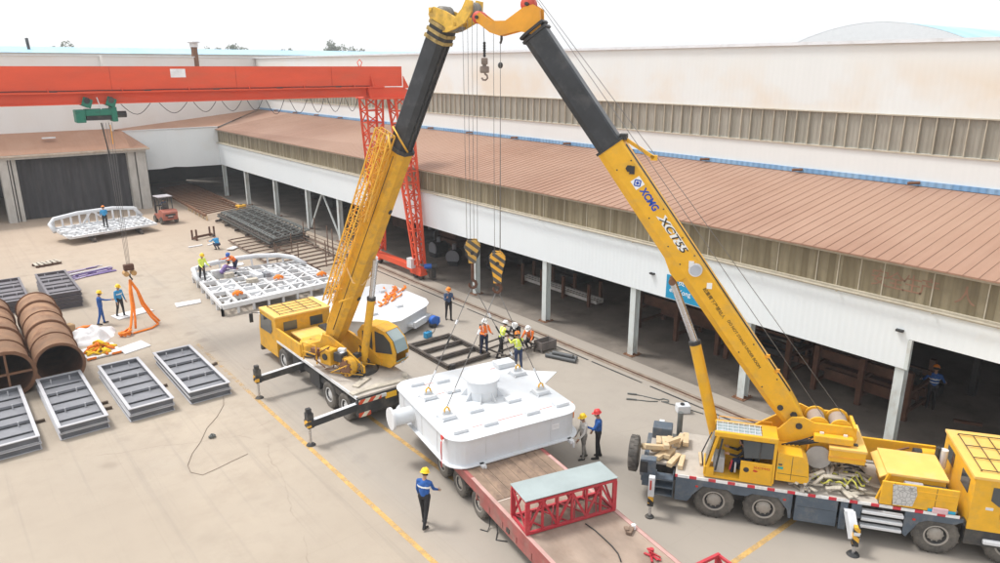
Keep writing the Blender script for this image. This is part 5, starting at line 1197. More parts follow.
g = MB(); g.use(mat('faded_red_mark', (.66, .22, .20), .7, var=.2))
for a, b, c, d in ((1.0, .68, 1.34, .69), (1.82, .69, 2.8, .7), (3.35, .7, 3.9, .71), (.9, 3.3, 1.3, 3.32), (.95, 4.2, 1.3, 4.22), (3.4, 4.3, 3.75, 4.3)): g.bar((a, b, 2.0175), (c, d, 2.0175), .035, .005)
g.build('red_marking', None, C)
g = MB(); g.use(WHT); g.tube((.1, 3.2, 1.58), (-.62, 3.2, 1.58), .27, n=24); g.use(WHT2); g.tube((-.62, 3.2, 1.58), (-.7, 3.2, 1.58), .37, n=28); g.build('pipe_stub', None, C)
g = MB(); g.use(mat('label_white', (.82, .83, .83), .5)); g.box((3.62, .062, 1.66), (.26, .01, .17)); g.use(mat('print_grey', (.5, .5, .52), .6)); 
for k in range(3): g.box((3.62, .056, 1.70 - k * .035), (.2, .004, .01))
g.build('name_plate', None, C)
for x in (.96, 4.1):
    g = MB(); g.use(WHT2); g.box((x, -.1, 1.12), (.14, .24, .1)); g.box((x + .02, -.24, 1.04), (.05, .06, .2)); g.build('clamp', None, C)
# red and white warning tape at the corner, lashing strap
g = MB(LM); g.use(mat('red_tape', (.6, .06, .05), .6)); g.box((-.02, .62, 1.96), (.03, .16, .14)); g.path([(-.06, .6, 1.86), (-.08, .58, 1.6), (-.09, .55, 1.3)], .022); g.use(WTXT); g.box((-.025, .52, 1.9), (.025, .06, .1)); g.use(mat('red_tape')); g.path([(-.09, .55, 1.3), (-.14, .45, 1.1)], .012); tag(g.build('tag_line'), 'short red tape hanging at the near left corner of the white casing', 'tape')
g = MB(LM); g.use(ORS); g.path([(4.68, .72, 1.97), (4.74, .7, 1.7), (4.72, .68, 1.42)], .03); tag(g.build('corner_strap'), 'short orange strap hanging at the right corner of the white casing', 'strap')
# wire slings
hkA = Vector((13.52, 18.32, 5.62)); hkB = Vector((13.25, 16.68, 5.92))
for lg, hk, lab in ((lugs[0], hkA, 'wire sling from the left crane hook to the far left lug of the casing'), (lugs[2], hkA, 'wire sling from the left crane hook to the far right lug of the casing'), (lugs[1], hkB, 'wire sling from the right crane hook to the near left lug of the casing'), (lugs[3], hkB, 'wire sling from the right crane hook to the near right lug of the casing')):
    p = onL((lg[0], lg[1], 2.37)); t = thing('wire_sling', lab, 'sling', p)
    v = hk - p
    g = MB(); g.use(ROPE); g.path([(0, 0, 0), v * .5, v], .014, 6); g.build('rope', None, t)
    g = MB(); g.use(SILV); g.tube(v * .62, v * .66, .04, n=8); g.build('ferrule', None, t); g = MB(); g.use(SILV); g.tube(v * .13, v * .17, .035, n=8); g.build('ferrule', None, t); g = MB(); g.use(DARK); g.tube(v * .42, v * .5, .03, n=8); g.build('ferrule', None, t)
# red truss frames on the trailer
def truss_frame(parent, L, D, H):
    g = MB(); g.use(RED2)
    for y in (-D / 2, D / 2):
        for z in (.04, H - .05): g.span((-L / 2, y - .035, z - .035), (L / 2, y + .035, z + .035))
        n = 6
        for k in range(n + 1):
            x = -L / 2 + .04 + (L - .08) * k / n; w2 = .06 if k in (0, n) else .025
            g.span((x - w2, y - .03, .07), (x + w2, y + .03, H - .08))
        for k in range(n):
            xa = -L / 2 + .04 + (L - .08) * k / n; xb = -L / 2 + .04 + (L - .08) * (k + 1) / n
            if k % 2 == 0: g.bar((xa, y, .07), (xb, y, H - .08), .035, .06)
            else: g.bar((xa, y, H - .08), (xb, y, .07), .035, .06)
    for x in (-L / 2 + .035, L / 2 - .035):
        for z in (.045, H - .055): g.span((x - .03, -D / 2 + .036, z - .03), (x + .03, D / 2 - .036, z + .03))
        g.bar((x, -D / 2, .08), (x, D / 2, H - .1), .04, .05)
    for k in range(4):
        x = -L / 2 + L * (k + .5) / 4; g.bar((x - .25, -D / 2, .05), (x + .25, D / 2, .05), .04, .03); g.bar((x + .25, -D / 2, .055), (x - .25, D / 2, .055), .04, .03)
    return g.build('lattice_frame', None, parent)
t = thing('truss_frame', 'red lattice truss stand topped with a grey steel plate on the trailer deck', 'truss', (11.72, 11.93, 1.11), math.atan2(-.65, 2.53))
truss_frame(t, 2.66, .84, .98)
g = MB(); g.use(mat('grey_blue_plate', (.33, .385, .385), .5, metal=.1, var=.12, scale=1.2, dirt=(.3, .35, .36), amt=.5, dscale=2.2, spec=.5)); g.span((-1.36, -.45, .985), (1.36, .45, 1.005)); g.build('top_plate', None, t)
t = thing('truss_frame', 'second red truss stand, only its top corner showing at the bottom edge of the picture', 'truss', (11.05, 7.42, 1.11), math.atan2(-.65, 2.53) + .12)
truss_frame(t, 2.66, .84, .98)
def red_bracket():
    g = MB(); g.use(RED2)
    g.bar((-.22, 0, .04), (.2, .1, .05), .05); g.bar((-.1, -.2, .04), (.05, .22, .06), .05); g.bar((-.15, -.12, .08), (.18, .15, .16), .05); g.tube((.12, .05, .03), (.12, .05, .25), .06, n=10); g.bar((.0, -.18, .05), (-.02, .1, .28), .04); return g
t = red_bracket(); t.M = Matrix(); o = t.build('shackle_bracket'); o.scale = (1, 1, .55); o.location = (12.2, 9.3, 1.1); o.rotation_euler = (0, 0, .6); tag(o, 'small tangled red steel bracket lying on the trailer deck near bottom edge', 'bracket')
g = MB(TR(12.55, 10.3, 1.1)); g.use(WOODD); g.box((-.05, 0, .05), (.28, .14, .08), RZ(.4), .01); g.box((-.12, .06, .1), (.16, .1, .06), RZ(1.0), .01); g.use(WTXT); g.tube((.13, .04, .0), (.14, .05, .12), .06, n=12); tag(g.build('wood_chock'), 'small brown wooden chock with white cap on the trailer deck edge', 'chock')
g = MB(); g.use(HOSE); g.path([(11.86, 11.25, 1.115), (11.85, 10.9, 1.115), (11.78, 10.5, 1.115), (11.72, 10.2, 1.115), (11.62, 9.9, 1.115), (11.45, 9.65, 1.115)], .016, 6); tag(g.build('deck_cable'), 'dark cable lying curved across the trailer deck in front of the red stand', 'cable')
g = MB(); g.use(HOSE)
g.path([(11.0, 14.1, 1.0), (10.85, 14.0, .4), (10.75, 13.9, .05), (10.6, 13.8, .02), (10.5, 14.0, .02)], .015); g.path([(10.95, 13.9, .9), (10.8, 13.6, .03), (10.55, 13.35, .02), (10.75, 13.1, .02)], .015); tag(g.build('air_hose'), 'black air hoses hanging from the trailer side beside its wheels', 'hose')

# ------------------------------------------------------------------ gantry crane
G = thing('gantry_crane', 'tall red gantry crane with box girder and lattice legs spanning the yard at left', 'gantry crane', (22.8, 38.6, 0))
GI = TR(-22.8, -38.6, 0)
g = MB(GI); g.use(RED); g.span((-8, 38.25, 11.42), (23.2, 38.95, 12.54)); g.span((-8, 38.05, 11.36), (21.9, 39.15, 11.42)); g.span((-8, 38.42, 10.92), (20.9, 38.78, 11.36)); g.span((-8, 38.3, 10.86), (20.9, 38.9, 10.92))
for x in range(-7, 22, 3): g.prism([(x, 38.25, 11.43), (x, 38.08, 11.43), (x, 38.25, 11.6)], (.03, 0, 0))
g.use(mat('girder_weld', (.55, .07, .03), .6, var=.2))
for x in (-4.1, 1.9, 7.6, 13.4, 18.7): g.span((x - .012, 38.238, 11.43), (x + .012, 38.25, 12.53))
g.build('girder', None, G)
for x in (5.2, 9.1, 12.3, 15.6, 19.0):
    g = MB(GI); g.use(DARK); g.box((x, 38.1, 11.45), (.3, .06, .05)); g.build('cable_clip', None, G)
g = MB(GI); g.use(HOSE); g.path([(x, 38.2, 11.47 + .01 * math.sin(x * 2)) for x in range(-8, 22)], .018, 5); g.build('power_cable', None, G)
g = MB(GI); g.use(RED); g.prism([(20.9, 38.2, 11.36), (23.2, 38.2, 11.36), (23.6, 38.2, 11.2), (23.6, 38.2, 10.75), (21.0, 38.2, 10.75)], (0, .8, 0)); g.prism([(23.21, 38.1, 12.0), (23.6, 38.1, 11.3), (23.21, 38.1, 11.3)], (0, .08, 0)); g.prism([(21.1, 38.2, 12.1), (21.3, 38.2, 11.42), (21.1, 38.0, 11.42)], (.04, 0, 0))
g.span((20.9, 37.5, 10.72), (23.6, 39.8, 10.8)); g.build('girder_end', None, G)
g = MB(GI); g.use(RED); g.path([(20.6, 38.6, 12.54), (20.5, 38.6, 12.75), (20.65, 38.6, 12.92), (20.8, 38.6, 12.75), (20.7, 38.6, 12.54)], .03); g.build('lifting_eye', None, G)
g = MB(GI); g.use(mat('plate_white', (.78, .79, .8), .5)); g.span((10.25, 38.235, 12.02), (10.95, 38.249, 12.42)); g.build('sign_plate', None, G)
for yb, yt, xt in ((36.3, 38.1, 22.9), (41.1, 39.2, 21.6)):
    g = MB(GI); g.use(RED); g.lattice((22.8, yb, .9), (xt, yt, 10.72), (1, 0, 0), (0, 1, 0), .24, .2, .55, .42, 14, .12, .06); g.build('leg', None, G)
g = MB(GI); g.use(RED); g.span((22.6, 35.9, .42), (23.0, 41.6, .78), .03); g.use(SILV); g.span((22.3, 36.5, .7), (22.62, 37.0, 1.3)); g.build('end_beam', None, G)
for y in (36.2, 36.75, 41.2):
    g = MB(GI); g.use(RED); g.span((22.55, y - .3, .3), (23.05, y + .3, .46)); g.use(DARK); g.tube((22.7, y, .26), (22.9, y, .26), .24, n=18); g.build('wheel', None, G)
g = MB(GI); g.use(BLUE); g.tube((22.9, 36.0, .85), (23.3, 35.8, .85), .16, n=12); g.use(DARK); g.tube((23.3, 35.8, .85), (23.6, 35.65, .85), .18, n=12); g.box((23.3, 35.7, .4), (.35, .3, .55), None, .04); g.build('drive_motor', None, G)
for i, (a, b) in enumerate(((7.9, 9.2), (9.6, 10.9), (11.2, 12.3), (12.6, 13.6), (13.9, 14.7), (14.9, 15.9), (16.2, 17.2), (17.4, 18.2), (18.4, 19.3), (19.5, 20.3))):
    g = MB(GI); g.use(HOSE); g.path([(a + (b - a) * k / 8, 38.36, 10.84 - (.75 if i > 4 else .5) * math.sin(PI * k / 8)) for k in range(9)], .016, 5); g.build('festoon_cable', None, G)
g = MB(GI); g.use(RED); g.lattice((-5, 36.3, .9), (-4.6, 38.1, 10.8), (1, 0, 0), (0, 1, 0), .24, .2, .5, .4, 14, .12, .06); g.build('leg', None, G)
g = MB(GI); g.use(RED); g.lattice((-5, 41.1, .9), (-4.6, 39.2, 10.8), (1, 0, 0), (0, 1, 0), .24, .2, .5, .4, 14, .12, .06); g.span((-5.2, 35.9, .05), (-4.8, 41.6, .8)); g.build('leg', None, G)
Hh = thing('electric_hoist', 'green electric hoist trolley hanging under the red girder with rope and hook', 'hoist', (7.2, 38.6, 10.9))
HS = Matrix.Diagonal((.80, .9, .9, 1)); g = MB(HS); g.use(HOIST); g.span((-1.55, -.35, -.95), (-1.05, .35, -.3), .05); g.span((-1.05, -.32, -.62), (.35, .3, -.28), .05); g.use(DARK); g.span((-1.0, -.25, -.85), (.4, .25, -.62)); g.use(HOIST); g.span((.3, -.34, -.95), (.62, .32, -.2), .05); g.use(DARK); g.tube((.6, 0, -.6), (1.15, 0, -.6), .17, n=14); g.build('body', None, Hh)
g = MB(HS); g.use(HOIST)
for x in (-.9, .35):
    for y in (-.42, .32): g.box((x, y, .05), (.5, .1, .46), Matrix.Rotation(.4, 4, 'Y'), .04); 
    g.use(DARK); g.tube((x, -.5, .15), (x, .45, .15), .16, n=12); g.use(HOIST)
g.use(SILV); g.bar((-.35, -.3, .3), (-.2, -.3, -.3), .08, .05); g.build('trolley', None, Hh)
g = MB(); g.use(ROPE)
for dx in (-.18, -.06, .08, .2): g.path([(dx + .05, 0, -.9), (dx * .4 + .03, 0, -7.8)], .010, 5)
g.use(ORNG); g.tube((.15, -.1, -1.0), (.15, -.1, -1.9), .02, n=6); g.use(DARK); g.tube((-.2, 0, -.9), (-.05, 0, -2.4), .03, n=6); g.build('rope', None, Hh)
g = MB(); g.use(RUSTD); g.box((.03, 0, -7.95), (.46, .3, .3), None, .04); g.use(mat('brass_ring', (.5, .3, .12), .5)); 
for x in (-.14, .2): g.tube((x, -.2, -8.25), (x, .2, -8.25), .13, n=12)
g.use(DARK); g.path([(.03, 0, -8.3), (.03, 0, -8.45), (.12, 0, -8.6), (.03, 0, -8.68), (-.07, 0, -8.6)], .04, 7); g.build('hook', None, Hh)
hz_ = 10.9 - 8.6
t = thing('webbing_sling', 'long orange webbing sling hanging from the hoist hook down to the ground', 'sling', (7.2, 38.6, hz_))
g = MB(); g.use(ORS)
for a, b in (((6.55, 37.0, .1), -1), ((6.9, 37.35, .15), -.5), ((8.0, 37.6, .08), 1), ((8.15, 37.9, .08), .6)):
    e_ = Vector(a) - Vector((7.2, 38.6, hz_)); mid = e_ * .5 + Vector((-.10 * b, .05, -.12)); g.path([(0, 0, 0), e_ * .25 + Vector((.01, 0, 0)), mid, e_ * .8 + Vector((-.05 * b, .03, -.12)), e_], .062, 6)
g.path([Vector((8.0, 37.6, .06)) - Vector((7.2, 38.6, hz_)), Vector((7.6, 37.2, .05)) - Vector((7.2, 38.6, hz_)), Vector((6.7, 36.95, .05)) - Vector((7.2, 38.6, hz_))], .05, 6)
rr = random.Random(2)
for k in range(7): a = k * .9; g.path([Vector((6.35 + .28 * math.cos(a), 37.0 + .3 * math.sin(a), .06 + .03 * k)) - Vector((7.2, 38.6, hz_)), Vector((6.35 + .28 * math.cos(a + 1.5), 37.0 + .28 * math.sin(a + 1.5), .1 + .03 * k)) - Vector((7.2, 38.6, hz_)), Vector((6.35 + .25 * math.cos(a + 2.8), 37.0 + .28 * math.sin(a + 2.8), .06)) - Vector((7.2, 38.6, hz_))], .05, 6)
g.build('webbing', None, t)

# ------------------------------------------------------------------ stacked steel trays
TRL, TRW, TRH = 5.2, 1.56, .24
SIDE = {GSTEEL.name: mat('shaded_grey_side', (.13, .135, .15), .6, var=.15, dirt=(.1, .1, .1), amt=.5), GSTEEL2.name: mat('shaded_mauve_side', (.11, .10, .11), .6, var=.15, dirt=(.08, .08, .08), amt=.5)}  # darker copies of the tray greys, side shade put into the colour
def make_tray(label, m, m2, group):
    t = thing('steel_tray', label, 'steel tray', group=group)
    x, y = TRW / 2, TRL / 2
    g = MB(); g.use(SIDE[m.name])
    for s_ in (-1, 1): g.span((s_ * x - s_ * .09, -y, .02), (s_ * x - s_ * .04, y - .0, TRH - .015)); g.span((-x + .09, s_ * y - s_ * .09, .02), (x - .09, s_ * y - s_ * .04, TRH - .015))
    g.use(m2)
    for s_ in (-1, 1): g.span((s_ * x + s_ * .02, -y - .02, TRH - .03), (s_ * x - s_ * .1, y + .02, TRH)); g.span((-x + .1, s_ * y + s_ * .02, TRH - .03), (x - .1, s_ * y - s_ * .1, TRH))
    for s_ in (-1, 1): g.span((s_ * x + s_ * .01, -y - .01, .0), (s_ * x - s_ * .09, y + .01, .022)); g.span((-x + .09, s_ * y + s_ * .01, 0), (x - .09, s_ * y - s_ * .09, .022))
    g.build('rim', None, t)
    g = MB(); g.use(m); g.span((-x + .09, -y + .09, .045), (x - .09, y - .09, .06)); g.build('floor', None, t)
    for k in range(5):
        yy = -y + TRL * (k + 1) / 6; hh = .19 if k % 2 else .13
        g = MB(); g.use(m); g.span((-x + .09, yy - .035, .06), (x - .09, yy + .035, hh)); g.use(DARK); g.span((-x + .2, yy - .042, .065), (x - .2, yy - .036, .1)); g.build('crossbar', None, t)
    for k in (1, 3, 5):
        for s_ in (-1, 1):
            g = MB(); g.use(EDGE); g.span((s_ * .33 - .022, -y + TRL * (k + (1 if k < 5 else .7)) / 6 - .14, .06), (s_ * .33 + .022, -y + TRL * (k + (1 if k < 5 else .7)) / 6 - .1, .24)); g.build('lug', None, t)
    return t
order = ['bottom', 'second', 'third', 'top']
stacks = [(7.32, 29.85, 0, 2, GSTEEL, 'steel grey tray {} of the stack rightmost in the front row of trays'), (5.12, 29.75, .5, 2, GSTEEL, 'steel grey tray {} of the front row stack right of the big pipes'), (2.9, 29.75, .3, 2, GSTEEL, 'steel grey tray {} of the front row stack directly before the open pipe'), (.78, 29.5, 0, 2, GSTEEL, 'steel grey tray {} of the front row stack cut by the left picture edge'),
          (4.9, 46.0, -.6, 4, GSTEEL2, 'mauve grey tray {} of the far stack behind the rusty pipe'), (2.6, 46.9, -1, 3, GSTEEL2, 'mauve grey tray {} of the far stack at the left picture edge')]
protos = {}
for (x, y, a, n, m_, lab) in stacks:
    for k in range(n):
        word = ('bottom' if k == 0 else 'topmost' if k == n - 1 else ('second from bottom' if k == 1 else 'second from top'))
        if m_.name not in protos: o = protos[m_.name] = make_tray('', m_, EDGE if m_ is GSTEEL else GSTEEL2, '')
        else: o = copy_tree(protos[m_.name])
        o.location = (x + random.uniform(-.02, .02), y + random.uniform(-.03, .03), .01 + k * (TRH + .02 if n == 2 else .235)); o.rotation_euler = (0, 0, R(a + random.uniform(-.3, .3)))
        o.scale = (1, 1, 1) if n == 2 else (1, 1, .8)
        tag(o, lab.format(word), 'steel tray', 'grey steel trays stacked in the yard')
# packing timbers beside the stacks
tim0 = None
for i, (x, y, a, lab) in enumerate(((3.92, 29.4, 3, 'short dark packing timber in the left gap between front tray stacks'), (3.94, 28.8, -8, 'second short dark packing timber lower in the left gap between tray stacks'), (6.15, 29.6, 5, 'dark packing timber with yellow paint in the right gap between front tray stacks'), (1.78, 29.2, 4, 'dark packing timber beside the tray stack at the picture edge'), (8.5, 30.6, 30, 'small dark offcut right of the rightmost tray stack'))):
    if tim0 is None: g = MB(); g.use(mat('dark_timber', (.10, .07, .05), .85, var=.3)); g.box((0, 0, .05), (.32, .1, .1), None, .01); o = tim0 = g.build('packing_timber')
    else: o = tim0.copy(); COL.objects.link(o)
    o.location = (x, y, .003); o.rotation_euler = (0, 0, R(a)); tag(o, lab, 'timber')

# ------------------------------------------------------------------ big rusty pipes
def big_pipe(x0, y0, x1, y1, r, label, cross):
    t = thing('flanged_pipe', label, 'pipe', (x0, y0, r + .07), math.atan2(y1 - y0, x1 - x0))
    L = math.hypot(x1 - x0, y1 - y0); M = Matrix.Rotation(PI / 2, 4, 'Y')
    g = MB(M); g.use(RUSTP); g.lathe([(r, 0), (r, L)], None, 48); g.use(RUSTD); g.lathe([(r - .03, 0), (r - .03, L)], None, 48); g.use(RUST); g.lathe([(r - .03, 0), (r, 0)], None, 48); g.lathe([(r - .03, L), (r, L)], None, 48); g.build('shell', None, t)
    n = 5
    for k in range(n + 1):
        z = L * k / n; big = .09 if k % 2 == 0 else .05
        g = MB(M); g.use(RUST)
        for zz in ((z,) if k in (0, n) else (z - .035, z + .035) if k % 2 == 0 else (z,)): g.lathe([(r, zz - .02), (r + big, zz - .02), (r + big, zz + .02), (r, zz + .02)], None, 48, False)
        g.build('flange', None, t)
    if cross:
        g = MB(); g.use(RUST); g.bar((.06, -r + .03, 0), (.06, r - .03, 0), .1, .08); g.bar((.06, 0, -r + .03), (.06, 0, r - .03), .08, .1); g.build('cross_brace', None, t)
        g = MB(M); g.use(RUST); g.lathe([(r, -.05), (r + .13, -.05), (r + .13, .0), (r, .0)], None, 16, False); g.build('end_ring', None, t)
    return t
big_pipe(3.02, 32.35, 3.28, 41.1, .84, 'rusty flanged pipe with open dark end, the right one of two', False)
big_pipe(1.25, 32.4, 1.35, 41.6, .86, 'rusty flanged pipe with a cross brace in its end, the left one of two', True)

# ------------------------------------------------------------------ small things on the left of the yard
def heap(name, pts, zmax, m_, label, cat, seed=1, rough=.12):
    xs = [p[0] for p in pts]; ys = [p[1] for p in pts]; cx, cy = sum(xs) / len(xs), sum(ys) / len(ys)
    g = MB(); g.use(m_); n = len(pts) * 9; K = 12; vs = []
    def edge(t):
        i = int(t * len(pts)) % len(pts); f = t * len(pts) - int(t * len(pts)); a, b = pts[i], pts[(i + 1) % len(pts)]
        return a[0] + (b[0] - a[0]) * f, a[1] + (b[1] - a[1]) * f
    for k in range(K + 1):
        f = 1 - k / K
        for j in range(n):
            ex, ey = edge(j / n); x = (ex - cx) * f; y = (ey - cy) * f
            z = zmax * (1 - f ** 2.2) * (1 + .0) + (rough * zmax * 3 * noise.noise(Vector((x * 2.3, y * 2.3, seed))) if k else 0) + (.0 if k else .004)
            vs.append((x, y, max(.004, z)))
    fs = [(k * n + j, k * n + (j + 1) % n, (k + 1) * n + (j + 1) % n, (k + 1) * n + j) for k in range(K) for j in range(n)]
    g.add(vs, fs, True); o = g.build(name); o.location = (cx, cy, 0); return tag(o, label, cat)
heap('tarpaulin', [(4.15, 36.8), (5.2, 36.4), (5.9, 37.3), (6.15, 38.1), (5.6, 38.9), (4.5, 39.2), (4.0, 38.2)], .34, CLOTHW, 'crumpled white plastic tarpaulin on the ground beside the open rusty pipe', 'tarpaulin', 3, .38)
t = thing('webbing_heap', 'heap of yellow and orange webbing slings on a white edged pallet', 'webbing', (4.92, 35.35, 0), R(5))
g = MB(); g.use(CLOTHW); g.span((-.7, -.75, .02), (.75, .75, .1), .02); g.use(ORS); g.span((-.72, -.78, .04), (-.35, -.74, .13)); g.span((.3, -.78, .04), (.7, -.74, .13)); g.build('pallet', None, t)
for nm, m_, q in (('orange_webbing', ORS, 22), ('yellow_webbing', mat('yellow_webbing', (.92, .55, .02), .75, var=.2), 26)):
    g = MB(); g.use(m_); rr = random.Random(q)
    for k in range(q):
        a = rr.uniform(0, 6.28); r = rr.uniform(0, .55); z = .14 + .42 * (1 - r / .6) * rr.uniform(.5, 1.05); x, y = r * math.cos(a), r * math.sin(a); b = rr.uniform(0, 6.28); l = rr.uniform(.15, .3)
        g.path([(x - l * math.cos(b), y - l * math.sin(b), z - .08), (x, y, z + .03), (x + l * math.cos(b + .5), y + l * math.sin(b + .5), z - .07)], .055, 6)
    g.build(nm, None, t)
g = MB(); g.use(CLOTHW); g.prism([(5.75, 34.35, .005), (6.95, 34.75, .005), (6.75, 35.75, .005), (5.7, 35.3, .005)], (0, 0, .04)); tag(g.build('white_board'), 'flat white board lying on the ground between the webbing heap and tray stack', 'board')
g = MB(); g.use(CLOTHW); g.prism([(6.6, 39.6, .005), (8.4, 40.1, .005), (8.1, 40.9, .005), (6.4, 40.5, .005)], (0, 0, .05)); tag(g.build('white_board'), 'white board on the ground behind the orange sling and the standing man', 'board')
g = MB(TR(4.28, 39.1, .22)); g.use(CARD); g.box((0, 0, 0), (.45, .45, .42), RZ(.3), .01); g.use(mat('tape_brown', (.5, .38, .2), .5)); g.box((0, 0, .213), (.46, .07, .006), RZ(.3)); tag(g.build('cardboard_box'), 'small brown cardboard box standing by the rusty pipe', 'box')
g = MB(TR(4.95, 39.35, 0)); g.use(ORS); g.path([(-.3, 0, .05), (0, .12, .07), (.35, .02, .05)], .06); g.path([(-.2, .1, .05), (.1, -.05, .08), (.4, .12, .05)], .05); tag(g.build('orange_strap'), 'short orange strap lying beside the cardboard box', 'strap')
t = thing('rod_bundle', 'low bundle of purple and white rods lying behind the far tray stack', 'bundle', (7.1, 50.5, 0), .35)
rr = random.Random(21); pm = [PURP, mat('violet_rod', (.17, .12, .30), .7), CLOTHW, mat('pale_lilac_rod', (.5, .44, .56), .7)]
for k in range(20):
    g = MB(); g.use(pm[k % 4]); y = rr.uniform(-.9, .9); g.tube((-1.1 + rr.uniform(-.3, .3), y, .05 + .07 * (k % 3)), (1.0 + rr.uniform(-.4, .4), y + rr.uniform(-.5, .3), .05 + .07 * (k % 3)), .045, n=7); g.build('rod', None, t)
t = thing('wooden_pallet', 'small pallet of timber sticks lying in the far yard', 'pallet', (5.4, 54.5, 0), .2)
g = MB(); g.use(WOODG)
for k in range(6): g.box((-.65 + k * .26, 0, .16), (.16, .9, .06), RZ(.1 * (k % 3 - 1)))
g.use(RUSTD)
for y in (-.35, .35): g.box((0, y, .07), (1.5, .1, .12))
g.build('slats', None, t)
g = MB(); g.use(mat('pale_brown_wire', (.20, .155, .12), .8)); g.path([(7.9, 27.6, .015), (7.5, 26.4, .015), (7.0, 25.6, .015), (6.4, 24.9, .015), (5.9, 24.0, .015), (5.45, 23.4, .015), (5.1, 22.7, .015), (5.05, 22.2, .015), (5.3, 21.8, .015), (5.8, 21.9, .015), (6.3, 22.05, .015), (6.9, 22.2, .015)], .008, 5)
tag(g.build('loose_wire'), 'thin brown wire lying in a loop on the open concrete', 'wire')
g = MB(TR(6.35, 24.1, 0)); g.use(RODST); rr = random.Random(4)
for k in range(14): a = rr.uniform(0, 6.3); g.path([(.1 * math.cos(a), .1 * math.sin(a), .03), (.05 * math.cos(a + 1), .06 * math.sin(a + 1), .12), (.13 * math.cos(a + 2), .12 * math.sin(a + 2), .04)], .022, 5)
tag(g.build('wire_coil'), 'small dark tangle of wire lying on the open concrete', 'wire')
g = MB(TR(4.0, 16.75, 0)); g.use(CLOTHW); g.ell((0, 0, .05), (.13, .1, .06)); g.ell((.08, .06, .08), (.09, .07, .06)); g.ell((-.1, -.05, .03), (.08, .06, .04)); tag(g.build('plastic_bag'), 'crumpled white plastic scrap on the concrete at the bottom edge', 'litter')

# ------------------------------------------------------------------ white fabricated frames
F = thing('bridge_panel', 'low white tubular bridge panel with curved rear tube and people working inside', 'steel frame', (14, 41, 0))
FI = TR(-14, -41, 0)
c = [(10.7, 36.1), (17.3, 36.4), (18.3, 42.5), (17.2, 45.4), (15.2, 46.2), (11.5, 44.6)]
bl_, br_, tr_, tl_ = Vector((11.0, 36.9, .5)), Vector((17.8, 37.4, .5)), Vector((17.9, 43.0, .5)), Vector((11.7, 44.2, .5))
def fq(u, v, z=0): a = bl_.lerp(br_, u); b = tl_.lerp(tr_, u); p = a.lerp(b, v); p.z += z; return p
g = MB(FI); g.use(WHT2)
for k in range(9): g.bar(fq(k / 8, 0), fq(k / 8, 1), .13, .2)
for k in range(7): g.bar(fq(0, k / 6), fq(1, k / 6), .12 if k else .26, .24)
for k in range(8):
    for j in range(6):
        if (k + j) % 2 == 0: g.bar(fq(k / 8, j / 6, .03), fq((k + 1) / 8, (j + 1) / 6, .03), .08, .05)
rr = random.Random(77)
for k in range(8):
    for j in range(6):
        if rr.random() < .45: g.prism([fq(k / 8, j / 6, -.08), fq((k + 1) / 8, j / 6, -.08), fq((k + 1) / 8, (j + 1) / 6, -.08), fq(k / 8, (j + 1) / 6, -.08)], (0, 0, .03))
        if rr.random() < .5: q = fq((k + .5) / 8, (j + .5) / 6, .02); g.box(q, (rr.uniform(.2, .6), rr.uniform(.1, .3), rr.uniform(.06, .25)), RZ(rr.uniform(0, 3)))
for k in range(17): g.bar(fq(k / 16, 0, -.12), fq(k / 16, 1, -.12), .05, .1)
for k in range(9): g.bar(fq(k / 8, 0, -.1), fq(k / 8, 0, -.5), .12)
for k in range(7): g.bar(fq(0, k / 6, -.1), fq(0, k / 6, -.5), .12); g.bar(fq(1, k / 6, -.1), fq(1, k / 6, -.5), .12)
g.build('floor_grid', None, F)
g = MB(FI); g.use(WHT); arc = [fq(-.01, .72, .1), fq(0, .96, .4), fq(.15, 1.02, .5), fq(.35, 1.04, .62), fq(.6, 1.03, .68), fq(.8, 1.0, .6), fq(.93, .96, .42), fq(1.0, .8, .1)]
g.path(arc, .15, 10)
for k, u in enumerate((.1, .25, .4, .55, .7, .85)): a = fq(u, 1.0); b = fq(u, 1.03, .45 + .2 * math.sin(PI * u)); g.bar(a, b, .09)
g.build('top_tube', None, F)
g = MB(FI); g.use(WHT); g.box(fq(.47, .62, .18), (.4, 1.1, .26), RZ(.1), .03); g.box(fq(.62, .6, .18), (.35, 1.0, .24), RZ(.1), .03); g.use(GSTEEL); g.box(fq(.54, .55, .2), (.3, .6, .35), RZ(.1), .02); g.use(WOODG); g.box(fq(.25, .7, .25), (.5, .35, .3)); g.box(fq(.38, .45, .2), (.6, .35, .25)); g.use(WHT2); g.box(fq(.2, .85, .2), (.9, .3, .4)); g.box(fq(.33, .8, .3), (1.2, .25, .12), RZ(.15)); g.build('fittings', None, F)
for u, v, lab in ((.17, .16, 'orange strap bunched on the near left part of the white bridge panel'), (.95, .25, 'orange strap bunched on the right end of the white bridge panel'), (.6, .4, 'orange bag standing in the middle of the white bridge panel')):
    p = fq(u, v, .18); g = MB(); g.use(ORS)
    for k in range(6): a = k * 1.1; g.path([(.3 * math.cos(a), .25 * math.sin(a), 0), (.1 * math.cos(a + 1), .1 * math.sin(a + 1), .14), (.28 * math.cos(a + 2.2), .2 * math.sin(a + 2.2), .03)], .06, 6)
    o = g.build('orange_strap'); o.location = p; tag(o, lab, 'strap')
for x, y, lab in ((10.2, 40.2, 'white plate lying left of the white bridge panel'), (13.2, 35.9, 'flat white offcut sheet in front of the white bridge panel'), (14.9, 46.6, 'small white plate behind the white bridge panel')):
    g = MB(); g.use(CLOTHW); g.prism([(-.7, -.35, 0), (.6, -.3, 0), (.75, .3, 0), (-.6, .4, 0)], (0, 0, .05)); o = g.build('white_plate'); o.location = (x, y, .006); tag(o, lab, 'plate')
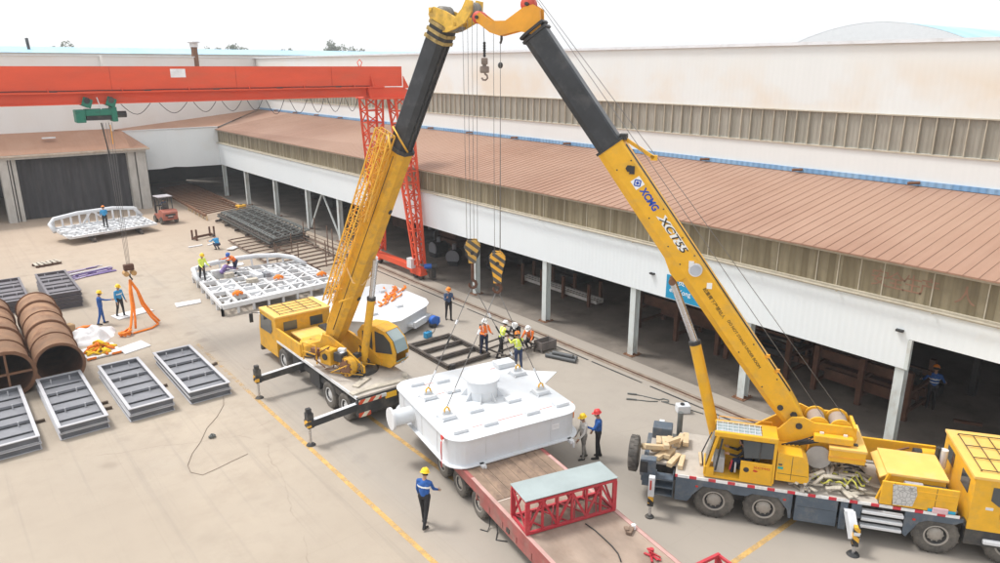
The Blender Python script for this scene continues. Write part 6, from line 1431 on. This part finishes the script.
# second white deck section behind the left crane
S2 = thing('deck_section', 'white flat deck section with rounded corner and orange slings behind the left crane', 'steel section', (16.5, 31, 0))
SI2 = TR(-16.5, -31, 0)
pl = [(13.9, 30.6), (15.9, 28.35), (16.6, 28.25), (18.75, 29.35), (19.15, 29.75), (19.4, 30.4), (19.3, 33.7), (18.9, 34.2), (14.6, 34.3), (13.9, 33.6)]
g = MB(SI2); g.use(WHT); g.prism([(x, y, .88) for x, y in pl], (0, 0, .04)); g.build('top_plate', None, S2)
g = MB(SI2); g.use(WHT2); ci = (16.6, 31.3); g.prism([(ci[0] + (x - ci[0]) * .96, ci[1] + (y - ci[1]) * .96, .12) for x, y in pl], (0, 0, .76)); g.build('side_wall', None, S2)
g = MB(SI2); g.use(WHT); d_ = Vector((18.75 - 16.6, 29.35 - 28.25, 0)).normalized(); n_ = Vector((d_.y, -d_.x, 0)); o0 = Vector((17.7, 28.85, .45))
g.bar(o0 - d_ * .6, o0 + d_ * .7, .5, .12); g.bar(o0 - d_ * .5 + n_ * .3, o0 + d_ * .6 + n_ * .3, .12, .3); g.bar(o0 + d_ * .9 + n_ * .0 + Vector((0, 0, -.15)), o0 + d_ * 1.5 + Vector((0, 0, -.15)), .3, .2); g.build('side_bracket', None, S2)
for k, (x, y) in enumerate(((16.0, 29.8), (17.6, 30.1), (18.2, 32.8), (16.4, 32.6))):
    g = MB(SI2); g.use(WHT); g.box((x, y, .98), (.35, .25, .12), None, .02); g.build('pad', None, S2)
for x, y, n, lab in ((17.3, 31.2, 14, 'orange slings strewn across the middle of the white deck section'), (18.3, 32.4, 9, 'orange slings tangled at the right of the white deck section'), (15.3, 32.2, 6, 'orange slings at the far left of the white deck section behind the boom')):
    g = MB(); g.use(ORS); rr = random.Random(n)
    for k in range(n):
        a, b = rr.uniform(-.9, .9), rr.uniform(-.5, .5); t0 = rr.uniform(-.5, .5); g.path([(a, b, .04), (a + .4 * math.cos(t0), b + .4 * math.sin(t0), .07), (a + .8 * math.cos(t0 + .3), b + .8 * math.sin(t0 + .3), .04)], .04, 6)
    o = g.build('orange_sling'); o.location = (x, y, .93); o.rotation_euler = (0, 0, .5); tag(o, lab, 'sling')
# far leaning white truss panel
Q = thing('leaning_panel', 'far white lattice panel with thick top tube leaning in front of the dark door', 'steel frame', (10.5, 61, 0))
QI = TR(-10.5, -61, 0)
A0, A1, B0, B1 = Vector((7.6, 59.6, .55)), Vector((13.9, 61.0, .55)), Vector((6.9, 62.4, .85)), Vector((13.3, 63.6, .85))
def qq(u, v, z=0): p = A0.lerp(A1, u).lerp(B0.lerp(B1, u), v); p.z += z; return p
g = MB(QI); g.use(WHT); g.path([qq(-.02, .7, .0), qq(-.02, .95, .4), qq(.04, 1.0, .72), qq(.3, 1.03, .9), qq(.7, 1.03, .92), qq(.94, 1, .72), qq(1.01, .9, .1)], .15, 10); g.build('top_tube', None, Q)
g = MB(QI); g.use(WHT2)
for k in range(11): u = .03 + .94 * k / 10; g.bar(qq(u, 1), qq(u, 1.02, .75 + .12 * math.sin(PI * u)), .13, .13)
g.bar(qq(.33, .95, .05), qq(.43, 1, .85), .13); g.bar(qq(.47, 1, .85), qq(.62, .95, .05), .13)
g.bar(qq(.35, .6, .08), qq(.52, .02, .08), .14); g.bar(qq(.7, .7, .08), qq(.9, .1, .08), .12); g.bar(qq(.05, .8, .08), qq(.2, .05, .08), .12)
for v in (0, .2, .4, .6, .8, 1): g.bar(qq(0, v), qq(1, v), .18 if v in (0, 1) else .11, .16)
for k in range(19): u = k / 18; g.bar(qq(u, 0), qq(u, 1), .1, .1)
rr = random.Random(5)
for k in range(26): g.box(qq(rr.random() * .95, rr.random() * .9, .1), (rr.uniform(.2, .7), rr.uniform(.1, .25), rr.uniform(.06, .2)), RZ(rr.uniform(0, 3)))
g.prism([qq(0, 0, -.08), qq(1, 0, -.08), qq(1, 1, -.08), qq(0, 1, -.08)], (0, 0, .05)); g.build('lattice', None, Q)
g = MB(QI); g.use(BLACKST)
for a, b in ((9.2, 61.6), (12.6, 62.3)):
    g.bar((a, b - 2.0, .15), (a, b + 1.0, .15), .2, .3); g.bar((a, b + .8, .3), (a, b + .8, .7), .14); g.bar((a, b - 1.4, .3), (a, b - 1.4, .5), .14)
g.bar((9.0, 60.3, .38), (12.7, 61.1, .38), .18, .14); g.build('support_stand', None, Q)

# ------------------------------------------------------------------ steel frames and racks near the shed
def ladder_frame(name, x0, y0, x1, y1, n, bw, bh, z0, m_, label, cat, layers=2, along='y', extra=True):
    t = thing(name, label, cat, ((x0 + x1) / 2, (y0 + y1) / 2, 0)); I = TR(-(x0 + x1) / 2, -(y0 + y1) / 2, 0)
    for L in range(layers):
        z = z0 + L * (bh + .05)
        g = MB(I); g.use(m_)
        for x in (x0, x1): g.span((x - bw / 2, y0, z), (x + bw / 2, y1, z + bh))
        for k in range(n + 1): y = y0 + bw / 2 + (y1 - y0 - bw) * k / n; g.span((x0 + bw / 2, y - bw / 2, z + .002), (x1 - bw / 2, y + bw / 2, z + bh - .002))
        g.build('frame', None, t)
    return t
ladder_frame('welded_frame', 16.2, 23.75, 18.42, 27.0, 3, .11, .075, .02, BLACKST, 'black rectangular welded steel frame lying behind the white casing', 'steel frame')
g = MB(); g.use(DARK); g.tube((16.3, 23.6, .02), (16.3, 23.6, .3), .12, n=12); tag(g.build('black_bucket'), 'small black drum at the corner of the black welded frame', 'drum')
t = thing('trestle_frame', 'black low trestle frame of thin bars among the standing workers', 'trestle', (19.5, 23.8, 0), .1)
g = MB(); g.use(BLACKST)
for y in (-.9, -.3, .3, .9): g.bar((-.95, y, .32), (.95, y, .32), .06)
for x in (-.95, .95): g.bar((x, -.9, .32), (x, .9, .32), .06)
for x in (-.9, .9):
    for y in (-.85, .85): g.bar((x, y, 0), (x, y, 1.35 if (x < 0 and y > 0) else .35), .06)
g.build('frame', None, t)
g = MB(TR(21.0, 22.9, 0)); g.use(mat('dull_grey_crate', (.17, .15, .14), .7, var=.2)); g.span((-.45, -.28, .12), (.45, -.24, .5)); g.span((-.45, .24, .12), (.45, .28, .5)); g.span((-.45, -.24, .12), (-.41, .24, .5)); g.span((.41, -.24, .12), (.45, .24, .5)); g.span((-.41, -.24, .12), (.41, .24, .16))
for x in (-.42, .42):
    for y in (-.25, .25): g.bar((x, y, 0), (x, y, .12), .05)
o = g.build('steel_crate'); tag(o, 'low dark steel crate on short legs beside the crouching orange worker', 'crate')
t = thing('tube_bundle', 'short bundle of grey plastic tubes lying on the concrete toward the shed', 'tubes', (20.85, 21.6, 0), R(-70))
for k, (y, z) in enumerate(((-.14, .09), (.05, .09), (.24, .08), (-.04, .24))):
    g = MB(); g.use(mat('dark_grey_tube', (.09, .095, .10), .5, var=.1)); g.tube((-.75 + .1 * k, y, z), (.72 - .06 * k, y + .03, z), .09, n=12); g.build('tube', None, t)
# ropes and white canister by the shed
g = MB(); g.use(RODST); g.path([(20.5, 17.25, .02), (20.7, 16.9, .02), (20.85, 16.5, .02), (20.95, 16.2, .03), (21.15, 16.15, .03), (21.2, 15.95, .03), (21.05, 15.85, .03), (20.9, 16.05, .03), (21.0, 15.7, .02), (21.15, 15.3, .02), (21.2, 14.9, .02), (21.3, 14.4, .02)], .022, 6)
g.path([(20.0, 17.0, .02), (20.3, 16.7, .02), (20.55, 16.35, .02), (20.8, 16.15, .02)], .022, 6); g.bar((20.0, 17.05, .03), (20.25, 16.75, .03), .07, .05); g.bar((20.4, 17.35, .03), (20.62, 17.05, .03), .07, .05); tag(g.build('wire_rope'), 'looped steel wire ropes lying on the ground before the shed columns', 'rope')
g = MB(TR(20.85, 15.0, 0)); g.use(WHT); g.box((0, 0, .16), (.5, .38, .32), RZ(-.6), .05); g.use(DARK); g.tube((-.05, 0, .32), (-.05, 0, .37), .08, n=10); tag(g.build('canister'), 'white plastic canister with dark cap beside the wire ropes', 'canister')
g = MB(TR(18.8, 28.75, 0)); g.use(BLUE); g.tube((0, -.12, .28), (0, .14, .28), .26, n=18); g.box((.18, 0, .3), (.2, .25, .3), None, .04); g.use(DARK); g.box((-.15, -.1, .1), (.3, .3, .16), None, .03); tag(g.build('blue_pump'), 'round bright blue pump on the ground at the corner of the white deck section', 'pump')
g = MB(TR(17.65, 27.6, 0)); g.use(mat('sky_blue_case', (.03, .26, .5), .4)); g.box((0, 0, .16), (.4, .24, .28), RZ(.3), .03); g.use(DARK); g.path([(-.1, 0, .3), (0, 0, .37), (.1, 0, .3)], .02); g.path([(.2, .1, .02), (.7, .5, .02), (1.1, 1.0, .02)], .012); tag(g.build('welder_case'), 'small blue welding machine on the ground between deck section and black frame', 'machine')

# rusty rail rack, rod rack, thin frames in the mid distance
t = thing('rail_rack', 'large rusty ladder rack of long rails running into the dark end building', 'rack', (20.3, 71, 0))
I = TR(-20.3, -71, 0)
g = MB(I); g.use(RUST)
for x in (18.2, 21.9): g.bar((x, 62.6 if x < 20 else 65.0, .42), (x + .6, 80, .42), .16, .2)
for k in range(22): y = 63.1 + k * .78; g.bar((18.3 + k * .025, y, .5), (22.0 + k * .02, y + 1.6, .5), .08, .1)
g.build('rails', None, t)
g = MB(I); g.use(WOOD)
for k in range(6): y = 62.6 + k * 1.1; g.bar((18.25 + .03 * k, y, 0), (18.25 + .03 * k, y, .42), .14)
g.build('legs', None, t)
g = MB(TR(21.9, 64.6, .25)); g.use(YEL); g.box((0, 0, .15), (.75, .6, .5), RZ(.3), .06); g.use(DARK); g.box((0, 0, .42), (.3, .1, .05)); tag(g.build('yellow_box'), 'yellow tool box at the near end of the rusty rail rack', 'box')
t = thing('grid_stack', 'dark compact stack of long grid like steel panels in front of the shed columns', 'steel stack', (20.6, 55.5, 0))
I = TR(-20.6, -55.5, 0); rr = random.Random(9)
for L in range(4):
    z = .3 + L * .19; jx, jy = rr.uniform(-.12, .12), rr.uniform(-.3, .3)
    def gp(u, v): return (18.55 + .35 * v + 3.2 * u + jx, 49.0 + 12.3 * v + 1.2 * u + jy, z)
    g = MB(I); g.use(RODST if L % 2 else BLACKST)
    for u in (0, .07, .93, 1): g.bar(gp(u, 0), gp(u, 1), .07, .09)
    for k in range(17): g.bar(gp(0, k / 16), gp(1, k / 16), .08, .07)
    for k in range(16):
        for u in (.0, .93): g.bar(gp(u, k / 16), gp(u + .07, (k + 1) / 16), .04, .05)
        if L == 3 and k % 2 == 0:
            for u in (.28, .52, .76): g.bar(gp(u - .12, k / 16), gp(u + .1, (k + 1) / 16), .05, .05)
    for u in (.3, .55, .8): g.bar(gp(u, .02), gp(u, .98), .05, .05)
    g.build('grid_panel', None, t)
for k in range(6):
    g = MB(I); g.use(BLACKST); y = 49.6 + k * 2.3; g.bar((18.5, y, .16), (22.1, y + 1.2, .16), .14, .18); g.build('bearer', None, t)
t = thing('thin_frame', 'field of thin brown rails with upright posts behind the white bridge panel', 'rack', (19, 48, 0))
I = TR(-19, -48, 0); g = MB(I); g.use(mat('brown_thin_rail', (.17, .115, .085), .8, var=.3))
for k in range(13): y = 41.5 + k * .95; g.bar((16.3 + .05 * k, y, .3), (20.9 + .03 * k, y + .6, .3), .07, .08)
for x in (16.5, 18.6, 20.9): g.bar((x, 41.4, .2), (x + .4, 53.3, .2), .08, .1)
for (x, y, h_) in ((20.9, 42.2, 2.0), (20.6, 43.6, 2.2), (21.0, 45.2, 2.1), (21.1, 47.4, 2.3), (19.6, 42.6, 1.7), (18.7, 44.9, 1.3), (17.5, 45.6, 1.2), (21.2, 49.6, 1.6), (19.3, 47.4, 1.4), (18.0, 47.2, 1.0)): g.bar((x, y, 0), (x, y, h_), .06)
g.bar((20.9, 42.0, 1.1), (21.2, 49.8, .8), .04); g.bar((20.9, 42.0, .7), (21.2, 49.8, .5), .04); g.build('rails', None, t)
t = thing('small_trestle', 'small brown trestle with four short posts standing alone near the forklift', 'trestle', (15.9, 55.9, 0), .3)
g = MB(); g.use(mat('brown_thin_rail'))if False else None
g = MB(); g.use(RUSTD); g.bar((-.75, 0, .22), (.75, 0, .22), .12, .16)
for x in (-.75, .75): g.bar((x, -.3, .14), (x, .3, .14), .12); g.bar((x, -.28, 0), (x, -.28, .85), .1); g.bar((x, .28, 0), (x, .28, .75), .1)
g.build('frame', None, t)
for x, y, a, lab in ((14.6, 53.6, .1, 'pale plank on the ground below the small brown trestle'), (15.9, 53.6, .4, 'second pale plank on the ground right below the small trestle')):
    g = MB(); g.use(CLOTHW); g.box((0, 0, .04), (1.0, .2, .06)); o = g.build('pale_plank'); o.location = (x, y, 0); o.rotation_euler = (0, 0, a); tag(o, lab, 'plank')
g = MB(); g.use(CLOTHW); g.box((0, 0, .05), (1.1, .5, .06), Matrix.Rotation(.05, 4, 'Y')); o = g.build('white_plate'); o.location = (16.5, 51.2, .02); o.rotation_euler = (0, 0, .8); tag(o, 'white plate lying right of the crouching person', 'plate')
# forklift
K = thing('forklift', 'small red forklift with overhead guard parked before the dark end opening', 'forklift', (15.35, 64.2, 0), hd_(-.1, 1))
FR = mat('faded_red_paint', (.42, .13, .09), .6, var=.2, dirt=(.3, .2, .15), amt=.5)
g = MB(); g.use(FR); g.prism([(-1.25, -.6, .35), (-1.3, -.6, 1.0), (-1.1, -.6, 1.15), (-.4, -.6, 1.15), (-.3, -.6, .75), (.7, -.6, .7), (.7, -.6, .35)], (0, 1.2, 0)); g.use(DARK); g.box((-1.285, 0, .78), (.06, .8, .16)); g.box((-1.28, 0, .55), (.05, .5, .08)); g.use(SILV); g.box((-1.29, 0, .66), (.03, .35, .05)); g.build('body', None, K)
g = MB(); g.use(DARK)
for x, y in ((-.55, .52), (-.55, -.52), (.55, .52), (.55, -.52)): g.bar((x, y, .9), (x * .75, y, 2.15), .07)
g.use(mat('grey_guard', (.38, .36, .38), .6)); g.span((-.62, -.58, 2.15), (.6, .58, 2.23), .02); g.build('overhead_guard', None, K)
g = MB(); g.use(DARK); g.box((-.2, 0, 1.2), (.5, .5, .12), None, .03); g.box((-.42, 0, 1.45), (.12, .48, .5), None, .03); g.build('seat', None, K)
g = MB(); g.use(DARK)
for y in (-.35, .35): g.bar((.85, y, .1), (.85, y, 2.2), .1, .14)
for z in (.5, 1.3, 2.1): g.bar((.85, -.35, z), (.85, .35, z), .08)
for y in (-.25, .25): g.span((.9, y - .06, .06), (1.9, y + .06, .11))
g.build('mast', None, K)
for x in (-.85, .5):
    for y in (-.58, .58): wheel(K, (x, y, .3), .3, .22, RIM)
person((15.38, 64.1, 1.18), hd_(-.1, 1), 'forklift driver in dark clothes seated under the overhead guard', 'slate', 'navy', None, lean=5, th=(85, 80), kb=(75, 75), arm=((45, 8, 45), (45, 8, 45)), squat_z=.1, scale=.9)

# ------------------------------------------------------------------ inside the shed
def rack(y0, y1, label, cols, fill):
    t = thing('steel_rack', label, 'rack', (27.5, (y0 + y1) / 2, 0)); I = TR(-27.5, -(y0 + y1) / 2, 0)
    for y in cols:
        g = MB(I); g.use(RUSTD)
        for x in (26.65, 28.6): g.span((x - .1, y - .1, 0), (x + .1, y + .1, 1.9))
        for z in (.25, 1.0): g.span((26.75, y - .06, z), (28.5, y + .06, z + .12))
        g.build('post', None, t)
    rr = random.Random(int(y0)); g = MB(I)
    for z in (.38, 1.13):
        for k in range(fill): 
            g.use(rr.choice((RUSTD, RUST, DARK, RUSTD))); x = 26.85 + rr.uniform(0, 1.5); a = y0 + rr.uniform(0, .6); g.span((x, a, z + rr.uniform(0, .3)), (x + rr.uniform(.08, .25), y1 - rr.uniform(0, .6), z + rr.uniform(.32, .55)))
    g.build('steel_bars', None, t); return t
rack(9.4, 13.4, 'dark rack of rusty steel bars beside the corner column of the shed', (9.5, 11.2, 13.0), 6)
rack(13.8, 17.2, 'dark rack of rusty steel bars behind the crane boom inside the shed', (14.2, 16.0, 17.1), 6)
rack(17.5, 22.4, 'dark steel rack left of the blue banner inside the shed', (17.6, 19.9, 22.2), 2)
t = thing('beam_bundle', 'pale long bundle of steel lying behind posts in the middle of the shed', 'beams', (27.4, 28.6, 0))
g = MB(); g.use(mat('pale_beam', (.50, .48, .45), .6, var=.1))
for k in range(3): g.span((-.25 + k * .2, -3.0, .22), (-.09 + k * .2, 3.2, .40 + .03 * k))
g.build('beams', None, t)
for y in (-2.6, -.6, 1.2, 2.9):
    g = MB(); g.use(RUSTD); g.span((-.5, y - .08, 0), (-.36, y + .08, 1.3)); g.span((.4, y - .08, 0), (.54, y + .08, 1.3)); g.span((-.36, y - .07, .1), (.4, y + .07, .2)); g.build('post', None, t)
for i, (x, y, lab) in enumerate(((26.9, 40.3, 'dark machine body nearest the gantry leg inside the shed'), (26.5, 37.9, 'dark machine body beside the striped hook block inside the shed'), (27.6, 35.0, 'dark machine body in the shed behind the left hook'), (28.6, 44.0, 'dark machine body deep in the shed left of the gantry leg'))):
    t = thing('machine_body', lab, 'machine', (x, y, 0), i * .7)
    g = MB(); g.use(DARK); g.tube((-.5, 0, .6), (.5, 0, .6), .42, n=16); g.box((0, 0, .16), (1.2, .7, .3), None, .03); g.tube((.5, 0, .6), (.85, 0, .6), .2, n=12); g.use(GSTEEL); g.tube((-.56, 0, .6), (-.5, 0, .6), .46, n=16); g.tube((0, 0, 1.0), (0, 0, 1.35), .14, n=10); g.build('body', None, t)
rr = random.Random(31)
for i in range(10):
    y = 12 + i * 6.2 + rr.uniform(-1, 1); x = rr.uniform(30.0, 33.5) if False else rr.uniform(29.2, 30.4)
    t = MB(TR(x, y, 0)); t.use(rr.choice((RUSTD, DARK, DARKIN))); hgt = rr.uniform(.8, 2.2)
    t.span((-.7, -1.6, .12), (.7, 1.6, hgt * .5), .04); t.span((-.5, -1.2, hgt * .5 + .04), (.55, 1.0, hgt), .04); t.use(RUSTD)
    for yy in (-1.2, 1.2): t.box((0, yy, .06), (1.4, .14, .12))
    t.use(rr.choice((RUST, GSTEEL))); t.tube((-.3, -1.5, hgt + .12), (-.2, 1.3, hgt + .12), .1, n=10)
    tag(t.build('stacked_steel'), 'dim stack of steel plates deep inside the dark shed', 'steel stack', 'dim stacks of steel deep in the shed')
g = MB(); g.use(RUSTD); g.box((0, 0, .05), (.9, .12, .1)); o = g.build('steel_offcut'); o.location = (28.2, 7.9, 0); o.rotation_euler = (0, 0, -1.1); tag(o, 'short dark steel offcut on the shed floor right of the blue worker', 'offcut')
